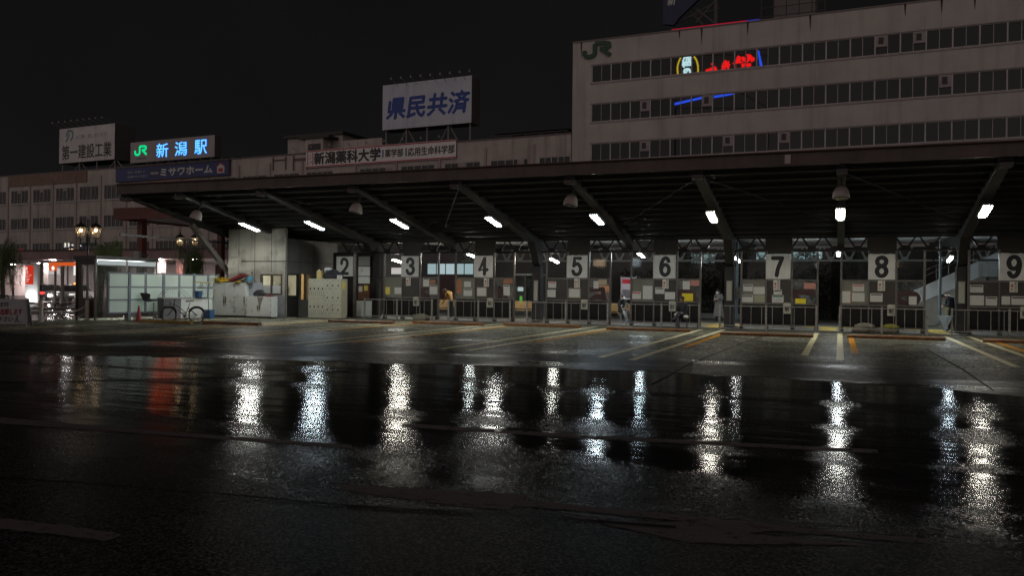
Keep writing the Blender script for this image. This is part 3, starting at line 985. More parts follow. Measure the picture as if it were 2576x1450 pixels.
strokes([([(-.1, .0), (.5, 1), (1.1, .0)], 0)], hx - hw, hx + hw, za + h * .62, za + h * .88, -.06, .07, REDINK, r, name='house_roof')
pts = [atL(372 + 27 * k, 418 - 2.6 * k, r, -1.1) for k in range(9)]
for p in pts:
    f = MB().path([(p.x, .05, zb + .1), (p.x, -.6, zb + .28), (p.x, -1.1, zb + .22)], .03, 6).box(p.x - .16, p.x + .16, -1.25, -1.0, zb + .12, zb + .22)
    f.build('floodlight_arm', BLACKP, r, local=True)
r, xa, xb2, za, zb = billboard('insurance_billboard', 'large white rooftop billboard with slanted navy characters, left of the tall block', (1077, 330), [(962, 329), (963, 214), (1187, 190), (1187, 308)], .9, 1.7, mat('cool_billboard_face', (.60, .62, .70), .6, noise=(.5, .2), streak=(1.4, .2)))
legs(r, xa, xb2, za, 5)
w, h = xb2 - xa, zb - za
lettering('県民共済', xa + w * .045, xb2 - w * .045, za + h * .23, za + h * .70, -.04, mat('sign_deep_blue', (.018, .052, .28), .45), r, bold=.09, shear=.14)
pts = [atL(984 + 24.6 * k, 197 - 2.45 * k, r, -1.3) for k in range(9)]
lamp_arms(r, pts, -1.3)
r, xa, xb2, za, zb = billboard('university_banner', 'long white banner with red edge lines and black characters on the station parapet', (960, 400), [(770, 425), (770, 378), (1148, 352), (1148, 396)], -.14, .12, mat('banner_cloth', (.86, .83, .81), .7, noise=(.6, .2)))
w, h = xb2 - xa, zb - za
MB().box(xa, xb2, -.045, -.035, zb - h * .09, zb - h * .03).build('edge_line', REDINK, r, local=True)
MB().box(xa, xb2, -.045, -.035, za + h * .03, za + h * .09).build('edge_line', REDINK, r, local=True)
for t in (.011, .048): MB().box(xa + w * t, xa + w * (t + .006), -.045, -.035, za + h * .14, zb - h * .14).build('edge_mark', REDINK, r, local=True)
strokes([([(.3, .95), (.7, .85), (.3, .7), (.8, .66)], 1), ([(.2, .45), (.8, .6)], 1), ([(.3, .6), (.7, .42)], 1), ([(.6, .35), (.25, .05)], 1), ([(.5, .2), (.9, .3), (.7, .05)], 1)], xa + w * .021, xa + w * .044, za + h * .17, zb - h * .17, -.04, .02, REDINK, r, name='script_mark', caps=False)
lettering('新潟薬科大学', xa + w * .062, xa + w * .52, za + h * .17, zb - h * .15, -.05, INK, r, bold=.06)
MB().box(xa + w * .532, xa + w * .541, -.045, -.035, za + h * .3, zb - h * .28).build('divider', mat('divider_blue', (.03, .08, .30), .5), r, local=True)
lettering('薬学部', xa + w * .55, xa + w * .668, za + h * .30, zb - h * .27, -.05, INK, r, bold=.018)
MB().box(xa + w * .683, xa + w * .692, -.045, -.035, za + h * .3, zb - h * .28).build('divider', mat('divider_green', (.03, .15, .10), .5), r, local=True)
lettering('応用生命科学部', xa + w * .70, xa + w * .99, za + h * .28, zb - h * .27, -.05, INK, r, bold=.018)
pts = [atL(735 + 46 * k, 378 - 4.6 * k, r, -.7) for k in range(9)]
for p in pts:
    MB().path([(p.x, .1, zb + .05), (p.x, -.6, zb + .3)], .02, 6).lathe([(.03, .1), (.07, .02), (.12, -.1)], (p.x, -.6, zb + .3), 8).build('floodlight_arm', mat('floodlight_grey', (.3, .29, .28), .4), r, local=True)

# ------------------------------------------------------------------ the town behind the viewer: lit signs that the station windows mirror
def mirrored(px, py, root, yv, t_virtual):
    inv = wm(root).inverted()
    e = inv @ EYE
    d = inv.to_3x3() @ ray(px, py)
    p = e + d * t_virtual
    p.y = 2 * yv - p.y
    return p                                            # in root's axes, behind the viewer
nz = lambda x, y: ((2200 + x / 6.44) * .755, (140 + y / 6.44) * .755)
neon = thing('rooftop_neon_sign', 'red, white and blue neon sign mirrored in the tall block windows', 'neon sign', (0, -30, 0))
TV = 176.0
def neon_shape(name, polys, m, parent):
    mb = MB()
    for P in polys:
        q = [wm(TALL) @ mirrored(*nz(*p), TALL, .12, TV) for p in P]
        mb.prism(q, (0, -.25, 0))
    return mb.build(name, m, parent)
def neon_line(name, lines, r, m, parent):
    mb = MB()
    for P in lines:
        q = [wm(TALL) @ mirrored(*nz(p.x, p.y), TALL, .12, TV) for p in smooth_pts([(x * 1.0, y * 1.0) for x, y in P])]
        mb.path(q, r, 6)
    return mb.build(name, m, parent)
NR = emit('neon_red', (1, .012, .012), 21)
NW = emit('neon_ice_white', (.62, .95, 1.0), 19)
NY = emit('neon_yellow', (.85, .62, .03), 14)
NU = emit('neon_blue', (.03, .11, 1.0), 18)
neon_line('ellipse', [[(440, 330), (395, 430), (368, 560), (385, 715)], [(725, 305), (780, 400), (810, 530), (808, 670)]], .16, NY, neon)
neon_line('white_character', [[(500, 330), (650, 310)], [(520, 330), (490, 420), (540, 440), (470, 500)], [(570, 330), (560, 420), (600, 430)], [(660, 320), (640, 400), (660, 480), (600, 490)], [(500, 520), (560, 480), (580, 510)], [(600, 330), (610, 400), (580, 470)], [(470, 460), (520, 470), (500, 540)], [(620, 440), (660, 440)]], .20, NW, neon)
neon_line('white_character', [[(515, 590), (620, 580), (640, 690)], [(520, 590), (530, 700), (640, 690)], [(530, 640), (570, 660)], [(560, 580), (600, 620)]], .23, NW, neon)
def hatched(P, step=20):
    """parallel tubes filling an outline, as in old channel letters"""
    out = []
    xs = [p[0] for p in P]
    x = min(xs) + 6
    while x < max(xs):
        ys = []
        for i in range(len(P)):
            (xa, ya), (xb, yb) = P[i], P[(i + 1) % len(P)]
            if (xa - x) * (xb - x) < 0: ys.append(ya + (yb - ya) * (x - xa) / (xb - xa))
        ys.sort()
        for a, b in zip(ys[::2], ys[1::2]):
            if b - a > 6: out.append([(x, a), (x + 3, (a + b) / 2), (x, b)])
        x += step
    return out
reds = [[(975, 590), (1050, 570), (1150, 515), (1190, 525), (1220, 590), (1190, 612), (1130, 610), (1095, 640), (985, 655), (975, 620)], [(1090, 465), (1115, 440), (1140, 490), (1100, 495)],
        [(1300, 620), (1330, 470), (1380, 385), (1430, 400), (1445, 430), (1470, 400), (1488, 480), (1480, 580), (1430, 610), (1440, 540), (1410, 540), (1390, 580), (1380, 618)],
        [(1550, 460), (1600, 420), (1660, 290), (1710, 300), (1735, 350), (1710, 390), (1760, 430), (1740, 445), (1640, 455), (1600, 480)],
        [(1745, 320), (1800, 310), (1830, 360), (1830, 425), (1780, 420), (1745, 370)],
        [(1845, 260), (1940, 265), (1970, 310), (2020, 335), (2025, 390), (1960, 425), (1930, 410), (1945, 370), (1900, 400), (1880, 430), (1845, 430), (1870, 330)],
        [(1745, 460), (1815, 455), (1810, 530), (1745, 540)], [(1850, 455), (1955, 455), (1950, 515), (1900, 520), (1880, 535), (1850, 530)], [(1610, 530), (1640, 520), (1620, 550)]]
for P in reds: neon_line('red_character', hatched(P), .115, NR, neon)
neon_line('red_arc', [[(1610, 575), (1690, 595), (1790, 580)]], .08, NR, neon)
for dx in (0, 15, 30, 45): neon_line('blue_bar', [[(2095 + dx * .4, 175 + dx * .3), (2150 + dx, 545)]], .09, NU, neon)
for dy in (0, 15, 30): neon_line('blue_bar', [[(310, 1315 + dy), (650, 1235 + dy), (890, 1180 + dy)], [(1150, 1160 + dy), (1360, 1125 + dy), (1575, 1095 + dy * .6)]], .09, NU, neon)
# frame that carries the neon
pc = [wm(TALL) @ mirrored(*nz(x, y), TALL, .12, TV) for x, y in ((300, 250), (2300, 250), (2300, 1400), (300, 1400))]
fm = MB()
for a, b_ in ((0, 1), (1, 2), (2, 3), (3, 0), (0, 2), (1, 3)): fm.bar(pc[a] + Vector((0, -1, 0)), pc[b_] + Vector((0, -1, 0)), .1, .1)
for k in (2, 3): fm.bar(pc[k] + Vector((0, -1, 0)), Vector((pc[k].x, pc[k].y - 1, 0)), .25, .25)
fm.build('lattice', STEEL, neon)
for i, (xa, xb, ya, hh) in enumerate(((-58, -22, -34, 11), (-21, 10, -36, 14), (11, 52, -33, 12))):  # unseen blocks added to keep the sky glow out of the pane reflections
    t = thing('unseen_town_block', ('low dark unseen shop block behind the viewer, left of the middle', 'taller dark unseen office block straight behind the viewer', 'dark unseen shop block behind the viewer, towards number 9')[i], 'building', ((xa + xb) / 2, ya - 4, 0), 0, 'unseen town blocks behind the viewer')
    MB().box(xa, xb, ya - 8, ya, 0, hh).build('wall', mat('town_wall', (.05, .045, .042), .8, noise=(.5, .5)), t)
    for k in range(9):
        x = xa + 1.5 + (xb - xa - 4) * RN.random()
        z = RN.choice((1.2, 1.2, 4.6, 8.0))
        m = RN.choice((emit('town_orange', (1, .34, .08), 5), emit('town_warm', (1, .72, .45), 4), emit('town_cool', (.75, .9, 1), 3)))
        MB().box(x, x + RN.uniform(.6, 2.2), ya + .003, ya + .03, z, z + RN.uniform(.4, 1.3)).build('lit_window', m, t)
# lit shop fronts across the square, mirrored in the low windows on the left
shop = thing('lit_shop_sign', 'warm lit shop sign seen mirrored in the left wing windows', 'shop sign', (-130, -40, 0))
n1 = lambda x, y: ((x / 6.133) * .755, (700 + y / 6.133) * .755)
def shop_shape(name, m, pts):
    q = [wm(STN) @ mirrored(*n1(*p), STN, .07, 196.0) for p in pts]
    return MB().prism(q, (0, -.3, 0)).build(name, m, shop)
shop_shape('navy_board', emit('dim_navy', (.03, .05, .12), 3.0), [(1280, 630), (1700, 620), (1700, 790), (1280, 800)])
shop_shape('orange_board', emit('shop_orange', (1, .30, .05), 9), [(1300, 815), (1560, 800), (1570, 880), (1290, 895)])
shop_shape('bright_lamp', emit('shop_lamp', (1, .75, .45), 30), [(1410, 800), (1480, 795), (1470, 835), (1410, 835)])
shop_shape('red_board', emit('shop_red', (1, .05, .03), 7), [(265, 830), (440, 800), (440, 885), (265, 900)])
shop_shape('orange_edge', emit('shop_orange', (1, .3, .05), 9), [(255, 850), (290, 830), (290, 880), (255, 890)])
WCH = emit('shop_white', (1, .92, .8), 16)
mb = MB()
for P in ([(1315, 675), (1355, 672)], [(1315, 710), (1355, 707)], [(1312, 755), (1358, 745)], [(1335, 675), (1335, 750)], [(1365, 680), (1408, 676), (1408, 757), (1365, 760), (1365, 680)], [(1365, 718), (1408, 715)], [(1430, 705), (1450, 735)], [(1470, 715), (1500, 710)], [(1480, 735), (1500, 725)], [(1540, 715), (1565, 715)], [(1610, 680), (1605, 740)], [(1640, 690), (1655, 745)], [(1440, 720), (1452, 706)]):
    mb.path([wm(STN) @ mirrored(*n1(*p), STN, .07, 195.0) for p in P], .09, 6)
mb.build('lettering', WCH, shop)

# ------------------------------------------------------------------ bus canopy
CAN = thing('bus_canopy', 'long dark steel canopy over the bus bays with brown fascia, sloping beams and V trusses', 'canopy', (-8, 31, 0))
CX0, CX1 = -29.25, 14.5
YT, YC, YR = 26.9, 36.0, 47.5
zu = lambda y: 5.60 - .178 * (y - YT) if y <= YC else 3.98 + .025 * (y - YC)
zb_ = lambda y: 5.40 - .205 * (y - YT)
mb = MB()
REARD = mat('rear_deck_lit', (.16, .16, .155), .6, noise=(2, .5))  # same roof as the front, paler to stand for the rear lamp light
REARP = mat('rear_purlin_lit', (.30, .30, .29), .6, noise=(3, .5))  # purlins lightened likewise, lamp light put into the colour
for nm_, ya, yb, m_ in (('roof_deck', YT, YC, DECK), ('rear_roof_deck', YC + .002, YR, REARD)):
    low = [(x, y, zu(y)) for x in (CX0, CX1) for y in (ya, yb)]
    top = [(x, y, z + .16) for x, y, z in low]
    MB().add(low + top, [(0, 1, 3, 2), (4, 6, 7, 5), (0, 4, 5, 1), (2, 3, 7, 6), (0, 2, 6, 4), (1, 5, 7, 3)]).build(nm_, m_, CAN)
MB().box(CX0 - .05, CX1, YT - .14, YT - .003, 5.50, 5.90).build('fascia', FASC, CAN)
MB().box(CX0 - .08, CX1, YT - .22, YT + .05, 5.903, 5.94).build('gutter_cap', mat('gutter_red', (.07, .026, .024), .5, noise=(2, .4)), CAN)
MB().box(CX0 - .05, CX0 - .003, YT + .0, YC, 3.7, 3.8).build('end_trim', STEEL, CAN)
pr = MB().box(CX0 + .05, CX1, -.035, .035, -.13, -.004).build('purlin', PURL, CAN, local=True)
rp_ = MB().box(CX0 + .05, CX1, -.03, .03, -.12, -.004).build('rear_purlin', REARP, CAN, local=True)
first = True
for k in range(12):
    y = YT + .45 + k * .76
    o = pr if first else copy_tree(pr, CAN)
    first = False
    o.location = Vector((0, y, zu(y) - .012)) - CAN.location
for k in range(14):
    y = YC + .5 + k * .8
    o = rp_ if k == 0 else copy_tree(rp_, CAN)
    o.location = Vector((0, y, zu(y) - .012)) - CAN.location
cols = [-21.85, -13.1, -4.36, 4.4, 13.1]
beamx = [-29.15, -26.1, -21.85, -17.5, -13.1, -8.72, -4.36, .03, 4.4, 8.75, 13.1]
for bx in beamx:
    col = bx in cols
    w = .13 if not col else .17
    ye = YC + .12
    pts = [(YT + .02, zb_(YT) + .02), (YT + .02, zu(YT) - .02), (ye, zu(ye) - .03)]
    if col: pts += [(ye, 2.5), (YC - .32, 2.75), (YC - .55, 3.15), (YC - 1.0, zb_(YC - 1.0) - .03)]
    else: pts += [(ye, zb_(YC) - .12), (YC - .6, zb_(YC - .6) - .02)]
    MB().prism([(bx - w, y, z) for y, z in pts], (2 * w, 0, 0)).build('beam', BEAMM, CAN)
    MB().box(bx - .16, bx + .16, YT - .0, YT + .35, 5.22, 5.36).build('beam_cap', mat('beam_end_plate', (.07, .058, .053), .6, noise=(4, .4)), CAN)
    rp = [(ye + .003, zu(ye) - .03), (YR, zu(YR) - .03), (YR, zu(YR) - .28), (YC + 3, 3.55), (ye + .003, 3.36)]
    MB().prism([(bx - .1, y, z) for y, z in rp], (.2, 0, 0)).build('rear_beam', BEAMM, CAN)
for cx in cols:
    f = MB()
    f.prism([(cx - .20, YC - .24, 0), (cx + .20, YC - .24, 0), (cx + .20, YC + .24, 0), (cx - .20, YC + .24, 0)], (0, 0, 2.62))
    f.build('column', BEAMM, CAN)
def truss(y, x0, x1, zl, zh, m, r):
    f = MB()
    f.box(x0, x1, y - .06, y + .06, zl, zl + .1)
    f.box(x0, x1, y - .06, y + .06, zh - .08, zh)
    p = 8.73 / 10
    n = int((x1 - x0) / p)
    for k in range(n):
        xa = x0 + k * p
        for xa2, xb2 in ((xa + .07, xa + p / 2 - .07), (xa + p - .07, xa + p / 2 + .07)):
            f.bar((xa2, y, zh - .05), (xb2, y, zl + .12), r, r)
        f.prism([(xa + p / 2 - .17, y - .02, zl + .1), (xa + p / 2 + .17, y - .02, zl + .1), (xa + p / 2 + .1, y - .02, zl + .24), (xa + p / 2 - .1, y - .02, zl + .24)], (0, .04, 0))
    return f.build('truss', m, CAN)
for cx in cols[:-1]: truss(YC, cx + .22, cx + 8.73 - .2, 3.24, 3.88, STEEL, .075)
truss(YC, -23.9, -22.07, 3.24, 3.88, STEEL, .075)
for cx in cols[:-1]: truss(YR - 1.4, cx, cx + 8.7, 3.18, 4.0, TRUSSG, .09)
# wind braces under the front roof and the strut at the open end
for xa, ya, xb2, yb in ((-13.1, 27.4, -16.6, 33.2), (-4.36, 27.4, -8.2, 33), (-4.3, 27.4, -.4, 33.2), (.1, 27.5, 4.0, 33.5), (-21.8, 27.4, -18, 33.4)):
    MB().tube((xa, ya, zu(ya) - .18), (xb2, yb, zu(yb) - .18), .025).build('wind_brace', PURL, CAN)
MB().bar((-29.15, 31.0, 4.52), (-29.15, 34.0, 1.9), .22, .22).build('strut', mat('strut_paint', (.20, .18, .16), .6, noise=(3, .4)), CAN)
MB().box(-29.35, -28.95, 35.6, 36.1, 0, 3.9).build('column', BEAMM, CAN)
MB().box(-1.62, -1.45, YT - .2, YT - .145, 5.55, 5.83).build('peeled_patch', mat('bare_patch', (.42, .38, .35), .7), CAN)
MB().box(CX0 + .1, CX1, 34.0, 34.05, 4.22, 4.27).build('conduit', PURL, CAN)

# ------------------------------------------------------------------ fluorescent lamps
HOUS = mat('lamp_housing', (.30, .30, .29), .5)
def tube_lamp(label, x, y, z, col, n, length, slope, group, k=1.0, nm='w'):
    t = thing('fluorescent_lamp', label, 'lamp', (x, y, z), 0, group)
    t.rotation_euler = (math.atan(slope), 0, 0)
    hw = hw_ = .155 if n == 3 else .07
    f = MB().box(-hw_, hw_, -length / 2 - .04, length / 2 + .04, .05, .10)
    if n == 3:
        for sd in (-1, 1): f.box(sd * hw_, sd * (hw_ - .012), -length / 2 - .04, length / 2 + .04, .0, .05)  # side flanges added to keep the tube light off the roof
    f.build('housing', HOUS, t, local=True)
    e = emit('tube_' + nm, col, TUBE * k)
    for i in range(n):
        xx = (i - (n - 1) / 2) * .074
        MB().path([(xx, -length / 2, 0), (xx, length / 2, 0)], .0165, 8).build('tube', e, t, local=True)
        for sg_ in (-1, 1): MB().box(xx - .02, xx + .02, sg_ * (length / 2 + .003), sg_ * (length / 2 + .035), -.03, .049).build('socket', HOUS, t, local=True)
    return t
WARMW, COOLW, NEUW = (1, .94, .82), (.78, .92, 1), (1, 1, .93)
fr = [(-25.4, NEUW, 'n', 'above the left end of the pale booth'), (-21.8, COOLW, 'c', 'with bluish light above the lockers'), (-17.47, WARMW, 'w', 'with creamy light in front of number 3'), (-13.11, NEUW, 'n', 'in front of number 4'),
      (-8.74, COOLW, 'c', 'with bluish light in front of number 5'), (-4.37, WARMW, 'w', 'between numbers 6 and 7'), (0.0, NEUW, 'n', 'upright in view between numbers 7 and 8'), (4.4, WARMW, 'w', 'slanting at the right, above number 9')]
for x, c_, nm, lb in fr:
    tube_lamp('bright three tube canopy lamp ' + lb, x, 30.7, 4.27, c_, 3, 1.16, -.2, 'front row of canopy lamps', 1.0, nm)
rr = [(-21.7, 2.92, WARMW, 'w', 'left of number 3'), (-17.4, 3.2, NEUW, 'n', 'left of number 4'), (-13.0, 2.95, WARMW, 'w', 'left of number 5'), (-8.7, 3.2, COOLW, 'c', 'left of number 6'),
      (-4.3, 2.98, NEUW, 'n', 'beside the column left of number 7'), (-.06, 3.23, COOLW, 'c', 'left of number 8'), (4.22, 2.98, COOLW, 'c', 'beside the column left of number 9')]
for x, z, c_, nm, lb in rr:
    tube_lamp('lit lamp behind the front truss ' + lb, x, 38.0, z, c_, 2, 1.22, -.12, 'rear row of canopy lamps', 1.0, nm + '2')
# unlit dome floodlights under the canopy edge
DOME = mat('floodlight_dome', (.46, .40, .38), .45, noise=(5, .25))
for px, py, tilt, lb in ((495, 541, .55, 'nearest the open left end'), (897, 523, .4, 'above number 3, second from the left end'), (1437, 504, .25, 'above number 5'), (2116, 484, 0, 'above the gap between 7 and 8')):
    p = atY(px, py, 27.9)
    d = thing('dome_floodlight', 'unlit pale dome floodlight under the canopy, ' + lb, 'floodlight', p, 0, 'unlit dome floodlights')
    d.rotation_euler = (rad(-8), tilt * .55, 0)
    MB().lathe([(.25, -.19), (.262, -.17), (.25, -.07), (.215, .06), (.15, .16), (.06, .2), (.02, .205)], n=20).build('dome', DOME, d, local=True, smooth=True)
    MB().lathe([(.2, -.192), (.21, -.2), (.2, -.21)], n=20).build('lens', mat('floodlight_lens', (.1, .1, .1), .2), d, local=True)
    MB().path([(0, 0, .2), (0, .02, .34), (.02, .03, .62)], .03, 8).box(-.1, .1, -.08, .12, .6, .66).build('bracket', STEEL, d, local=True)

# ------------------------------------------------------------------ bay screens, number signs, notices, railings
SY = 35.2
NOTES = {
 '3': [('y', .10, 1.22, .36, 1.58, PAPERY), ('a', .62, 1.24, 1.0, 1.56, PAPER), ('a', 2.20, 1.62, 2.52, 2.05, PAPER), ('a', 2.55, 1.75, 2.85, 1.95, PAPERO), ('a', 2.55, 1.25, 2.98, 1.70, PAPER)],
 '4': [('a', .06, 1.32, .36, 1.98, PAPERO), ('a', .48, 1.62, .84, 1.88, PAPER), ('a', .46, 1.2, .90, 1.55, PAPER), ('f', 1.18, 1.22, 1.62, 1.58, PAPER), ('a', 2.5, 1.25, 2.82, 1.75, PAPER), ('a', 2.5, 1.8, 2.95, 2.02, PAPERO)],
 '5': [('a', .12, 1.62, .50, 1.92, PAPER), ('a', .05, 1.2, .48, 1.55, PAPER), ('f', 1.12, 1.22, 1.62, 1.58, PAPER), ('a', 2.25, 1.62, 2.48, 1.95, PAPER), ('a', 2.48, 1.8, 2.86, 2.06, mat('tan_card', (.42, .33, .22), .5))],
 '6': [('a', .05, 1.18, .48, 1.50, PAPER), ('a', .56, 1.18, .98, 1.76, PAPER), ('a', 1.10, 1.42, 1.50, 1.70, PAPER), ('a', 1.52, 1.18, 1.96, 1.50, PAPER), ('a', 2.28, 1.62, 2.58, 2.06, PAPER), ('p', 2.6, 1.78, 2.98, 2.02, PAPERP), ('y', 2.25, 1.12, 2.72, 1.45, YELLOWC)],
 '7': [('a', .12, 1.58, .50, 1.86, PAPER), ('a', .53, 1.46, .98, 1.76, PAPER), ('a', .06, 1.12, .52, 1.42, PAPER), ('a', .56, 1.12, .98, 1.42, mat('olive_card', (.30, .30, .2), .5)), ('a', 1.33, 1.45, 1.65, 1.66, PAPER), ('g', 1.27, 1.12, 1.72, 1.43, PAPER), ('p', 2.5, 1.7, 2.95, 1.94, PAPERP), ('y', 2.18, 1.1, 2.58, 1.30, YELLOWC)],
 '8': [('a', .46, 1.62, .88, 1.90, PAPER), ('a', .44, 1.22, .90, 1.56, PAPER), ('a', .04, 1.14, .42, 1.64, PAPERO), ('a', .06, 1.16, .38, 1.62, PAPER), ('a', 1.10, 1.22, 1.55, 1.55, PAPER), ('a', 2.48, 1.12, 2.75, 1.45, PAPER)],
 '9': [('a', .08, 1.62, .52, 1.92, PAPER), ('a', .05, 1.14, .55, 1.52, PAPER), ('a', .60, 1.14, .98, 1.48, PAPER), ('a', 1.12, 1.18, 1.4, 1.5, PAPER), ('a', 1.44, 1.18, 2.0, 1.5, PAPER)],
}
SHADEPOS = {'3': .7, '4': .95, '5': .8, '6': .85, '7': .75, '8': .8, '9': .8}
LS = {'3': -20.9, '4': -17.0, '5': -12.42, '6': -8.5, '7': -3.84, '8': .02, '9': 4.5}
BOARDB = mat('screen_back_panel', (.040, .033, .028), .5, noise=(2, .5))
CREAM = mat('cream_panel', (.17, .165, .13), .5, noise=(2, .3))
for num, Lx in LS.items():
    sc = thing('waiting_screen', f'dark framed waiting screen with taped notices below the number {num} sign', 'screen', (Lx, SY, 0), 0, 'waiting screens along the platform')
    wd = 3.05
    for x, w in ((0, .08), (1.02, .05), (2.0, .07), (wd - .07, .08)):
        MB().box(x, x + w, -.04, .04, .0, 3.24).build('post', POSTM, sc, local=True)
    for za, zb2 in ((2.02, 2.08), (1.04, 1.10), (.17, .22)):
        for xa, xb2 in ((.08, 1.02), (1.07, 2.0), (2.07, wd - .07)):
            MB().box(xa, xb2, -.03, .03, za, zb2).build('rail', POSTM, sc, local=True)
    for xa, xb2 in ((.08, 1.02), (1.07, 2.0), (2.07, wd - .07)):
        MB().box(xa, xb2, -.012, .012, .223, 1.037).build('lower_panel', WOODD, sc, local=True)
    for xa, xb2 in ((.08, 1.02), (2.07, wd - .07)):
        MB().box(xa, xb2, -.004, .004, 2.083, 3.2).build('glass_pane', GLASS, sc, local=True)
    MB().box(2.07, wd - .07, -.004, .004, 1.103, 2.017).build('glass_pane', DIRTGLAREG, sc, local=True)
    MB().box(.08, 1.02, -.006, .006, 1.103, 2.017).build('notice_panel', CREAM if num in '34678' else BOARDB, sc, local=True)
    MB().box(1.07, 2.0, -.006, .006, 1.103, 2.017).build('notice_panel', BOARDB, sc, local=True)
    MB().box(.98, 2.04, .10, .16, 3.12, 3.78).build('header_board', mat('header_brown', (.030, .022, .016), .6, noise=(3, .5)), sc, local=True)
    for k, (kd, xa, za, xb2, zb2, m) in enumerate(NOTES[num]):
        y = -.016 if xa < 2.0 else -.012
        if kd == 'f': MB().box(xa - .05, xb2 + .05, y - .008, y - .001, za - .05, zb2 + .05).build('notice_frame', mat('tan_frame', (.22, .18, .12), .5), sc, local=True); y -= .012
        if m is PAPER and xa == .06 and num == '8': y -= .01
        p = MB().box(xa, xb2, y - .004, y, za, zb2).build('notice', m, sc, local=True)
        p['label'] = {'y': 'yellow notice', 'p': 'pink tag card'}.get(kd, 'orange card' if m is PAPERO else 'printed paper notice')
        if m is PAPER and (k % 2 == 0) and kd == 'a':
            MB().box(xa + .03, xb2 - .03, y - .009, y - .005, zb2 - .075, zb2 - .03).build('heading', REDINK if num in '568' and k < 1 else INK, p, local=True)
        if kd == 'g':
            MB().box(xa + .02, xb2 - .02, y - .009, y - .005, zb2 - .08, zb2 - .02).build('heading', mat('timetable_green', (.02, .14, .09), .5), p, local=True)
            strokes([([(0, .4), (.35, .4), (.42, .7), (.7, .7), (.75, .4), (1, .38)], 0), ([(.35, .4), (.4, .2), (.72, .2), (.75, .4)], 0)], xa + .06, xb2 - .06, za + .03, zb2 - .1, y - .008, .006, INK, p, name='route_map', thick=.003)
    # the number painted large on the rear pane, seen from behind
    MAROON = mat('maroon_paint', (.040, .014, .014), .5)
    if num != '9':
        strokes(DIG[num], 2.04, 2.86, .62, 1.58, -.0075, .115, MAROON, sc, mirror=True, thick=.0022, name='painted_numeral')
    # foot blocks
    for x in (.0, 1.0, 2.0, 2.9): MB().box(x, x + .14, -.1, .1, .031, .17).build('foot', STEEL, sc, local=True)
    # number sign
    sg = thing('number_sign', f'large square white sign with a bold black {num} above its waiting screen', 'number sign', (Lx + 1.5, SY - .10, 2.09), 0, 'bay number signs')
    MB().box(-.48, .48, 0, .045, 0, 1.0).build('board', SIGNW, sg, local=True)
    dx = .03 if num in '36' else (-.02 if num == '7' else 0)
    strokes(DIG[num], -.20 + dx, .20 + dx, .15, .87, -.004, .082, INK, sg, thick=.004)
    # engine-stop sign under it
    es = thing('engine_stop_sign', f'small white upright sign with red and black characters under number {num}', 'notice sign', (Lx + 1.5, SY - .06, 1.65), 0, 'engine stop signs')
    sxx = SHADEPOS[num] - .8
    MB().box(-.13 + sxx, .13 + sxx, 0, .015, 0, .40).build('board', mat('sign_card', (.60, .58, .50), .5), es, local=True)
    lettering('エンジン', .02 + sxx, .11 + sxx, .02, .38, -.004, INK, es, bold=.004, vertical=True)
    lettering('停止', -.10 + sxx, -.01 + sxx, .06, .30, -.004, REDINK, es, bold=.004, vertical=True)
    # bell box at the foot of the sign
    bx = thing('bell_box', f'small cream box marked with one black character on the screen below number {num}', 'box', (Lx + 1.86, SY - .13, .68), 0, 'cream boxes on the screens')
    MB().prism([(-.14, 0, 0), (.14, 0, 0), (.14, 0, .40), (.10, 0, .44), (-.10, 0, .44), (-.14, 0, .40)], (0, .11, 0)).build('case', mat('box_cream', (.44, .42, .34), .5, noise=(5, .3)), bx, local=True)
    lettering('前', -.09, .09, .10, .32, -.004, INK, bx, bold=.006)
    MB().lathe([(.018, 0), (.018, .03)], (0, -.003, .06), 8, (0, -1, 0)).build('button', BLACKP, bx, local=True)
# bay 2 sign hangs on a brown kiosk front
K2 = thing('ticket_kiosk', 'dark brown kiosk front with a white slatted shutter right of the grey lockers', 'kiosk', (-23.0, 35.3, 0))
f = MB()
f.box(-23.9, -21.35, 35.3, 35.5, .03, 2.05); f.box(-24.0, -21.3, 35.4, 36.6, 2.05, 3.3)
f.build('wall', WOODD, K2)
MB().box(-22.62, -22.46, 35.12, 35.28, .03, 3.25).build('post', POSTM, K2)
for za, zb2, m in ((2.62, 3.1, mat('grey_panel', (.22, .22, .21), .5)), (2.12, 2.58, WHITEM), (1.74, 2.08, WHITEM)):
    MB().box(-22.4, -21.75, 35.24, 35.29, za, zb2).build('panel', m, K2)
MB().box(-22.4, -21.75, 35.22, 35.29, .93, 1.66).build('door', mat('red_brown_door', (.13, .055, .03), .5, noise=(3, .4)), K2)
for xa, za, m in ((-22.34, 1.33, PAPER), (-22.03, 1.38, PAPERY)): MB().box(xa, xa + .2, 35.205, 35.217, za, za + .26).build('notice', m, K2)
f = MB()
for k in range(8): f.box(-22.58, -21.6, 35.2, 35.24, .08 + k * .1, .08 + k * .1 + .092)
f.build('shutter', WHITEM, K2)
MB().lathe([(.09, 0), (.1, .03), (.09, .05)], (-22.28, 35.22, 2.36), 16, (0, -1, 0)).build('wall_clock', SIGNW, K2)
sg = thing('number_sign', 'large square white sign with a bold black 2 on the brown kiosk', 'number sign', (-23.12, 35.1, 2.09), 0, 'bay number signs')
MB().box(-.48, .48, 0, .045, 0, 1.0).build('board', SIGNW, sg, local=True)
strokes(DIG['2'], -.20, .20, .13, .87, -.004, .082, INK, sg, thick=.004)
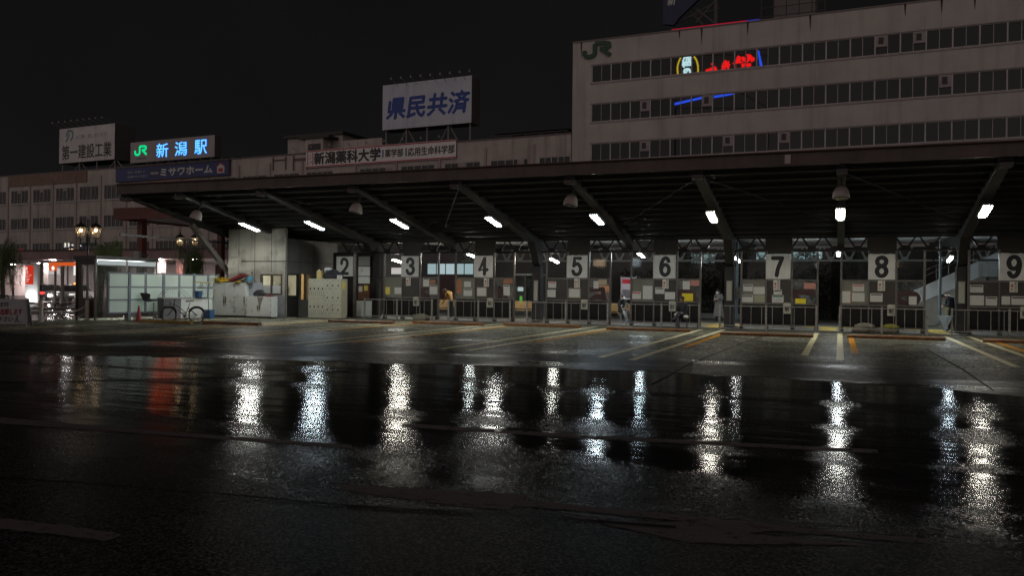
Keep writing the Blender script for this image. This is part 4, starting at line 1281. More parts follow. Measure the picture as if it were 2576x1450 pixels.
# railings
def railing(xa, xb2, lb, y=34.42):
    t = thing('guard_rail', lb, 'railing', ((xa + xb2) / 2, y, 0), 0, 'grey railings at the bay heads')
    n = 7 if xb2 - xa > 3.4 else 6
    nb = 8 if xb2 - xa > 3.4 else 7
    MB().tube((xa, y, .97), (xb2, y, .97), .02).build('top_rail', RAILM, t)
    MB().tube((xa, y, .16), (xb2, y, .16), .02).build('bottom_rail', RAILM, t)
    xm = xa + (xb2 - xa) * .49
    for x in (xa, xm, xb2):
        MB().box(x - .035, x + .035, y - .03, y + .03, 0, 1.03).build('post', RAILM, t)
    for k in range(1, nb + 1):
        x = xa + (xb2 - xa) * k / (nb + 1)
        if abs(x - xm) < .1: continue
        MB().tube((x, y, .175), (x, y, .955), .011, n=8).build('baluster', RAILM, t)
for xa, xb2, nm in ((-21.5, -17.82, '3'), (-16.95, -13.85, '4'), (-13.03, -9.3, '5'), (-8.47, -5.4, '6'), (-4.56, -.84, '7'), (.02, 3.07, '8'), (3.9, 7.7, '9')):
    railing(xa, xb2, f'worn grey metal railing with thin uprights in front of the number {nm} screen')
# orange wheel stops
for pa, pb, lb in (((825, 812), (987, 816), 'long orange kerb block with pale end left of number 3'), ((1037, 816), (1214, 820), 'stained orange kerb block in front of number 3 and the gap beside it'), ((1267, 821), (1460, 826), 'orange kerb block in front of number 4 and the gap left of number 5'), ((1525, 830), (1736, 838), 'orange kerb block in front of number 5 and 6, below the sitting man'), ((1811, 842), (2046, 853), 'orange kerb block under the number 7 railing'), ((2131, 852), (2379, 858), 'orange kerb block under the number 8 railing'), ((2474, 863), (2690, 870), 'orange kerb block under number 9, cut by the right edge'),
                   ((348, 812), (479, 817), 'mossy yellow orange kerb block in front of the bicycle'), ((508, 815), (649, 821), 'rusty orange kerb block in front of the white cabinets')):
    a, b_ = gnd(*pa), gnd(*pb)
    y = (a.y + b_.y) / 2
    d = (ray(*pa), ray(*pb))
    xa, xb2 = y * d[0].x / d[0].y, y * d[1].x / d[1].y
    t = MB()
    c = .03
    t.prism([(xa, y, .004), (xa, y, .10), (xa, y + c, .125), (xa, y + .17, .125), (xa, y + .2, .10), (xa, y + .2, .004)], (xb2 - xa, 0, 0))
    o = t.build('wheel_stop', ORANGE if 'mossy' not in lb else mat('kerb_mossy', (.30, .20, .04), .55, noise=(3, .7)))
    tag(o, lb, 'kerb block', 'orange kerb blocks at the bay heads')

# ------------------------------------------------------------------ staff booth at the left end
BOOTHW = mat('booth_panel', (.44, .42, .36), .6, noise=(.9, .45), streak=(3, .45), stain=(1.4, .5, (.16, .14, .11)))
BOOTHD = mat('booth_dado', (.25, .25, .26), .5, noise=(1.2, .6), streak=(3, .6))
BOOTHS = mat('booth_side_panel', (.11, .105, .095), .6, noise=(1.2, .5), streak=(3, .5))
BX0, BX1, BY0, BY1, BZ = -28.6, -25.1, 33.0, 37.4, 4.0
BO = thing('staff_booth', 'tall pale panelled booth with lit window and glazed door behind the white cabinets', 'booth', (BX0, BY0, 0))
wa, wb = atY(656, 690, BY0), atY(710, 742, BY0)
wx0, wx1, wz0, wz1 = wa.x, wb.x, wb.z, wa.z
zs = 4.4
f = MB()
f.box(BX0, wx0, BY0, BY0 + .12, 0, zs); f.box(wx1, BX1, BY0, BY0 + .12, 0, zs)
f.box(wx0, wx1, BY0, BY0 + .12, wz1, zs); f.box(wx0, wx1, BY0, BY0 + .12, 0, wz0)
f.build('front_wall', BOOTHW, BO)
MB().box(wx0 - .1, BX1 + .003, BY0 - .02, BY0 - .003, .02, wz0 - .06).build('dado_panel', BOOTHD, BO)
def sideY(px): return atX(px, 720, BX1).y
dy0, dy1 = sideY((700 + 1060 / 4.143) * .755), sideY((700 + 1222 / 4.143) * .755)
vy0, vy1 = sideY((700 + 1245 / 4.143) * .755), sideY((700 + 1392 / 4.143) * .755)
dzt = atX(741, 689, BX1).z
dg0 = atX(741, 744, BX1).z
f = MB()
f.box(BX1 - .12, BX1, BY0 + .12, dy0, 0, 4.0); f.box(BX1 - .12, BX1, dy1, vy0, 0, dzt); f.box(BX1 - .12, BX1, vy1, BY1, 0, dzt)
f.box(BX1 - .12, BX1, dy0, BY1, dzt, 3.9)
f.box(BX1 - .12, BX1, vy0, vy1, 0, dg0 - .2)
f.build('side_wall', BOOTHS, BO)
f = MB()
f.box(BX0, BX0 + .12, BY0 + .12, BY1, 0, 3.9); f.box(BX0 + .12, BX1 - .12, BY1 - .12, BY1, 0, 3.9)
f.build('rear_wall', mat('booth_inner_wall', (.50, .47, .38), .8), BO)
MB().box(BX0 + .12, BX1 - .12, BY0 + .12, BY1 - .12, 2.62, 2.7).build('inner_ceiling', mat('booth_ceiling', (.5, .5, .46), .8), BO)
SEAM = mat('panel_seam', (.03, .028, .025), .7)
zseam = atY(650, 658, BY0).z
MB().box(BX0, BX1, BY0 - .008, BY0 - .002, zseam - .025, zseam + .025).build('seam_strip', SEAM, BO)
for px in (601, 641, 683): 
    x = atY(px, 650, BY0).x
    MB().box(x - .012, x + .012, BY0 - .007, BY0 - .002, (wz1 + .1) if px > 650 else .0, zs).build('seam_strip', SEAM, BO)
MB().box(BX1 + .002, BX1 + .008, BY0, BY1, zseam - .02, zseam + .02).build('seam_strip', SEAM, BO)
for y in (34.2, 35.3): MB().box(BX1 + .002, BX1 + .007, y, y + .02, dzt + .1, 3.9).build('seam_strip', SEAM, BO)
MB().tube((BX1 + .03, BY0 - .03, 0.02), (BX1 + .03, BY0 - .03, 4.5), .028).build('corner_pipe', POSTM, BO)
# window
WF = mat('booth_window_frame', (.075, .06, .045), .5, noise=(5, .4))
f = MB()
f.box(wx0, wx0 + .07, BY0 - .03, BY0 + .1, wz0, wz1); f.box(wx1 - .07, wx1, BY0 - .03, BY0 + .1, wz0, wz1)
f.box(wx0 + .07, wx1 - .07, BY0 - .03, BY0 + .1, wz1 - .07, wz1); f.box(wx0 + .07, wx1 - .07, BY0 - .03, BY0 + .1, wz0, wz0 + .06)
f.box((wx0 + wx1) / 2 - .03, (wx0 + wx1) / 2 + .03, BY0 - .03, BY0 + .1, wz0 + .06, wz1 - .07)
wo_ = f.build('window', WF, BO)
MB().box(wx0 + .07, wx1 - .07, BY0 + .04, BY0 + .05, wz0 + .45, wz1 - .07).build('pane', GLASS, wo_)
MB().box(wx0 + .07, wx1 - .07, BY0 + .04, BY0 + .05, wz0 + .06, wz0 + .445).build('frosted_pane', mat('frosted_film', (.46, .47, .46), .5), wo_)
# door and side window
f = MB()
f.box(BX1 - .10, BX1 + .02, dy0, dy0 + .07, .03, dzt); f.box(BX1 - .10, BX1 + .02, dy1 - .07, dy1, .03, dzt)
f.box(BX1 - .10, BX1 + .02, dy0 + .07, dy1 - .07, dzt - .08, dzt); f.box(BX1 - .08, BX1 + .0, dy0 + .07, dy1 - .07, .03, dg0)
do_ = f.build('door', mat('booth_door_black', (.022, .021, .02), .45, noise=(3, .3)), BO)
MB().box(BX1 - .05, BX1 - .04, dy0 + .07, dy1 - .07, dg0, dzt - .08).build('pane', GLASS, do_)
MB().tube((BX1 + .05, dy1 - .16, dg0 - .07), (BX1 + .05, dy1 - .04, dg0 - .07), .015).build('handle', CHROME, do_)
f = MB()
vz0 = dg0 - .2
f.box(BX1 - .10, BX1 + .02, vy0, vy0 + .05, vz0, dzt); f.box(BX1 - .10, BX1 + .02, vy1 - .05, vy1, vz0, dzt); f.box(BX1 - .1, BX1 + .02, (vy0 + vy1) / 2 - .03, (vy0 + vy1) / 2 + .03, vz0, dzt)
sw_ = f.build('window', WF, BO)
MB().box(BX1 - .05, BX1 - .04, vy0 + .05, vy1 - .05, vz0, dzt).build('pane', GLASS, sw_)
# inside: lamp, shelf, coat, papers
MB().box(BX0 + .9, BX0 + 2.5, 34.8, 34.92, 2.55, 2.60).build('ceiling_light', emit('booth_light', (1, .93, .76), 120), BO)
MB().box(-27.2, -26.7, BY1 - .7, BY1 - .13, .2, 2.3).build('inner_cupboard', mat('pine_board', (.42, .25, .09), .5, noise=(2, .3)), BO)
MB().box(-26.4, -25.7, BY1 - .5, BY1 - .13, 1.55, 2.05).build('inner_shelf', mat('light_wood', (.50, .34, .14), .5), BO)
MB().lathe([(.05, .45), (.12, .38), (.24, .30), (.25, .1), (.22, -.3), (.24, -.62), (.2, -.63)], (-28.2, 36.9, 1.35), 14).build('hanging_coat', mat('grey_coat', (.12, .11, .12), .9), BO)
MB().box(BX0 + .13, BX0 + .15, 34.2, 34.8, 1.2, 1.9).box(BX0 + .13, BX0 + .15, 35.1, 35.8, 1.1, 2.0).box(BX0 + .13, BX0 + .15, 36.0, 36.5, 1.3, 1.8).build('wall_papers', PAPER, BO)
MB().box(-27.8, -27.6, 33.6, 33.63, 1.3, 1.8).build('green_note', mat('green_note', (.05, .4, .2), .5), BO)
MB().box(-25.9, -25.7, 36.5, 36.8, 1.2, 2.0).build('yellow_note', PAPERY, BO)
# vent hood
ha, hb = atY(583, 690, BY0), atY(607, 661, BY0)
MB().prism([(ha.x, BY0 - .003, ha.z + .35), (ha.x, BY0 - .003, hb.z + .3), (ha.x, BY0 - .2, hb.z + .22), (ha.x, BY0 - .34, ha.z + .35)], (hb.x - ha.x, 0, 0)).build('vent_hood', BOOTHW, BO)
MB().ball((atY(634, 688, BY0).x, BY0, atY(634, 688, BY0).z), (.05, .02, .045)).build('pipe_hole', INK, BO)

# ------------------------------------------------------------------ white cabinets and what lies on them
CY = 32.3
def cab(name, label, px0, px1, pyt, doors, depth, m, y=CY, lockstain=True, group=None, foot=.08):
    a, b_ = atY(px0, pyt, y), atY(px1, pyt, y)
    z1_ = a.z
    t = thing(name, label, 'cabinet', ((a.x + b_.x) / 2, y, 0), 0, group)
    MB().box(a.x, b_.x, y + .02, y + depth, foot, z1_).build('body', m, t)
    MB().box(a.x + .03, b_.x - .03, y + .05, y + depth - .03, .005, foot - .002).build('base', STEEL, t)
    for i in range(len(doors) - 1):
        xa, xb2 = a.x + (b_.x - a.x) * doors[i] + .006, a.x + (b_.x - a.x) * doors[i + 1] - .006
        d = MB().box(xa, xb2, y - .005, y + .018, foot + .03, z1_ - .02).build('door', m, t)
        hx = xb2 - .05 if i % 2 == 0 else xa + .05
        MB().box(hx - .015, hx + .015, y - .03, y - .006, z1_ * .42, z1_ * .52).build('handle', mat('rusty_latch', (.10, .06, .04), .7, noise=(20, .6)), d)
        for zz in (.25, z1_ * .55, z1_ - .22):
            xh = xa + .03 if i % 2 == 0 else xb2 - .03
            MB().box(xh - .012, xh + .012, y - .012, y - .006, zz, zz + .09).build('hinge', mat('rusty_latch', (.10, .06, .04), .7), d)
        st = MB().prism([(hx - .06, y - .0072, z1_ * .6), (hx + .05, y - .0072, z1_ * .6), (hx + .02, y - .0072, z1_ * .34), (hx - .03, y - .0072, z1_ * .3)], (0, -.0008, 0))
        st.build('grime_stain', mat('grime', (.27, .24, .19), .8, noise=(8, .6)), d)
    return t, a.x, b_.x, z1_
c1, ax1, bx1, zt1 = cab('storage_cabinet', 'tall three door white cabinet with rusty latches in front of the booth', 537, 617.5, 711, (0, .365, .67, 1), .5, WHITEM, group='white cabinets by the booth')
c2, ax2, bx2, zt2 = cab('storage_cabinet', 'plain bluish grey cabinet standing behind the low white cabinet', 619, 651, 711.5, (0, 1), .25, mat('grey_enamel', (.36, .38, .42), .45, noise=(1.5, .25)), y=32.55, group='white cabinets by the booth')
c3, ax3, bx3, zt3 = cab('storage_cabinet', 'low two door white cabinet with a soot stained middle, right of the tall one', 619.5, 683, 745.5, (0, .5, 1), .45, WHITEM, y=31.98, group='white cabinets by the booth')
MB().prism([(bx3 - .84, 31.973, zt3 - .02), (bx3 - .45, 31.973, zt3 - .02), (bx3 - .60, 31.973, zt3 - .36), (bx3 - .68, 31.973, zt3 - .62)], (0, -.001, 0)).build('soot_mark', mat('soot', (.24, .21, .17), .8, noise=(6, .5)), c3)
# red stacking chair lying on the tall cabinet
rc = thing('red_chair', 'folded chair with a red seat lying on top of the tall white cabinet', 'chair', (ax1 + 1.35, CY + .25, zt1))
x, y, z = ax1 + 1.3, CY + .25, zt1
MB().prism([(x - .42, y - .2, z + .14), (x + .32, y - .2, z + .44), (x + .42, y - .2, z + .40), (x + .42, y - .2, z + .34), (x - .30, y - .2, z + .06), (x - .42, y - .2, z + .08)], (0, .42, 0)).build('seat', RED, rc)
for s_ in (-.22, .24):
    MB().path([(x - .65, y + s_, z + .03), (x + .1, y + s_, z + .12), (x + .55, y + s_, z + .36), (x + .95, y + s_, z + .03)], .014, 6).build('leg', STEEL, rc)
MB().path([(x + .3, y - .22, z + .42), (x + .6, y - .22, z + .44), (x + 1.0, y - .22, z + .10)], .014, 6).build('frame', STEEL, rc)
pc_ = thing('paint_can', 'tin can with a blue label on the tall white cabinet beside the red chair', 'can', (ax1 + 2.13, CY + .12, zt1))
x, y = ax1 + 2.13, CY + .12
MB().lathe([(.15, .0), (.15, .34), (.155, .36), (.145, .36)], (x, y, zt1), 18).build('tin', GALV, pc_, smooth=True)
MB().lathe([(.153, .08), (.153, .30)], (x, y, zt1), 18).build('paper_band', mat('label_blue', (.08, .28, .42), .4, noise=(9, .6)), pc_, smooth=True)
def blob(name, label, cat, c, r, m, n=14, jit=.25, seed=1, group=None):
    q = random.Random(seed)
    mb = MB().ball((0, 0, 0), 1, n, 9)
    for v in mb.v:
        k = 1 + q.uniform(-jit, jit)
        v.x, v.y, v.z = v.x * r[0] * k + c[0], v.y * r[1] * k + c[1], max(v.z * r[2] * k, -r[2] * .5) + c[2] + r[2] * .5
    return tag(mb.build(name, m, smooth=True), label, cat, group)
YEL = mat('yellow_cloth', (.48, .32, .02), .7, noise=(9, .4))
blob('yellow_gloves', 'crumpled yellow gloves at the left end of the tall cabinet top', 'gloves', (ax1 + .35, CY + .2, zt1), (.42, .22, .16), YEL, seed=3, jit=.4)
blob('yellow_gloves', 'small flat yellow glove lying under the red chair', 'gloves', (ax1 + 1.55, CY - .02, zt1), (.2, .1, .05), YEL, seed=4, jit=.4)
blob('black_cloth', 'black bundle of cloth on the low white cabinet', 'cloth', (ax3 + .62, 32.2, zt3), (.36, .2, .2), DARKCLOTH, seed=5, jit=.15)
tag(MB().box(bx3 - .38, bx3 + .02, 31.98, 32.13, zt3 + .003, zt3 + .05).build('red_bar', RED), 'short red bar lying on the low white cabinet under the booth window', 'bar')

# ------------------------------------------------------------------ lockers
LK = mat('locker_enamel', (.40, .39, .30), .45, noise=(1.5, .18), stain=(3, .3, (.2, .18, .13)))
LY = 33.2
def locker(label, px0, px1, cols_, rows_):
    a, b_ = atY(px0, 705, LY), atY(px1, 705, LY)
    zt_ = 1.94
    t = thing('locker', label, 'locker', ((a.x + b_.x) / 2, LY, 0), 0, 'grey green lockers')
    MB().box(a.x + .002, b_.x - .002, LY + .02, LY + .55, .17, zt_).build('body', LK, t)
    MB().box(a.x + .002, b_.x - .002, LY + .005, LY + .5, .06, .167).build('plinth', LK, t)
    w = (b_.x - a.x) / cols_
    h = (zt_ - .2) / rows_
    pr_d = None
    for i in range(cols_):
        for j in range(rows_):
            xa, za = a.x + i * w, .19 + j * h
            if pr_d is None:
                d = MB().box(xa + .006, xa + w - .006, LY, LY + .018, za + .006, za + h - .006).build('door', LK, t)
                MB().box(xa + w * .36, xa + w * .62, LY - .006, LY - .001, za + h * .40, za + h * .52).build('handle', INK, d)
                MB().lathe([(.02, 0), (.02, .012)], (xa + w * .5, LY - .001, za + h - .08), 10, (0, -1, 0)).build('lock', CHROME, d)
                for s_ in (.2, .75): MB().box(xa + w * s_, xa + w * s_ + .012, LY - .003, LY - .0005, za + .05, za + h * .3).build('vent_slit', SEAM, d)
                pr_d = (d, i, j)
            else:
                move_part(copy_tree(pr_d[0], t), w * i, 0, h * j)
    return t, a.x, b_.x
l1, lx0, lx1 = locker('grey green steel locker with four columns of two doors, nearer the booth door', 776, 817, 4, 2)
l2, lx2, lx3 = locker('grey green steel locker with three columns of three doors, left of the number 2', 817.5, 858, 3, 3)
MB().box(lx3, lx3 + .012, LY + .1, LY + .35, 1.45, 1.8).build('yellow_notice', PAPERY, l2)
jc = thing('jerry_can', 'yellowish plastic jerry can on the left locker', 'can', (lx0 + .55, LY + .25, 1.94))
x, y = lx0 + .5, LY + .25
MB().prism([(x - .14, y - .1, 1.943), (x + .14, y - .1, 1.943), (x + .14, y - .1, 2.26), (x + .06, y - .1, 2.34), (x - .10, y - .1, 2.34), (x - .14, y - .1, 2.28)], (0, .2, 0)).build('body', mat('jerry_plastic', (.48, .38, .15), .4, noise=(5, .3)), jc)
MB().lathe([(.03, 0), (.035, .05), (.03, .06)], (x - .06, y, 2.34), 10).build('cap', WHITEM, jc)
blob('plastic_bag', 'white plastic bag behind the jerry can on the lockers', 'bag', (lx0 + .9, LY + .4, 2.2), (.3, .15, .18), mat('bag_white', (.42, .42, .42), .5), seed=8)
blob('black_bag', 'black bin bag heap on top of the lockers', 'bag', (lx0 + 1.2, LY + .3, 1.943), (.55, .22, .28), DARKCLOTH, seed=9, jit=.3)
tag(MB().path([(lx0 + .7, LY + .1, 2.26), (lx0 + 1.4, LY + .15, 2.2), (lx3 - .1, LY + .1, 2.0)], .025, 6).build('black_pole', BLACKP), 'black pole leaning over the bags on the lockers', 'pole')
ps = thing('small_plate', 'small white plate with a black mark on the right end of the lockers', 'sign', (lx3 - .1, LY + .1, 1.945))
MB().box(lx3 - .28, lx3 - .0, LY + .08, LY + .1, 1.945, 2.12).build('board', SIGNW, ps)
MB().bar((lx3 - .2, LY + .076, 1.97), (lx3 - .06, LY + .076, 2.09), .03, .004).build('mark', INK, ps)

# ------------------------------------------------------------------ frosted panel fence, counter, stool, cone, bicycle
FX = -28.95
FF = thing('panel_fence', 'fence of frosted white panels in a blue grey steel frame behind the bicycle', 'fence', (FX, 28.5, 0))
FFM = mat('fence_frame', (.17, .20, .235), .5, noise=(4, .35))
FROST = nodes('frosted_panel')
def frosted():
    m, t, o = FROST
    d = t.nodes.new('ShaderNodeBsdfPrincipled')
    d.inputs['Base Color'].default_value = (.76, .80, .76, 1)
    d.inputs['Roughness'].default_value = .5
    tl = t.nodes.new('ShaderNodeBsdfTranslucent')
    tl.inputs[0].default_value = (.75, .85, .78, 1)
    x = t.nodes.new('ShaderNodeMixShader')
    x.inputs[0].default_value = .55
    t.links.new(d.outputs[0], x.inputs[1]); t.links.new(tl.outputs[0], x.inputs[2]); t.links.new(x.outputs[0], o.inputs[0])
    return m
FROSTM = frosted()
fpx = [272, 324.5, 365.8, 410.5, 450, 487, 522, 548]
fy = [atX(p, 740, FX).y for p in fpx]
fz = [.36, .92, 1.47, 2.06]
for i, y in enumerate(fy):
    wide = i in (1, 3, 5)
    w = .13 if wide else .07
    MB().box(FX - .05, FX + .05, y - w / 2, y + w / 2, 0 if wide else .3, 2.12).build('post', FFM, FF)
for i in range(len(fy) - 1):
    ya, yb = fy[i] + .07, fy[i + 1] - .07
    for z in (.33, .9, 1.45, 2.06): MB().box(FX - .04, FX + .04, ya, yb, z - .025, z + .025).build('rail', FFM, FF)
    for j in range(3): MB().box(FX - .008, FX + .008, ya, yb, fz[j] + .0, fz[j + 1] - .04).build('panel', FROSTM, FF)
# information kiosk behind the fence
KX0, KX1, KY0, KY1 = -30.65, -29.5, 25.9, 29.2
KI = thing('information_kiosk', 'black metal kiosk with a flat roof and lit clerestory panes, left of the frosted fence', 'kiosk', (KX0, KY0, 0))
KM = mat('kiosk_metal', (.030, .027, .024), .3, .3, noise=(3, .4))
MB().box(KX0 - .1, KX1 + .06, KY0 - .1, KY1 + .1, 2.62, 2.78).build('roof', KM, KI)
MB().box(KX0, KX1, KY0, KY0 + .06, 0.1, .95).build('front_panel', mat('kiosk_front', (.05, .038, .034), .3, .2, noise=(2, .4)), KI)
MB().box(KX0, KX0 + .3, KY0 - .01, KY0 + .06, .953, 2.4).build('vent_panel', mat('kiosk_vent', (.10, .08, .055), .5, .3), KI)
mb = MB()
for k in range(24): mb.box(KX0 + .08, KX0 + .24, KY0 - .02, KY0 - .012, 1.0 + k * .045, 1.02 + k * .045)
mb.build('vent_slats', INK, KI)
for x, y in ((KX0 + .02, KY0), (KX1 - .02, KY0 - .02), (KX1 - .02, KY0 + 1.6), (KX1 - .02, KY1), (KX0 + .02, KY1)):
    MB().box(x - .04, x + .04, y - .04, y + .04, .0, 2.618).build('post', POSTM if x > -30 else KM, KI)
MB().box(KX0, KX1, KY0 + .02, KY0 + .03, .96, 2.36).build('glass_pane', clear('kiosk_glass', tint=(.6, .6, .6), dirt=.02), KI)
MB().box(KX1 - .03, KX1 - .02, KY0 + .06, KY1 - .06, .1, 2.34).build('glass_pane', clear('kiosk_glass', tint=(.6, .6, .6), dirt=.02), KI)
for ya, yb in ((KY0 + .06, KY0 + 1.54), (KY0 + 1.66, KY1 - .06)): MB().box(KX1 - .02, KX1 + .0, ya, yb, 2.40, 2.60).build('clerestory', emit('kiosk_clerestory', (.85, .95, .95), .40), KI)
MB().box(KX0, KX1, KY0 - .03, KY0 - .003, 2.38, 2.618).build('fascia', KM, KI)
MB().box(KX1 - .04, KX1 + .01, KY0 + .06, KY1 - .06, 2.34, 2.39).build('transom', KM, KI)
MB().box(KX0 + .3, KX1 - .25, KY0 + .5, KY1 - .4, 2.54, 2.58).build('ceiling_light', emit('kiosk_light', (.9, 1, .97), 14), KI)
MB().box(KX0 + .1, KX0 + .8, KY1 - .7, KY1 - .1, .1, 1.5).build('machine', mat('machine_grey', (.12, .12, .125), .4), KI)
MB().box(-30.2, -29.7, KY0, KY0 + .0, 0, .01).build('threshold', KM, KI) if False else None
bl = thing('added_backlight', 'unseen tube lamp added behind the frosted fence to light its panels', 'lamp', (FX - 1.6, 29.5, 2.2))  # unseen backlight added to make the fence panels glow
MB().path([(FX - 1.3, 27.2, 1.9), (FX - 1.3, 28.4, 1.9)], .02, 8).path([(FX - 1.3, 29.6, 1.9), (FX - 1.3, 30.8, 1.9)], .02, 8).build('tube', emit('fence_backlight', (.95, 1, .94), 420), bl)
MB().box(FX - 1.36, FX - 1.24, 27.1, 30.9, 1.94, 1.98).build('housing', HOUS, bl)
# counter box
QA, QB = atY(412, 780, 28.4), atY(523, 780, 30.5)
QA.z = QB.z = 0
QD = (QB - QA).normalized()
QN = Vector((QD.y, -QD.x, 0))                            # faces the bays
CT = thing('work_counter', 'long white and grey counter box behind the bicycle', 'counter', (QA + QB) / 2, math.atan2(QD.y, QD.x))
ql = (QB - QA).length
def qp(t, d, z): return QA + QD * (ql * t) - QN * d + Vector((0, 0, z))
MB().box(-ql * .12, ql / 2, 0, .55, .04, .93).build('white_side', WHITEM, CT, local=True)
MB().box(-ql / 2, -ql * .12 - .003, .015, .55, .04, .93).build('grey_side', mat('counter_grey', (.13, .13, .14), .5, noise=(2, .3)), CT, local=True)
MB().box(-ql / 2 - .02, ql / 2 + .02, -.03, .57, .932, .965).build('top', mat('counter_top', (.25, .25, .25), .5), CT, local=True)
g = qp(1.06, .1, 0)
tag(MB().box(g.x - .08, g.x + .08, g.y - .1, g.y + .1, .02, .92).build('white_pillar', WHITEM), 'narrow stained white pillar at the right end of the counter', 'pillar')
g = qp(.84, .25, .966)
bk = thing('bucket', 'blue bucket on the counter in front of the frosted fence', 'bucket', g)
MB().lathe([(.15, 0), (.19, .30), (.205, .31), (.205, .33), (.18, .33), (.14, .03)], (0, 0, 0), 20).build('tub', BLUE, bk, local=True, smooth=True)
MB().path([(.03, -.2, .30), (.14, -.2, .16), (.14, .2, .16), (.03, .2, .30)], .008, 6).build('handle', BLUE, bk, local=True)
g = qp(.86, .05, .966)
bs = thing('dish_tray', 'dark shallow tray under the blue bucket at the counter end', 'tray', g)
MB().box(-.1, .12, -.3, .3, 0, .035).build('tray', STEEL, bs, local=True)
g = qp(.28, .25, .966)
cr_ = thing('wire_crate', 'see-through wire crate tipped on the counter', 'crate', g, math.atan2(QD.y, QD.x))
f = MB()
T = [(-.65, -.2, .01), (-.4, -.2, .40), (.25, -.2, .44), (.75, -.2, .02)]
Bk = [(a, b_ + .4, c_) for a, b_, c_ in T]
for P in (T, Bk):
    for i in range(4): f.tube(P[i], P[(i + 1) % 4], .012, n=6)
for i in range(4): f.tube(T[i], Bk[i], .012, n=6)
for k in range(1, 9):
    t_ = k / 9
    a = Vector(T[1]).lerp(Vector(T[2]), t_); b_ = Vector(T[0]).lerp(Vector(T[3]), t_)
    f.tube(a, b_, .005, n=5); f.tube(a, a + Vector((0, .4, 0)), .005, n=5)
f.build('wire_frame', mat('crate_plastic', (.42, .42, .40), .4), cr_, local=True)
hr = thing('clothes_rail', 'yellowish rail with black wire hangers fixed in front of the frosted fence', 'rail', (-27.6, 29.6, 1.55))
hy = 29.3
h0, h1 = atY(488, 710, hy), atY(530, 712, hy)
MB().tube(h0, h1, .02).build('rail', YELLOWC, hr)
for px in (504, 509, 527):
    p = atY(px, 712, hy)
    MB().path([p + Vector((0, 0, .02)), p + Vector((0, 0, -.1)), p + Vector((-.17, 0, -.25)), p + Vector((.17, 0, -.25)), p + Vector((0, 0, -.1))], .010, 6).build('hanger', BLACKP, hr)
# bar stool
g0 = gnd(386, 805)
ST = thing('bar_stool', 'bar stool with black tub seat and chrome stem left of the bicycle', 'stool', g0, rad(10))
MB().lathe([(.19, 0), (.19, .02), (.06, .05), (.026, .07), (.026, .78)], n=18).build('stem', CHROME, ST, local=True, smooth=True)
MB().path([(.03, 0, .36), (.22, 0, .34), (.22, .1, .34), (.03, .1, .36)], .012, 6).build('foot_bar', CHROME, ST, local=True)
MB().prism([(-.27, -.2, .80), (.36, -.2, .86), (.36, -.2, .90), (-.27, -.2, .88)], (0, .4, 0)).build('seat', BLACKP, ST, local=True)
MB().prism([(-.27, -.2, .80), (-.27, -.2, .90), (-.46, -.2, 1.20), (-.54, -.2, 1.18), (-.36, -.2, .84)], (0, .4, 0)).prism([(-.44, -.22, 1.18), (-.05, -.22, 1.16), (-.02, -.22, 1.05), (-.2, -.22, .86), (-.3, -.22, .86)], (0, .03, 0)).build('backrest', BLACKP, ST, local=True)
MB().path([(-.52, -.24, 1.19), (-.34, -.24, .84), (-.1, -.24, .80), (.36, -.24, .875)], .012, 6).build('trim', CHROME, ST, local=True)
g0 = gnd(349, 809)
TCN = thing('traffic_cone', 'dull red traffic cone beside the bar stool', 'traffic cone', g0)
MB().box(-.17, .17, -.17, .17, 0, .035).build('base', RED, TCN, local=True)
MB().lathe([(.125, .036), (.03, .66), (.02, .67)], n=18).build('cone', RED, TCN, local=True, smooth=True)
# bicycle
g0 = gnd(459, 814)
BI = thing('bicycle', 'black city bicycle with wire front basket standing in front of the white counter', 'bicycle', g0, YAW + rad(2))
TYRE = mat('tyre_rubber', (.012, .012, .012), .6)
BKF = mat('bike_paint', (.014, .014, .018), .3)
for cx in (-.57, .57):
    wv = MB().ring((cx, 0, .335), (0, 1, 0), .315, .019, 40, 8).build('wheel', TYRE, BI, local=True, smooth=True)
    f = MB().ring((cx, 0, .335), (0, 1, 0), .29, .010, 36, 6)
    f.build('rim', mat('dull_rim', (.10, .10, .10), .4, .6), wv, local=True, smooth=True)
    f = MB().lathe([(.02, -.04), (.03, -.03), (.03, .03), (.02, .04)], (cx, 0, .335), 10, (0, 1, 0))
    for k in range(14):
        t_ = 2 * PI * k / 14
        f.tube((cx + .02 * math.cos(t_ + .5), .02 * (-1) ** k, .335 + .02 * math.sin(t_ + .5)), (cx + .288 * math.cos(t_), 0, .335 + .288 * math.sin(t_)), .0022, n=4)
    f.build('spokes', mat('dull_spoke', (.08, .08, .08), .4, .6), wv, local=True)
    pts = [(cx + .355 * math.cos(t_), 0, .335 + .355 * math.sin(t_)) for t_ in [rad(20 + 140 * k / 14) if cx > 0 else rad(15 + 110 * k / 14) for k in range(15)]]
    MB().path(pts, .022, 6).build('mudguard', BKF, BI, local=True)
bbk, head_b, head_t, seat_t = (.10, 0, .29), (-.36, 0, .70), (-.33, 0, .86), (.26, 0, .76)
f = MB()
f.tube(head_b, bbk, .018); f.tube((-.345, 0, .80), (.155, 0, .42), .016); f.tube(bbk, (.235, 0, .66), .017); f.tube(head_b, head_t, .022)
for s_ in (-.05, .05):
    f.tube((.10, s_ * .6, .29), (.57, s_, .335), .011); f.tube((.23, s_ * .4, .63), (.57, s_, .335), .010)
f.build('frame', BKF, BI, local=True, smooth=True)
f = MB()
for s_ in (-.05, .05): f.path([(-.365, s_ * .7, .69), (-.42, s_, .55), (-.57, s_, .335)], .012, 8)
f.build('fork', BKF, BI, local=True)
MB().tube((.235, 0, .66), (.30, 0, .86), .013).build('seat_post', CHROME, BI, local=True)
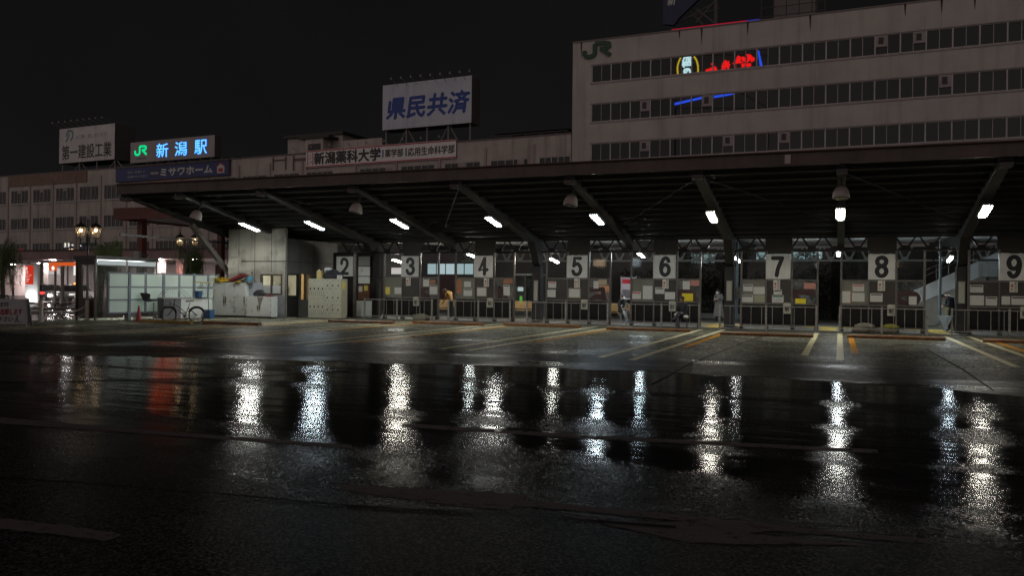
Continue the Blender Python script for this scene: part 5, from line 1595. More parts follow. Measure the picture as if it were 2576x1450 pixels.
MB().prism([(.17, -.05, .88), (.30, -.10, .89), (.44, -.10, .90), (.46, 0, .905), (.44, .10, .90), (.30, .10, .89), (.17, .05, .88), (.12, 0, .875)], (0, 0, .055)).build('saddle', mat('saddle_tan', (.24, .20, .13), .5), BI, local=True)
MB().path([(-.33, 0, .86), (-.315, 0, .97), (-.30, .0, .985)], .014, 8).path([(-.16, -.27, .97), (-.28, -.24, .985), (-.33, -.1, .985), (-.33, .1, .985), (-.28, .24, .985), (-.16, .27, .97)], .011, 8).build('handlebar', STEEL, BI, local=True)
f = MB()
x0b, x1b, z0b, z1b = -.72, -.40, .66, .92
for z, k in ((z0b, .85), (z1b, 1.0)):
    P = [(x0b - (k - 1) * .3, -.17 * k, z), (x1b, -.17 * k, z), (x1b, .17 * k, z), (x0b - (k - 1) * .3, .17 * k, z)]
    for i in range(4): f.tube(P[i], P[(i + 1) % 4], .009, n=6)
for k in range(9):
    xx = x0b + (x1b - x0b) * k / 8
    for s_ in (-1, 1): f.tube((xx, s_ * .145, z0b), (xx, s_ * .17, z1b), .004, n=4)
    yy = -.15 + .3 * k / 8
    f.tube((x0b, yy, z0b), (x0b, yy * 1.1, z1b), .004, n=4); f.tube((x0b, yy, z0b), (x1b, yy, z0b), .004, n=4)
f.build('basket', mat('dull_wire', (.16, .16, .16), .4, .6), BI, local=True)
MB().box(-.71, -.41, -.14, .14, .655, .70).build('basket_floor', BLACKP, BI, local=True)
f = MB().ring((.10, -.06, .29), (0, 1, 0), .085, .008, 24, 6)
f.lathe([(.06, -.004), (.06, .004)], (.10, -.06, .29), 16, (0, 1, 0))
f.build('chainring', STEEL, BI, local=True)
f = MB().bar((.10, -.09, .29), (.19, -.09, .16), .02, .012).box(.14, .25, -.18, -.09, .145, .165)
f.build('pedal', STEEL, BI, local=True)
f = MB().bar((.10, .09, .29), (.01, .09, .42), .02, .012).box(-.05, .06, .09, .18, .41, .43)
f.build('pedal', STEEL, BI, local=True)
MB().bar((.10, -.062, .372), (.55, -.062, .372), .012, .02).bar((.1, -.062, .208), (.55, -.062, .29), .012, .02).build('chain', STEEL, BI, local=True)
MB().path([(.52, -.06, .33), (.45, -.12, .03), (.40, -.14, .01)], .008, 6).build('kickstand', STEEL, BI, local=True)
MB().lathe([(.045, 0), (.05, .05), (.02, .08)], (-.47, 0, .80), 12, (-1, 0, 0)).build('headlight', CHROME, BI, local=True)
tag((lambda g: MB().box(g.x - .18, g.x + .18, g.y - .15, g.y + .15, .01, .42))(qp(.96, -.25, 0)).build('blue_box', BLUE), 'blue plastic box on the ground behind the bicycle rear wheel', 'box')

# ------------------------------------------------------------------ behind the platform: annex with lit panes, hedge, fence, stair
ANW = mat('annex_wall', (.15, .135, .135), .7, noise=(.8, .4))
AY = 50.0
AN = thing('waiting_annex', 'dark single storey annex with pale lit clerestory panes behind numbers 3 and 4', 'building', (-22, AY, 0))
MB().box(-34, -10.6, AY, AY + 6, 0, 4.6).build('wall', ANW, AN)
CLB = emit('clerestory_light', (.58, .76, .80), .62)
a, b_ = atY(1075, 690, AY), atY(1192, 664, AY)
n = 5
for k in range(n):
    x0_, x1_ = a.x + (b_.x - a.x) * k / n, a.x + (b_.x - a.x) * (k + 1) / n
    MB().box(x0_ + .04, x1_ - .04, AY - .03, AY - .01, a.z, b_.z).build('clerestory_pane', CLB, AN)
MB().box(a.x - .06, b_.x + .06, AY - .05, AY - .031, a.z - .08, a.z - .003).box(a.x - .06, b_.x + .06, AY - .05, AY - .031, b_.z + .003, b_.z + .06).build('clerestory_frame', POSTM, AN)
a, b_ = atY(979, 690, AY), atY(1010, 674, AY)
MB().box(a.x, b_.x, AY - .03, AY - .01, a.z, b_.z).build('lit_pane', emit('pinkish_pane', (1, .88, .86), .62), AN)
a, b_ = atY(1106, 766, AY), atY(1146, 693, AY)
MB().box(a.x, b_.x, AY - .03, AY - .01, 0.05, b_.z).build('door', mat('mauve_door', (.24, .15, .15), .5, noise=(1, .3)), AN)
GD = thing('ticket_hall_door', 'glazed ticket hall doorway with lit green screened machines right of number 4', 'doorway', (atY(1325, 740, 44).x, 44, 0))
a, b_ = atY(1296, 760, 44), atY(1356, 694, 44)
MB().box(a.x, b_.x, 44.9, 45, .03, b_.z).build('rear_wall', mat('hall_wall', (.16, .16, .155), .6), GD)
for px in (1296, 1322, 1343, 1357):
    x = atY(px, 720, 44).x
    MB().box(x - .05, x + .05, 43.95, 44.05, .03, b_.z).build('mullion', POSTM, GD)
MB().box(a.x - .1, b_.x + .1, 43.9, 45, b_.z + .003, b_.z + .12).build('lintel', WHITEM, GD)
for px in (1309, 1349):
    x = atY(px, 740, 44.4).x
    m_ = MB().box(x - .3, x + .3, 44.3, 44.85, .03, 1.72).build('ticket_machine', mat('machine_grey2', (.14, .14, .14), .4), GD)
    MB().box(x - .12, x + .22, 44.28, 44.298, 1.42, 1.66).build('lit_header', emit('machine_white', (.8, .95, .9), .55), m_)
    MB().prism([(x - .02, 44.29, .62), (x + .17, 44.29, .66), (x + .17, 44.29, 1.12), (x + .02, 44.29, 1.16)], (0, -.02, 0)).build('green_screen', emit('machine_green', (.25, .8, .12), .45), m_)
MB().box(a.x, b_.x, 43.99, 44.0, .03, b_.z).build('glass', GLASS, GD)
# pale lit panels high behind the rear truss
for pa, pb, lb, k in (((1737, 662), (1801, 640), 'pale blue lit window strip behind the rear truss right of number 6', .22), ((1901, 653), (2070, 634), 'pale lit window strip behind the number 7 sign', .34)):
    a, b_ = atY(*pa, 53), atY(*pb, 53)
    t = thing('lit_window_strip', lb, 'window', ((a.x + b_.x) / 2, 53, a.z))
    MB().box(a.x, b_.x, 53, 53.05, a.z, b_.z).build('pane', emit('strip_light%d' % int(k * 100), (.55, .78, .80), k), t)
    f = MB()
    n = 4
    for i in range(n + 1):
        x = a.x + (b_.x - a.x) * i / n
        f.box(x - .03, x + .03, 52.95, 52.998, a.z - .05, b_.z + .05)
    f.box(a.x, b_.x, 52.95, 52.997, (a.z + b_.z) / 2 - .02, (a.z + b_.z) / 2 + .02)
    f.build('frame', STEEL, t)
    MB().box(a.x - .5, b_.x + .5, 53.06, 53.2, 0, a.z + 1.2).build('backing_wall', ANW, t)
# hedges: many small leaves in an uneven box
LEAF = mat('hedge_leaf', (.022, .032, .016), .5, noise=(3, .6))
def leaf_mass(mb, c, r, n, size, q, droop=0.0):
    for _ in range(n):
        while True:
            v = Vector((q.uniform(-1, 1), q.uniform(-1, 1), q.uniform(-1, 1)))
            if .35 < v.length < 1: break
        p = Vector((c[0] + v.x * r[0], c[1] + v.y * r[1], c[2] + v.z * r[2]))
        a = Vector((q.uniform(-1, 1), q.uniform(-1, 1), q.uniform(-1, 1))).normalized()
        b = a.orthogonal().normalized()
        s_ = size * q.uniform(.6, 1.4)
        mb.add([p - a * s_, p + b * s_ * .45, p + a * s_, p - b * s_ * .45], [(0, 1, 2, 3)])
q = random.Random(5)
for i, (x0_, x1_, lb) in enumerate(((-12.2, -8.0, 'dark leafy hedge behind number 5'), (-7.9, -3.4, 'dark leafy hedge behind number 6'), (-3.3, 3.2, 'dark leafy hedge behind the gap between 7 and 8'))):
    mb = MB()
    n = int((x1_ - x0_) * 3)
    for k in range(n):
        cx = x0_ + (x1_ - x0_) * (k + .5) / n + q.uniform(-.2, .2)
        leaf_mass(mb, (cx, 48.6 + q.uniform(-.3, .3), 1.25), (.6, .6, 1.35 + q.uniform(-.2, .45)), 230, .10, q)
    t = thing('hedge', lb, 'hedge', ((x0_ + x1_) / 2, 48.6, 0), 0, 'dark hedges behind the platform')
    mb.build('foliage', LEAF, t)
    f = MB()
    for k in range(n): f.path([(x0_ + (x1_ - x0_) * (k + .5) / n, 48.6, 0), (x0_ + (x1_ - x0_) * (k + .5) / n + q.uniform(-.2, .2), 48.6, 1.4)], [.05, .02], 6)
    f.build('stems', mat('stem_bark', (.04, .03, .02), .8), t)
IF = thing('iron_fence', 'dark iron fence with pale gaps behind the seated figure between 5 and 6', 'fence', (-9, 46.9, 0))
for z in (.5, .95): MB().box(-12, -3.5, 46.88, 46.92, z, z + .05).build('rail', STEEL, IF)
mb = MB()
for k in range(58): mb.box(-12 + k * .147, -11.97 + k * .147, 46.885, 46.915, .05, 1.25)
mb.build('pickets', STEEL, IF)
MB().box(-12, -3.5, 46.8, 47.0, .03, .3).build('plinth', mat('plinth_stone', (.2, .2, .19), .5), IF)
# poster board
p0_, p1_ = atY(1562, 754, 40.5), atY(1600, 698, 40.5)
PB = thing('poster_board', 'standing poster board with a red heading and grey picture behind the seated figure', 'poster board', ((p0_.x + p1_.x) / 2, 40.5, 0))
MB().box(p0_.x, p1_.x, 40.5, 40.56, p0_.z, p1_.z).build('board', mat('board_lilac', (.42, .38, .42), .5), PB)
MB().box(p0_.x + .06, p1_.x - .04, 40.485, 40.498, p1_.z - .32, p1_.z - .1).build('red_heading', REDINK, PB)
MB().box(p0_.x + .08, p1_.x - .06, 40.485, 40.498, p0_.z + .08, p0_.z + .5).build('picture', mat('picture_grey', (.14, .13, .15), .5, noise=(3, .7)), PB)
for x in (p0_.x - .04, p1_.x): MB().box(x, x + .05, 40.5, 40.56, .03, p1_.z + .05).build('post', GALV, PB)
# benches
PINE = mat('bench_pine', (.50, .33, .15), .5, noise=(6, .35))
def bench(px, lb, Y, w=1.7):
    x = atY(px, 780, Y).x
    t = thing('wooden_bench', lb, 'bench', (x, Y, .03), 0, 'slatted wooden benches')
    for k in range(4): MB().box(-w / 2, w / 2, .20 + k * .005, .225 + k * .005, .50 + k * .10, .58 + k * .10).build('back_slat', PINE, t, local=True)
    for k in range(3): MB().box(-w / 2, w / 2, -.22 + k * .14, -.10 + k * .14, .40, .43).build('seat_slat', PINE, t, local=True)
    for x_ in (-w / 2 + .15, w / 2 - .15):
        MB().box(x_ - .03, x_ + .03, -.2, .24, 0, .398).build('leg', STEEL, t, local=True)
        MB().box(x_ - .03, x_ + .03, .235, .26, .40, .92).build('back_post', STEEL, t, local=True)
bench(1107, 'slatted pine bench glimpsed left of the stooping woman', 39.5)
bench(1315, 'slatted pine bench in the gap right of number 4', 40.0, 1.9)
bench(1552, 'bench under the seated figure with the closed umbrella', 38.7, 1.3)
# footbridge stair at the right
STW = mat('stair_parapet', (.70, .71, .71), .6, noise=(.8, .2), streak=(2, .3))
SB = thing('footbridge_stair', 'pale walled stair rising to the right behind numbers 8 and 9', 'stair', (6, 42, 0))
z7 = lambda x, y: ((2750 + x / 3.625) * .755, (780 + y / 3.625) * .755)
def q7(x, y, Y=42.0): return atY(*z7(x, y), Y)
pts = [q7(1060, 860), q7(1060, 690), q7(1580, 455), q7(2200, 165), q7(2200, 360), q7(1580, 650)]
MB().prism(pts, (0, .15, 0)).build('parapet', STW, SB)
base = [q7(1060, 865), q7(1580, 655), q7(2200, 365)]
MB().prism([base[0], base[1], base[2], Vector((base[2].x, 42, .03)), Vector((base[0].x, 42, .03))], (0, .12, 0)).build('base_wall', mat('stair_concrete', (.33, .31, .26), .7, noise=(1.5, .5), streak=(2, .5)), SB)
for dy in (-100, -170): MB().tube(q7(1190, 615 + dy), q7(2200, 165 + dy), .025).build('handrail', POSTM, SB)
for k in range(7):
    x = 1190 + k * 150
    yt = 615 - (x - 1190) * .4455
    MB().tube(q7(x, yt), q7(x, yt - 170), .02).build('rail_post', POSTM, SB)
f = MB()
for k in range(16):
    p = base[0].lerp(base[2], k / 15)
    f.box(p.x - .18, p.x + .18, 42.16, 44, .03, max(.1, p.z - .05))
f.build('steps', CONC, SB)
pa, pb = q7(1850, 515, 41.6), q7(2085, 330, 41.6)
pp = thing('peeling_panel', 'white panel with peeling black patches on the stair landing beside number 9', 'panel', ((pa.x + pb.x) / 2, 41.6, pa.z))
MB().box(pa.x, pb.x, 41.6, 41.68, pa.z, pb.z).build('sheet', mat('peeling_white', (.40, .40, .39), .6, noise=(1.6, .3), streak=(2.2, .95), stain=(2.5, .9, (.03, .03, .03))), pp)
MB().box(pa.x - .05, pb.x + .05, 41.56, 41.7, pb.z + .003, pb.z + .1).build('cap', STEEL, pp)
MB().box((pa.x + pb.x) / 2 - .06, (pa.x + pb.x) / 2 + .06, 41.7, 41.8, .03, pa.z + .2).build('post', STEEL, pp)
# drain pipes by the columns
PIPEM = mat('drain_pipe_blue', (.20, .27, .32), .45, noise=(4, .3))
for px, Y, lb in ((1854, 36.6, 'pale blue drain pipe beside the column left of number 7'), (2365, 36.6, 'pale blue drain pipe beside the column left of number 9')):
    x = atY(px, 720, Y).x
    t = thing('drain_pipe', lb, 'pipe', (x, Y, 0), 0, 'drain pipes by the columns')
    MB().path([(x, Y, 3.7), (x, Y, .45), (x - .06, Y, .33), (x - .22, Y, .28), (x - .42, Y, .28), (x - .48, Y, .22), (x - .48, Y, .03)], .055, 12).build('pipe', PIPEM, t, smooth=True)
    for z in (1.0, 2.0, 3.0): MB().lathe([(.062, 0), (.062, .04)], (x, Y, z), 12).build('clamp', GALV, t)
# timetable boards on the columns
for pa, pb, lb in (((1343, 757), (1353, 707), 'narrow white timetable strip on the column left of number 5'), ((1828, 756), (1841, 708), 'tall white timetable strip on the column left of number 7'), ((2411, 763), (2427, 710), 'yellowish timetable strip on the column left of number 9'), ((929, 756), (943, 716), 'orange backed notice strip on the column left of number 3')):
    a, b_ = atY(*pa, 35.68), atY(*pb, 35.68)
    t = thing('timetable_strip', lb, 'notice board', ((a.x + b_.x) / 2, 35.68, a.z), 0, 'timetable strips on the columns')
    MB().box(a.x - .03, b_.x + .03, 35.68, 35.72, a.z - .04, b_.z + .04).build('backing', PAPERO if 'orange' in lb else POSTM, t)
    MB().box(a.x, b_.x, 35.66, 35.678, a.z, b_.z).build('sheet', paper('timetable_paper', (.58, .56, .46), lines=60, amt=.8), t)
a, b_ = atY(1841, 751, 36.4), atY(1861, 722, 36.4)
t = thing('fuse_box', 'grey steel box mounted on the drain pipe left of number 7', 'box', ((a.x + b_.x) / 2, 36.4, a.z))
MB().box(a.x, b_.x, 36.36, 36.5, a.z, b_.z).build('case', GALV, t)
MB().box(b_.x - .07, b_.x - .04, 36.345, 36.359, (a.z + b_.z) / 2 - .05, (a.z + b_.z) / 2 + .05).build('latch', STEEL, t)
# sandbags and a tarp under the number 8 screen
SACK = mat('sack_cloth', (.20, .18, .13), .9, noise=(8, .6))
for i, (px, py, r, m, lb) in enumerate(((2168, 826, (.38, .2, .14), SACK, 'lower grey sandbag under the number 8 screen'), (2176, 817, (.36, .2, .12), mat('sack_pale', (.30, .28, .22), .9, noise=(8, .6)), 'upper pale sandbag on the sandbag pile at number 8'), (2225, 828, (.42, .18, .12), SACK, 'flat sandbag beside the yellow tarp at number 8'), (2240, 819, (.30, .16, .10), mat('tarp_yellow', (.30, .28, .04), .7, noise=(6, .5)), 'yellow green folded tarp on the sandbags at number 8'))):
    p = atY(px, py, 34.85)
    blob('sandbag' if 'sandbag' in lb.split()[1] + lb.split()[2] else 'folded_tarp', lb, 'sandbag' if 'tarp o' not in lb else 'tarp', (p.x, 34.75, max(.0, p.z - r[2])), r, m, seed=20 + i, jit=.12, group='sandbag pile')
for i, (px, r, m, lb) in enumerate(((1100, (.45, .2, .2), SACK, 'grey sack under the number 3 screen'), (2085, (.1, .1, .1), SACK, None))):
    if lb:
        p = atY(px - 40, 800, 34.85)
        blob('sandbag', lb, 'sandbag', (p.x, 34.8, 0), r, m, seed=40)

# ------------------------------------------------------------------ people
SKIN = mat('skin', (.42, .26, .19), .55)
HAIR = mat('dark_hair', (.022, .016, .013), .6)
MASKW = mat('mask_white', (.72, .74, .76), .7)
def cloth(name, col): return mat(name, col, .85, noise=(14, .35))
def person(label, loc, rz, J, top, legsm, shoe, hair=HAIR, skin=SKIN, coat=None, mask=False, cap=None, hairlen=.0, thick=1.0):
    """J: joint places in the figure's own axes (x to its left, y forward, z up)"""
    root = thing('person', label, 'person', loc, rz)
    V, E_, Rd, Mt = [], [], [], []
    idx = {}
    def jv(n, p, r):
        idx[n] = len(V); V.append(Vector(p)); Rd.append(r * thick); return idx[n]
    def ed(a, b, m): E_.append((idx[a], idx[b])); Mt.append(m)
    T_, L_, S_, K_ = 0, 1, 2, 3
    jv('pel', J['pel'], .135); jv('waist', J['waist'], .125); jv('chest', J['chest'], .15); jv('neckb', J['neckb'], .085); jv('neck', J['neck'], .052)
    jv('jaw', J['jaw'], .072); jv('head', J['head'], .092); jv('crown', J['crown'], .07)
    ed('pel', 'waist', T_); ed('waist', 'chest', T_); ed('chest', 'neckb', T_); ed('neckb', 'neck', K_); ed('neck', 'jaw', K_); ed('jaw', 'head', K_); ed('head', 'crown', K_)
    fwd = (Vector(J['face']) - Vector(J['head'])).normalized()
    jv('nose', Vector(J['head']) + fwd * .098 - Vector((0, 0, .02)), .014); ed('head', 'nose', K_)
    for s in 'lr':
        jv('sh' + s, J['sh' + s], .068); jv('el' + s, J['el' + s], .045); jv('wr' + s, J['wr' + s], .028); jv('pa' + s, J['pa' + s], .032)
        ed('chest', 'sh' + s, T_); ed('sh' + s, 'el' + s, T_); ed('el' + s, 'wr' + s, T_); ed('wr' + s, 'pa' + s, K_)
        d = (Vector(J['pa' + s]) - Vector(J['wr' + s])).normalized()
        side = d.cross(Vector((0, 1, .3))).normalized()
        curl = d.cross(side) * (1 if s == 'l' else 1)
        for k, (o, ln) in enumerate(((-.027, .062), (-.009, .072), (.009, .068), (.026, .054))):
            b0 = Vector(J['pa' + s]) + d * .035 + side * o
            jv(f'f{s}{k}a', b0, .0095); jv(f'f{s}{k}b', b0 + d * ln * .55 + curl * .008, .0085); jv(f'f{s}{k}c', b0 + d * ln + curl * .026, .007)
            ed('pa' + s, f'f{s}{k}a', K_); ed(f'f{s}{k}a', f'f{s}{k}b', K_); ed(f'f{s}{k}b', f'f{s}{k}c', K_)
        t0 = Vector(J['pa' + s]) - d * .01 + side * -.034
        jv(f't{s}a', t0, .011); jv(f't{s}b', t0 + d * .03 - side * .022 + curl * .012, .0095); jv(f't{s}c', t0 + d * .055 - side * .026 + curl * .022, .008)
        ed('pa' + s, f't{s}a', K_); ed(f't{s}a', f't{s}b', K_); ed(f't{s}b', f't{s}c', K_)
        jv('hi' + s, J['hi' + s], .105); jv('kn' + s, J['kn' + s], .066); jv('an' + s, J['an' + s], .045); jv('to' + s, J['to' + s], .036)
        jv('ca' + s, Vector(J['kn' + s]).lerp(Vector(J['an' + s]), .35), .062)
        ed('pel', 'hi' + s, L_); ed('hi' + s, 'kn' + s, L_); ed('kn' + s, 'ca' + s, L_); ed('ca' + s, 'an' + s, L_); ed('an' + s, 'to' + s, S_)
    me = bpy.data.meshes.new('body')
    me.from_pydata([tuple(v) for v in V], E_, [])
    o = bpy.data.objects.new('body', me)
    COL.objects.link(o)
    o.modifiers.new('skin', 'SKIN')
    for i, sv in enumerate(me.skin_vertices[0].data):
        sv.radius = (Rd[i], Rd[i]); sv.use_root = (i == idx['pel'])
    sb = o.modifiers.new('sub', 'SUBSURF'); sb.levels = sb.render_levels = 1
    dg = bpy.context.evaluated_depsgraph_get()
    m2 = bpy.data.meshes.new_from_object(o.evaluated_get(dg))
    bpy.data.objects.remove(o)
    bpy.data.meshes.remove(me)
    m2.name = 'body'
    m2.materials.clear()
    for m in (top, legsm, shoe, skin): m2.materials.append(m)
    for p in m2.polygons:
        c = p.center
        best, bm_ = 1e9, 0
        for (a, b), m in zip(E_, Mt):
            A, B = V[a], V[b]
            ab = B - A
            t = max(0, min(1, (c - A).dot(ab) / max(ab.length_squared, 1e-9)))
            dd = (c - (A + ab * t)).length - (Rd[a] * (1 - t) + Rd[b] * t)
            if dd < best: best, bm_ = dd, m
        p.material_index = bm_
    m2.shade_smooth()
    bo = bpy.data.objects.new('body', m2)
    COL.objects.link(bo)
    bo.parent = root
    H = Vector(J['head'])
    upv = (Vector(J['crown']) - H).normalized()
    rt = fwd.cross(upv).normalized()
    fw2 = upv.cross(rt).normalized()
    rot = Matrix((rt, fw2, upv)).transposed()
    def place(mb):
        mb.v = [H + rot @ v for v in mb.v]
        return mb
    mb = MB().ball((0, -.018, .022), (.098, .112, .118), 16, 10)
    for v in mb.v:
        if v.y > .045: v.y = .045 + (v.y - .045) * .3; v.z = max(v.z, .055)
        if v.z < -.02: v.z = -.02 + (v.z + .02) * (1 + hairlen * 9)
    place(mb).build('hair', hair, root, local=True, smooth=True)
    for s in (-1, 1):
        place(MB().ball((s * .034, .088, .005), (.013, .008, .008), 8, 6)).build('eye', INK, root, local=True)
        place(MB().ball((s * .092, .0, -.01), (.014, .025, .034), 8, 6)).build('ear', skin, root, local=True, smooth=True)
    place(MB().ball((0, .088, -.055), (.026, .010, .007), 8, 6)).build('mouth', mat('lips', (.30, .12, .10), .5), root, local=True)
    if mask: place(MB().ball((0, .062, -.045), (.072, .052, .056), 14, 8)).build('mask', MASKW, root, local=True, smooth=True)
    if cap:
        mb = MB().ball((0, -.008, .052), (.108, .122, .085), 16, 8)
        for v in mb.v: v.z = max(v.z, .04)
        mb.prism([(-.08, .09, .05), (.08, .09, .05), (.07, .19, .035), (0, .215, .03), (-.07, .19, .035)], (0, 0, .012))
        place(mb).build('cap', cap, root, local=True, smooth=True)
    if coat:
        zc, zl_, w0, w1 = coat[0], coat[1], coat[2], coat[3]
        P = Vector(J['pel'])
        mb = MB().lathe([(w0, zc), (w0 * 1.02, zc - .15), (w1 * .95, zl_ + .2), (w1, zl_), (w1 * .9, zl_ + .01)], (P.x, P.y, 0), 18)
        for v in mb.v: v.y = P.y + (v.y - P.y) * .75
        mb.build('coat_skirt', top if len(coat) < 5 else coat[4], root, local=True, smooth=True)
    return root
def standing(lean=0.0, headdrop=0.0, h=1.65, armf=.1, stride=.06):
    k = h / 1.65
    sx = .17
    J = dict(pel=(0, 0, .93), waist=(0, lean * .25, 1.08), chest=(0, lean * .6, 1.26), neckb=(0, lean * .85, 1.39), neck=(0, lean * 1.0 + headdrop * .02, 1.44 - lean * .12),
             jaw=(0, lean * 1.1 + .03 + headdrop * .08, 1.49 - headdrop * .03 - lean * .2), head=(0, lean * 1.15 + .03 + headdrop * .10, 1.55 - headdrop * .05 - lean * .25), crown=(0, lean * 1.2 + .01 + headdrop * .14, 1.60 - headdrop * .06 - lean * .28))
    hd = Vector(J['head'])
    J['face'] = hd + Vector((0, .1, -.10 * headdrop))
    for s, g in (('l', 1), ('r', -1)):
        J['sh' + s] = (g * sx, lean * .75, 1.35); J['el' + s] = (g * (sx + .05), lean * .6 + armf * .2, 1.09); J['wr' + s] = (g * (sx + .02), lean * .5 + armf, .88); J['pa' + s] = (g * (sx + .01), lean * .5 + armf * 1.3, .80)
        J['hi' + s] = (g * .09, 0, .88); J['kn' + s] = (g * .09, g * stride * .5 + .01, .49); J['an' + s] = (g * .09, g * stride - .02, .085); J['to' + s] = (g * .10, g * stride + .13, .04)
    return {a: tuple(Vector(v) * k) for a, v in J.items()}
# stooping woman in a mustard top, facing left
J = standing(lean=.20, headdrop=1.7, h=1.6, armf=.22)
person('person in mustard top and long dark skirt stooping between 3 and 4', Vector((-18.05, 36.9, .03)), rad(75), J, cloth('mustard_knit', (.52, .30, .08)), cloth('black_skirt', (.014, .014, .016)), mat('white_shoe', (.5, .5, .48), .5), hair=mat('auburn_hair', (.10, .045, .028), .5), hairlen=.16, coat=(.92, .14, .15, .24, cloth('black_skirt', (.014, .014, .016))))
# standing person in a long coat with a mask, looking at a phone
J = standing(lean=.02, headdrop=.7, h=1.64)
J['elr'] = (-.23, .05, 1.10); J['wrr'] = (-.08, .26, 1.14); J['par'] = (-.03, .31, 1.15)
J['ell'] = (.24, .02, 1.10); J['wrl'] = (.15, .22, 1.05); J['pal'] = (.10, .28, 1.07)
pr_ = person('person in long grey coat and white mask looking at a phone', Vector((-5.55, 41.5, .03)), rad(180 - 20), J, cloth('grey_wool', (.17, .16, .16)), cloth('black_trousers', (.016, .016, .018)), BLACKP, mask=True, coat=(1.0, .28, .19, .27))
m4 = wm(pr_)
ph = MB().box(-.04, .04, .30, .31, 1.13, 1.27)
ph.v = [m4 @ v for v in ph.v]
tag(ph.build('phone', BLACKP), 'dark phone held by the person in the long grey coat', 'phone')
# man in a cap at the right, head bent
J = standing(lean=.12, headdrop=2.4, h=1.68)
J['elr'] = (-.24, .12, 1.12); J['wrr'] = (-.10, .32, 1.02); J['par'] = (-.05, .39, 1.0)
J['ell'] = (.24, .12, 1.12); J['wrl'] = (.10, .32, 1.02); J['pal'] = (.05, .39, 1.0)
person('person in dark jacket and black cap with bent head, left of 9', Vector((4.22, 37.3, .03)), rad(112), J, cloth('navy_jacket', (.018, .020, .028)), cloth('black_trousers', (.016, .016, .018)), BLACKP, cap=mat('cap_black', (.012, .012, .014), .7), mask=True)
# seated man with a cap, legs crossed, in front of the number 6 railing
def seated(zs=.45, cross=False, headdrop=.6, lean=.06):
    J = dict(pel=(0, 0, zs + .10), waist=(0, .02 + lean * .3, zs + .26), chest=(0, .02 + lean * .7, zs + .44), neckb=(0, .03 + lean, zs + .58), neck=(0, .05 + lean * 1.1, zs + .635), jaw=(0, .08 + lean * 1.2, zs + .68), head=(0, .085 + lean * 1.25, zs + .745), crown=(0, .07 + lean * 1.4, zs + .80))
    J['face'] = tuple(Vector(J['head']) + Vector((0, .1, -.06 * headdrop)))
    for s, g in (('l', 1), ('r', -1)):
        J['sh' + s] = (g * .175, .03 + lean * .8, zs + .54); J['el' + s] = (g * .24, .10 + lean, zs + .28); J['wr' + s] = (g * .12, .28 + lean, zs + .20); J['pa' + s] = (g * .07, .34 + lean, zs + .19)
        J['hi' + s] = (g * .09, .02, zs + .07); J['kn' + s] = (g * .11, .43, zs + .10); J['an' + s] = (g * .12, .44, .09); J['to' + s] = (g * .13, .58, .045)
    if cross:
        J['knr'] = (-.02, .44, zs + .20); J['anr'] = (.17, .60, zs - .08); J['tor'] = (.20, .72, zs - .10)
        J['knl'] = (.10, .42, zs + .09); J['anl'] = (.02, .40, .09); J['tol'] = (.0, .54, .045)
    return J
ms = Vector((-5.98, 34.02, 0))
J = seated(.47, True)
person('person in dark jacket and cap seated with crossed legs before the number 6 railing', ms, rad(180 - 14), J, cloth('dark_jacket', (.012, .012, .015)), cloth('slate_trousers', (.05, .055, .065)), mat('dark_boot', (.03, .025, .022), .5), cap=mat('cap_brown', (.06, .045, .035), .8), mask=False, skin=mat('skin_tan', (.26, .16, .11), .55))
t = thing('folding_stool', 'small black stool under the sitting man at number 6', 'stool', ms)
MB().box(-.19, .19, -.16, .16, .40, .45).build('seat', BLACKP, t, local=True)
for sx_ in (-.15, .15):
    for sy_ in (-.13, .13): MB().tube((sx_, sy_, .40), (sx_ * 1.1, sy_ * 1.2, 0), .014).build('leg', STEEL, t, local=True)
for i, sx_ in enumerate((-.42, .30)):
    g_ = ms + Vector((sx_ * .5 + .02, -.36 + .02 * i, .50 if i else .58))
    tag(MB().ball(g_, (.11, .1, .08), 10, 8).build('white_glove', mat('glove_white', (.5, .49, .45), .8)), 'pale cloth on the %s knee of the man seated at number 6' % ('near' if i else 'far'), 'glove', 'pale gloves on the seated man')
# person on the bench between 5 and 6 with a closed umbrella
s2 = Vector((-9.72, 38.45, .03))
J = seated(.45, False, .9, .10)
person('person in black with face mask seated on a bench between numbers 5 and 6', s2, rad(180 + 40), J, cloth('black_coat', (.012, .012, .014)), cloth('black_trousers', (.016, .016, .018)), BLACKP, mask=True)
def umbrella_closed(label, tip, top_, r, m, group=None):
    t = thing('closed_umbrella', label, 'umbrella', tip)
    tip, top_ = Vector(tip), Vector(top_)
    d = (top_ - tip)
    n = d.normalized()
    MB().lathe([(.008, 0), (.022, .12), (r * .75, d.length * .45), (r, d.length * .68), (r * .55, d.length * .74)], tip, 14, n).build('canopy', m, t)
    MB().tube(tip + d * .70, top_, .008).path([top_, top_ + n * .06, top_ + n * .10 + Vector((.05, 0, 0)), top_ + n * .04 + Vector((.09, 0, 0))], .012, 8).build('handle', WHITEM, t)
    return t
umbrella_closed('white umbrella with a blue band leaning on the knees of the seated person in black', atY(1584, 816, 37.9), atY(1563, 772, 38.0), .075, mat('umbrella_white_blue', (.52, .55, .60), .5, stain=(4.0, 1.0, (.05, .12, .35))))
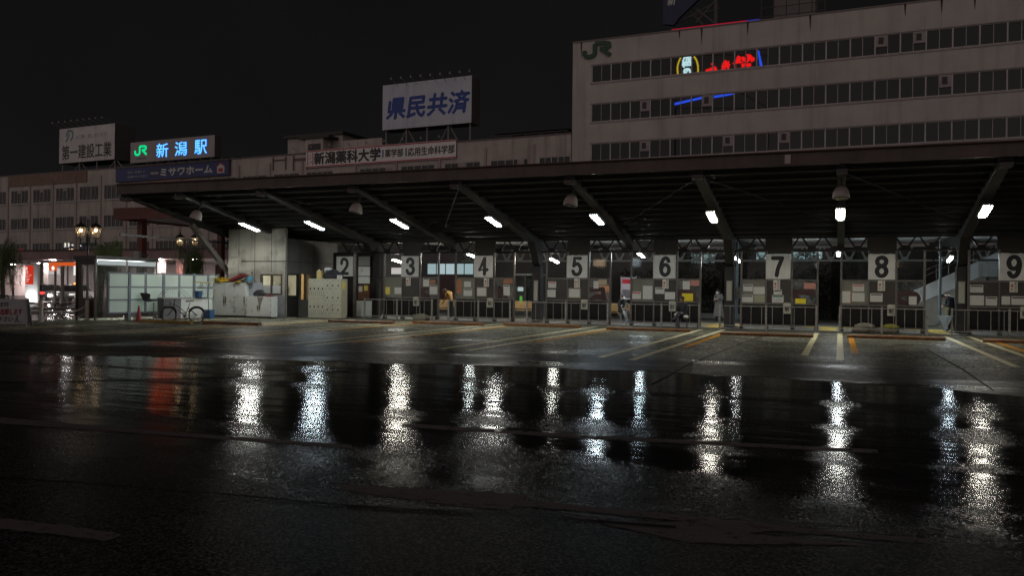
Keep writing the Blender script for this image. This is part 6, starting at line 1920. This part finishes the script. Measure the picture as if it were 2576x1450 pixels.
# clear umbrella hooked on the railing end at 9
ut = atY(2378, 834, 34.3)
uh = thing('clear_umbrella', 'half open clear plastic umbrella hanging on the railing left of number 9', 'umbrella', ut)
MB().lathe([(.006, 0), (.03, .05), (.12, .28), (.27, .57), (.275, .575)], ut, 8).build('canopy', clear('umbrella_film', tint=(.85, .9, .95), dirt=.0, frost=.72, dirtcol=(.66, .74, .80)), uh)
f = MB()
for k in range(8):
    t_ = 2 * PI * (k + .5) / 8
    f.tube(ut + Vector((0, 0, .02)), ut + Vector((.265 * math.cos(t_), .265 * math.sin(t_), .57)), .004, n=5)
f.build('rib', GALV, uh)
MB().tube(ut, ut + Vector((0, 0, .78)), .008).path([ut + Vector((0, 0, .78)), ut + Vector((.02, 0, .86)), ut + Vector((.08, 0, .88)), ut + Vector((.1, 0, .80))], .013, 8).build('handle', mat('grip_yellow', (.5, .45, .05), .5), uh)
bw = thing('backdrop_wall', 'dark backdrop wall added behind the hedges to darken the view through the screens', 'wall', (3, 54.2, 0))  # backdrop added so the panes look onto darkness, not the facade
MB().box(-10.5, 20, 54.2, 54.6, 0, 4.3).build('wall', mat('backdrop_dark', (.022, .022, .022), .8, noise=(.6, .5)), bw)
MB().box(-10.5, 20, 54.1, 54.7, 4.303, 4.4).build('coping', STEEL, bw)
qq = random.Random(15)
for i, (x, h) in enumerate(((-9.5, 4.2), (-6.5, 4.0), (-1.2, 4.4), (.8, 3.9), (6.5, 4.1))):
    t = thing('small_tree', 'dim small tree behind the hedge, ' + ('right of number 5', 'behind number 6', 'right of number 7', 'left of number 8', 'right of number 8')[i], 'tree', (x, 51, 0), 0, 'small trees behind the hedge')
    mb = MB().path([(x, 51, 0), (x + .1, 51, 1.2), (x - .1, 51, 2.4), (x, 51, 3.2)], [.09, .07, .05, .02], 8)
    tips = []
    for k in range(7):
        a = qq.uniform(0, 6.28); z0 = qq.uniform(1.3, 2.6)
        p = Vector((x + 1.1 * math.cos(a), 51 + .8 * math.sin(a), z0 + qq.uniform(.6, 1.4)))
        mb.path([(x, 51, z0), (x + .5 * math.cos(a), 51 + .4 * math.sin(a), z0 + .4), p], [.035, .02, .008], 6)
        tips.append(p)
    mb.build('trunk', mat('stem_bark', (.04, .03, .02), .8), t)
    mb = MB()
    for p in tips + [Vector((x, 51, 3.2))]: leaf_mass(mb, p, (.6, .55, .5), 130, .08, qq)
    mb.build('crown', LEAF, t)

# ------------------------------------------------------------------ left: street, arcade, shelter, lamps, willows
ARC = thing('arcade_roof', 'low shop arcade roof with bright ceiling lights along the foot of the station building', 'arcade', (-75, 60, 0))
ARM = mat('arcade_soffit', (.5, .44, .42), .6, noise=(.8, .3))
AZ = 3.75
MB().box(-125, -31, 53.5, 75, AZ, AZ + .12).build('soffit', ARM, ARC)
MB().box(-125, -31, 53.3, 53.5, AZ + .002, AZ + .75).build('fascia', mat('arcade_fascia', (.30, .20, .19), .6, noise=(.6, .4), streak=(2, .4)), ARC)
MB().box(-125, -31, 53.2, 75, AZ + .753, AZ + .85).build('roof_sheet', STEEL, ARC)
for k in range(13):
    x = -120 + k * 7.2
    MB().box(x - .25, x + .25, 55, 55.5, 0, AZ - .003).build('column', mat('arcade_column', (.20, .16, .155), .6, noise=(1, .3)), ARC)
for i, (px, py, k) in enumerate(((32, 667, 1.0), (102, 664, 1.0), (135, 656, .4), (172, 662, .8), (322, 654, .5), (402, 654, 1.0), (484, 657, 1.3), (492, 652, .5), (566, 659, 1.2), (228, 660, .7))):
    d = ray(px, py)
    t_ = (AZ - .06 - CAM_H) / d.z
    p = EYE + d * t_
    if p.y > 69 or p.y < 54.2: p = EYE + d * ((54.4 if p.y < 54.2 else 68) / d.y); p.z = AZ - .06
    cl = MB().lathe([(.02, -.05), (.26, -.045), (.3, -.02), (.3, 0)], p + Vector((0, 0, .055)), 16).build('ceiling_lamp', emit('arcade_lamp', (1, .90, .86), 460), ARC)
# lit shop wall under the arcade: pale wall, doors, shop boards
SHW = mat('shop_wall', (.66, .54, .53), .6, noise=(.5, .3))
sw = thing('shop_front', 'long dim shop front with lit panes under the arcade', 'shop front', (-70, 70, 0))
MB().box(-118, -31, 70.2, 70.5, 0, AZ - .01).build('wall', SHW, sw)
PKL = emit('shop_pane_light', (1, .90, .88), .62)
for i, (px0, px1, py0, py1) in enumerate(((366, 380, 712, 694), (530, 556, 728, 694), (497, 520, 718, 702), (560, 572, 716, 695), (120, 150, 690, 676))):
    a, b_ = atY(px0, py0, 70.15), atY(px1, py1, 70.15)
    MB().box(a.x, b_.x, 70.1, 70.19, max(a.z, .3), b_.z).build('lit_pane', PKL if i != 1 else emit('bright_pane', (.95, 1, 1), 1.2), sw)
for i, (px0, px1, py0, py1, m) in enumerate(((408, 476, 706, 697, mat('shop_board_grey', (.3, .28, .27), .5)), (500, 530, 706, 699, REDINK), (520, 545, 712, 706, STEEL))):
    a, b_ = atY(px0, py0, 68), atY(px1, py1, 68)
    MB().box(a.x, b_.x, 68, 68.1, a.z, b_.z).build('sign_board', m, sw)
for k in range(14): 
    x = -112 + k * 5.5
    MB().box(x, x + .12, 70.05, 70.19, 0, AZ - .02).build('mullion', STEEL, sw)
# higher brown walkway roof behind the canopy end
WK = thing('walkway_roof', 'high red brown walkway roof on square red posts behind the canopy end', 'roof', (-40, 42, 0))
REDB = mat('walkway_red', (.115, .030, .022), .5, noise=(1.2, .4))
a, b_ = atY(285, 553, 38.2), atY(285, 524, 38.2)
MB().box(a.x, a.x + 9.5, 38.2, 38.35, a.z, b_.z).build('fascia', REDB, WK)
MB().box(a.x, a.x + .15, 38.36, 58, a.z, b_.z).build('side_fascia', REDB, WK)
MB().box(a.x + .16, a.x + 9.5, 38.36, 58, a.z + .12, b_.z - .1).build('deck', mat('walkway_deck', (.20, .17, .15), .6, noise=(1, .3)), WK)
for px, Y in ((357, 39.2), (556, 49.0), (452, 57.0)):
    x = atY(px, 620, Y).x
    MB().box(x - .2, x + .2, Y - .2, Y + .2, 0, a.z + .11).build('post', REDB, WK)
x = atY(357, 620, 39.0).x
MB().box(x - .55, x + .55, 38.9, 38.98, 3.35, 3.45).build('bracket', STEEL, WK)
# power-line poles behind the kiosk, small grey box on one
for px, lb in ((325, 'thin black pole left of the red walkway post'), (367, 'thin black pole right of the red walkway post')):
    p = atY(px, 640, 36)
    t = thing('utility_pole', lb, 'pole', (p.x, 36, 0), 0, 'thin black poles behind the kiosk')
    MB().tube((p.x, 36, 0), (p.x, 36, 3.15), .05).build('pole', BLACKP, t)
    for z in (2.55, 2.8): MB().box(p.x - .22, p.x + .22, 35.97, 36.03, z, z + .05).build('cross_arm', BLACKP, t)
p = atY(343, 648, 35.8)
cb = thing('control_box', 'pale grey control box with wires between the two black poles', 'box', p)
MB().box(p.x - .22, p.x + .18, 35.8, 36.0, p.z, p.z + .36).build('case', GALV, cb)
MB().path([(p.x - .5, 35.9, p.z - .1), (p.x - .1, 35.9, p.z - .15), (p.x + .3, 35.9, p.z + .05), (p.x + .55, 35.9, p.z - .2)], .02, 6).box(p.x - .55, p.x + .6, 35.95, 36.0, p.z - .25, p.z - .20).build('wiring', BLACKP, cb)
# ornate street lamps
LGL = clear('lantern_glass', tint=(.98, .95, .9), dirt=.02, frost=.09, dirtcol=(.85, .75, .6))
def street_lamp(px, py, Y, lb, half):
    p = atY(px, py, Y)
    t = thing('street_lamp', lb, 'street lamp', (p.x, Y, 0), YAW, 'twin lantern street lamps')
    zl_ = p.z
    MB().lathe([(.16, 0), (.14, .5), (.09, .6), (.06, .7), (.055, 2.4), (.10, 2.46), (.10, 2.56), (.05, 2.62), (.05, zl_ - .75), (.085, zl_ - .65), (.10, zl_ - .3), (.05, zl_ - .05), (.012, zl_ + .15)], n=14).build('pole', BLACKP, t, local=True, smooth=True)
    for s in (-1, 1):
        MB().path([(0, 0, zl_ - .62), (s * half * .5, 0, zl_ - .66), (s * half, 0, zl_ - .62), (s * half, 0, zl_ - .38)], .032, 8).ball((s * half, 0, zl_ - .6), .06).build('arm', BLACKP, t, local=True, smooth=True)
        c = (s * half, 0, zl_)
        MB().lathe([(.12, -.36), (.14, -.33), (.12, -.31)], c, 6).lathe([(.27, .14), (.28, .17), (.12, .31), (.05, .36), (.045, .44), (.015, .52), (.01, .6)], c, 12).build('lantern_cap', BLACKP, t, local=True)
        MB().lathe([(.13, -.31), (.255, .14)], c, 6).build('lantern_glass', LGL, t, local=True)
        MB().ball((s * half, 0, zl_ + .02), (.06, .06, .055), 12, 8).build('bulb', emit('lantern_bulb', (1, .74, .40), 40), t, local=True)
        MB().tube((s * half, 0, zl_ - .32), (s * half, 0, zl_ - .04), .018).build('lamp_stem', BLACKP, t, local=True)
street_lamp(222, 581, 27.6, 'black twin lantern street lamp standing behind the kiosk', .345)
street_lamp(472, 605, 36.7, 'black twin lantern street lamp seen between the red posts', .43)
# willows
WIL = mat('willow_leaf', (.095, .125, .045), .6, noise=(2, .5))
BARK = mat('willow_bark', (.050, .040, .032), .85, noise=(6, .5))
def willow(x, Y, h, r, lb, n, lean, seed):
    q = random.Random(seed)
    t = thing('willow_tree', lb, 'tree', (x, Y, 0), 0, 'willows along the pavement')
    mb = MB().path([(x, Y, 0), (x + lean * .3, Y, h * .3), (x + lean * .7, Y, h * .55), (x + lean, Y, h * .78)], [.13, .11, .08, .04], 8)
    fo = MB()
    for k in range(9):
        a = q.uniform(0, 6.28)
        z0 = h * q.uniform(.5, .78)
        rr_ = r * q.uniform(.5, 1)
        tip = Vector((x + lean + rr_ * math.cos(a), Y + rr_ * math.sin(a), h * q.uniform(.8, 1)))
        mb.path([(x + lean * .8, Y, z0), Vector((x + lean * .9, Y, z0)).lerp(tip, .5) + Vector((0, 0, .2)), tip], [.045, .03, .012], 6)
        for j in range(n):
            s0 = Vector((x + lean * .9, Y, z0)).lerp(tip, q.uniform(.35, 1.1)) + Vector((q.uniform(-.2, .2), q.uniform(-.2, .2), q.uniform(-.1, .15)))
            ln = q.uniform(.5, 1.0) * h * .45
            dx, dy = q.uniform(-.12, .12), q.uniform(-.12, .12)
            steps = int(ln / .075)
            for i in range(steps):
                f_ = i / steps
                c = s0 + Vector((dx * f_ + math.cos(a) * .15 * f_ * (1 - f_), dy * f_, -ln * f_))
                for e in (-1, 1):
                    o = Vector((e * q.uniform(.03, .09), q.uniform(-.05, .05), -q.uniform(.05, .11)))
                    w_ = Vector((-o.z, q.uniform(-.02, .02), o.x)).normalized() * .015
                    fo.add([c - w_, c + o * .5 + w_ * 1.2, c + o, c + o * .5 - w_ * 1.2], [(0, 1, 2, 3)])
    mb.build('trunk', BARK, t, smooth=True)
    fo.build('crown', WIL, t)
p = atY(253, 700, 33.5); willow(p.x, 33.5, 4.3, 1.15, 'green willow with hanging strands behind the kiosk street lamp', 24, .35, 3)
p = atY(476, 700, 40.5); willow(p.x, 40.5, 4.1, 1.1, 'sparse willow behind the second street lamp', 20, .2, 4)
p = atY(8, 700, 30.5); willow(p.x, 30.5, 4.2, .95, 'dark willow at the left edge with long strands', 22, -.1, 5)
# glass shelter with lit pillar and red panel
GY = 44.7
def gx(px): return atY(px, 720, GY).x
GS = thing('glass_shelter', 'glass stop shelter with a lit white pillar and orange band, left of the kiosk', 'shelter', (gx(135), GY, 0))
zt_ = atY(135, 660, GY).z
for px in (72, 139, 157, 196, 206):
    w_ = .12 if px != 157 else .22
    MB().box(gx(px) - w_ / 2, gx(px) + w_ / 2, GY - .06, GY + .06, 0, zt_).build('post', POSTM if px < 190 else WHITEM, GS)
for pa, pb in ((105, 138), (140, 155), (159, 195)):
    MB().box(gx(pa), gx(pb), GY, GY + .02, .2, zt_ - .2).build('glass_pane', clear('shelter_glass', dirt=.025, dirtcol=(.6, .5, .5)), GS)
MB().box(gx(104), gx(206), GY - .04, GY + .04, .1, .18).build('sill', POSTM, GS)
MB().box(gx(60), gx(208), GY - .3, GY + 2.2, zt_ + .003, zt_ + .15).build('roof', mat('shelter_roof', (.25, .2, .2), .5), GS)
MB().box(gx(126), gx(195), GY - .10, GY - .065, zt_ - .28, zt_ - .02).build('orange_band', emit('orange_band', (1, .16, .03), .6), GS)
lettering('1', .35 + gx(126) - gx(135), .55 + gx(126) - gx(135), zt_ - .58, zt_ - .33, -.13, emit('band_white', (1, .95, .9), 1.0), GS, bold=.02)
MB().box(gx(126), gx(145), GY - .10, GY - .065, zt_ - .66, zt_ - .285).build('orange_sign', emit('orange_band', (1, .16, .03), .6), GS)
MB().ring((gx(136.5), GY - .12, zt_ - .46), (0, 1, 0), .13, .025, 18, 6).build('bus_symbol', emit('band_white', (1, .95, .9), 1.0), GS)
MB().box(gx(186), gx(206), GY - .05, GY - .045, zt_ - 1.0, zt_).build('lit_corner_panel', emit('shelter_lit', (1, .97, .95), .9), GS)
PL = thing('lit_pillar', 'white lit advertising pillar with a red route panel at the stop shelter', 'pillar', (gx(87), GY - .2, 0))
MB().box(gx(71), gx(104), GY - .25, GY - .12, .08, zt_ - .1).build('case', WHITEM, PL)
MB().box(gx(72.5), gx(102.5), GY - .27, GY - .253, .15, zt_ - .2).build('face', mat('pillar_face', (.62, .64, .64), .5), PL)
MB().box(gx(80), gx(96), GY - .9, GY - .6, .0, .10).build('uplight', GALV, PL)
MB().lathe([(.1, 0), (.1, .02)], (gx(88), GY - .75, .102), 12).build('uplight_lens', emit('pillar_uplight', (1, .98, .95), 420), PL)
rx0, rx1 = gx(72.5), gx(92)
za, zb2 = atY(82, 716, GY).z, atY(82, 669, GY).z
MB().box(rx0, rx1, GY - .30, GY - .275, za, zb2).build('red_panel', emit('route_red', (.85, .045, .02), .62), PL)
ww = emit('route_white', (1, .9, .85), .75)
o = wm(PL).inverted() @ Vector((rx0, GY - .31, za))
hh, wd_ = zb2 - za, rx1 - rx0
lettering('1', o.x + wd_ * .12, o.x + wd_ * .26, o.z + hh * .78, o.z + hh * .92, o.y, ww, PL, bold=.01)
lettering('古町・市役所', o.x + wd_ * .1, o.x + wd_ * .8, o.z + hh * .46, o.z + hh * .53, o.y, ww, PL)
lettering('郵便 他', o.x + wd_ * .1, o.x + wd_ * .55, o.z + hh * .36, o.z + hh * .43, o.y, ww, PL)
MB().ring((o.x + wd_ * .22 + PL.location.x, GY - .31, o.z + hh * .65), (0, 1, 0), .11, .015, 18, 6).build('bus_symbol', ww, PL)
for k in range(3): MB().box(rx0 + wd_ * .1, rx0 + wd_ * (.55 - .08 * k), GY - .312, GY - .303, za + hh * (.27 - k * .07), za + hh * (.29 - k * .07)).build('small_text', ww, PL)
# taxis behind the glass
def car(loc, rz, lb, paint, beacon):
    t = thing('parked_taxi', lb, 'car', loc, rz, 'taxis behind the glass shelter')
    def shell(prof, w, wt=None):
        mb = MB()
        mb.prism([(x, -w, z) for x, z in prof], (0, 2 * w, 0))
        return mb
    low = [(-2.2, .35), (-2.25, .62), (-2.1, .86), (-1.2, .93), (1.0, .93), (2.0, .80), (2.2, .62), (2.18, .35)]
    o_ = shell(low, .84).build('body', paint, t, local=True)
    bv = o_.modifiers.new('b', 'BEVEL'); bv.width = .08; bv.segments = 2
    top = [(-1.75, .90), (-1.25, 1.36), (-.9, 1.44), (.25, 1.44), (.6, 1.38), (1.2, .90)]
    mb = MB()
    n = len(top)
    L_ = [(x, -.74 + (z - .9) * .2, z) for x, z in top]; R_ = [(x, .74 - (z - .9) * .2, z) for x, z in top]
    mb.add(L_ + R_, [tuple(range(n)), tuple(range(n, 2 * n))[::-1]] + [(i, (i + 1) % n, n + (i + 1) % n, n + i) for i in range(n)])
    mb.build('cabin_glass', PANE, t, local=True)
    MB().prism([(-1.2, -.66, 1.42), (.35, -.66, 1.42), (.25, -.62, 1.47), (-.9, -.62, 1.48)], (0, 1.3, 0)).build('roof', paint, t, local=True)
    for x in (-1.35, 1.35):
        for y in (-.78, .78):
            w_ = MB().ring((x, y, .31), (0, 1, 0), .23, .085, 24, 8).build('wheel', TYRE, t, local=True, smooth=True)
            MB().lathe([(.17, -.03), (.19, 0), (.17, .03)], (x, y, .31), 16, (0, 1, 0)).build('hub', GALV, w_, local=True)
    for y in (-.6, .6):
        MB().box(2.15, 2.225, y - .17, y + .17, .60, .74).build('headlight', emit('head_dim', (1, .95, .9), .5 if y > 0 else 1.2), t, local=True)
        MB().box(-2.27, -2.2, y - .17, y + .17, .64, .80).build('tail_light', emit('tail_red', (1, .03, .03), 3.5), t, local=True)
    if beacon: MB().lathe([(.14, 0), (.13, .1), (.06, .16)], (-.3, 0, 1.482), 12).build('roof_light', emit('taxi_beacon', (1, .36, .05), 3.5), t, local=True)
    return t
pc1 = atY(170, 760, 49.4)
car((pc1.x, 50.0, 0), rad(-60), 'white taxi with an orange roof light behind the shelter glass', mat('taxi_white', (.5, .48, .48), .25), True)
pc2 = atY(108, 760, 51)
car((pc2.x - .6, 52.0, 0), rad(115), 'dark taxi with a red tail light beside the lit pillar', mat('taxi_grey', (.16, .15, .16), .25), False)
hp = atY(123.5, 744, 47.5)
mk = thing('motorcycle_headlight', 'bright headlight of a vehicle seen through the shelter glass', 'headlight', hp)
MB().ball(hp, (.11, .08, .11), 12, 8).build('lens', emit('headlight_on', (1, .95, .85), 60), mk)
MB().tube((hp.x, hp.y + .1, 0), (hp.x, hp.y + .1, hp.z), .04).box(hp.x - .35, hp.x + .35, hp.y + .1, hp.y + .5, .3, .75).build('front_bumper', STEEL, mk)
# person under a pale umbrella, far left
up_ = atY(33, 748, 60.5); up_.z = 0
J = standing(lean=.05, headdrop=.4, h=1.68)
person('person under a pale umbrella walking near the left edge', up_, rad(150), J, cloth('beige_coat', (.30, .20, .17)), cloth('black_trousers', (.016, .016, .018)), BLACKP)
ua = thing('open_umbrella', 'pale open umbrella held by the person near the left edge', 'umbrella', up_ + Vector((.1, 0, 1.3)))
c = up_ + Vector((.05, -.1, 1.30))
MB().lathe([(.60, .0), (.54, .12), (.40, .26), (.2, .36), (.01, .40)], c, 8).build('canopy', mat('umbrella_pale', (.55, .40, .36), .6), ua)
MB().tube(c + Vector((0, 0, -.35)), c + Vector((0, 0, .46)), .012).build('shaft', STEEL, ua)
# chain bollards
gA, gB = gnd(103, 812), gnd(219, 807)
for g_, lb in ((gA, 'pale round bollard left of the kiosk, holding two chains'), (gB, 'pale round bollard in front of the kiosk')):
    t = thing('chain_bollard', lb, 'bollard', g_, 0, 'pale chain bollards')
    MB().lathe([(.075, 0), (.075, .84), (.06, .88), (.02, .89)], n=14).build('post', mat('bollard_paint', (.46, .40, .33), .5, noise=(6, .4)), t, local=True, smooth=True)
    MB().box(-.13, .13, -.02, .02, .66, .69).build('eye_bar', GALV, t, local=True)
CHN = mat('chain_steel', (.30, .27, .25), .4, .5)
def chain(a, b, za, zb2, sag, lb):
    mb = MB()
    a, b = Vector(a) + Vector((0, 0, za)), Vector(b) + Vector((0, 0, zb2))
    n = int((b - a).length / .085)
    for k in range(n):
        f_ = (k + .5) / n
        p = a.lerp(b, f_) - Vector((0, 0, sag * 4 * f_ * (1 - f_)))
        d = (b - a).normalized() - Vector((0, 0, sag * 4 * (1 - 2 * f_) / (b - a).length))
        ax = d.cross(Vector((0, 0, 1))).normalized() if k % 2 else d.cross(d.cross(Vector((0, 0, 1)))).normalized()
        base = len(mb.v)
        mb.ring((0, 0, 0), ax, .03, .009, 10, 5)
        dn = d.normalized()
        for v in mb.v[base:]:
            v += dn * v.dot(dn) * .7
            v += p
    tag(mb.build('chain', CHN), lb, 'chain', 'chains between the bollards')
chain(gA, gB, .66, .66, .30, 'upper slack chain between the two bollards')
chain(gA, gB, .34, .34, .24, 'lower slack chain between the two bollards')
gC = gA + (gA - gB) * .9
chain(gC, gA, .5, .75, .15, 'chain hanging to the left bollard from behind the sandwich board')
# sandwich board
gs = gnd(1, 824)
AB = thing('sandwich_board', 'white folding sign board with red and black characters at the left edge', 'sign board', gs, rad(36))
WBD = mat('board_white', (.34, .35, .36), .4, noise=(2, .25), stain=(3, .35, (.25, .24, .23)))
tilt = .16
hB, w0, w1 = 1.0, .80, .72
fr_ = [(-w0, 0, .12), (w0, 0, .12), (w1, tilt, hB), (-w1, tilt, hB)]
MB().prism(fr_, (0, .02, 0)).build('front_panel', WBD, AB, local=True)
MB().prism([(x, .62 - y, z) for x, y, z in fr_], (0, .02, 0)).build('rear_panel', WBD, AB, local=True)
for s in (-1, 1):
    MB().bar((s * (w0 + .05), -.03, 0), (s * (w1 + .03), tilt, hB + .05), .05, .04).build('frame_leg', GALV, AB, local=True)
    MB().bar((s * (w0 + .02), .66, 0), (s * (w1 + .03), tilt + .25, hB + .03), .04, .04).build('frame_leg', GALV, AB, local=True)
MB().path([(-.16, tilt + .1, hB + .02), (-.14, tilt + .1, hB + .12), (.14, tilt + .1, hB + .12), (.16, tilt + .1, hB + .02)], .03, 8).build('carry_handle', BLACKP, AB, local=True)
def on_board(body, x0, x1, z0, z1, m, bold):
    o_ = lettering(body, x0, x1, z0, z1, 0, m, AB, bold=bold)
    for v in o_.data.vertices: v.co.y += tilt * (v.co.z - .12) / (hB - .12) - .006
on_board('注意!!バスが出ます!!', -.72, .20, .72, .90, INK, .006)
on_board('ここから入出庫します', -.72, .66, .44, .66, mat('dull_red_ink', (.20, .02, .025), .5), .010)
on_board('さがって下さい', -.72, .38, .20, .38, INK, .006)
o_ = MB().ball((.52, 0, .40), (.028, .004, .028), 10, 6).path([(.52, 0, .37), (.52, 0, .28), (.46, 0, .2)], .018, 6).path([(.52, 0, .28), (.58, 0, .2)], .016, 6).path([(.52, 0, .34), (.45, 0, .29)], .013, 6).bar((.42, 0, .185), (.70, 0, .185), .006, .012).build('walker_symbol', INK, AB, local=True)
for v in o_.data.vertices: v.co.y = v.co.y * .2 + tilt * (v.co.z - .12) / (hB - .12) - .008
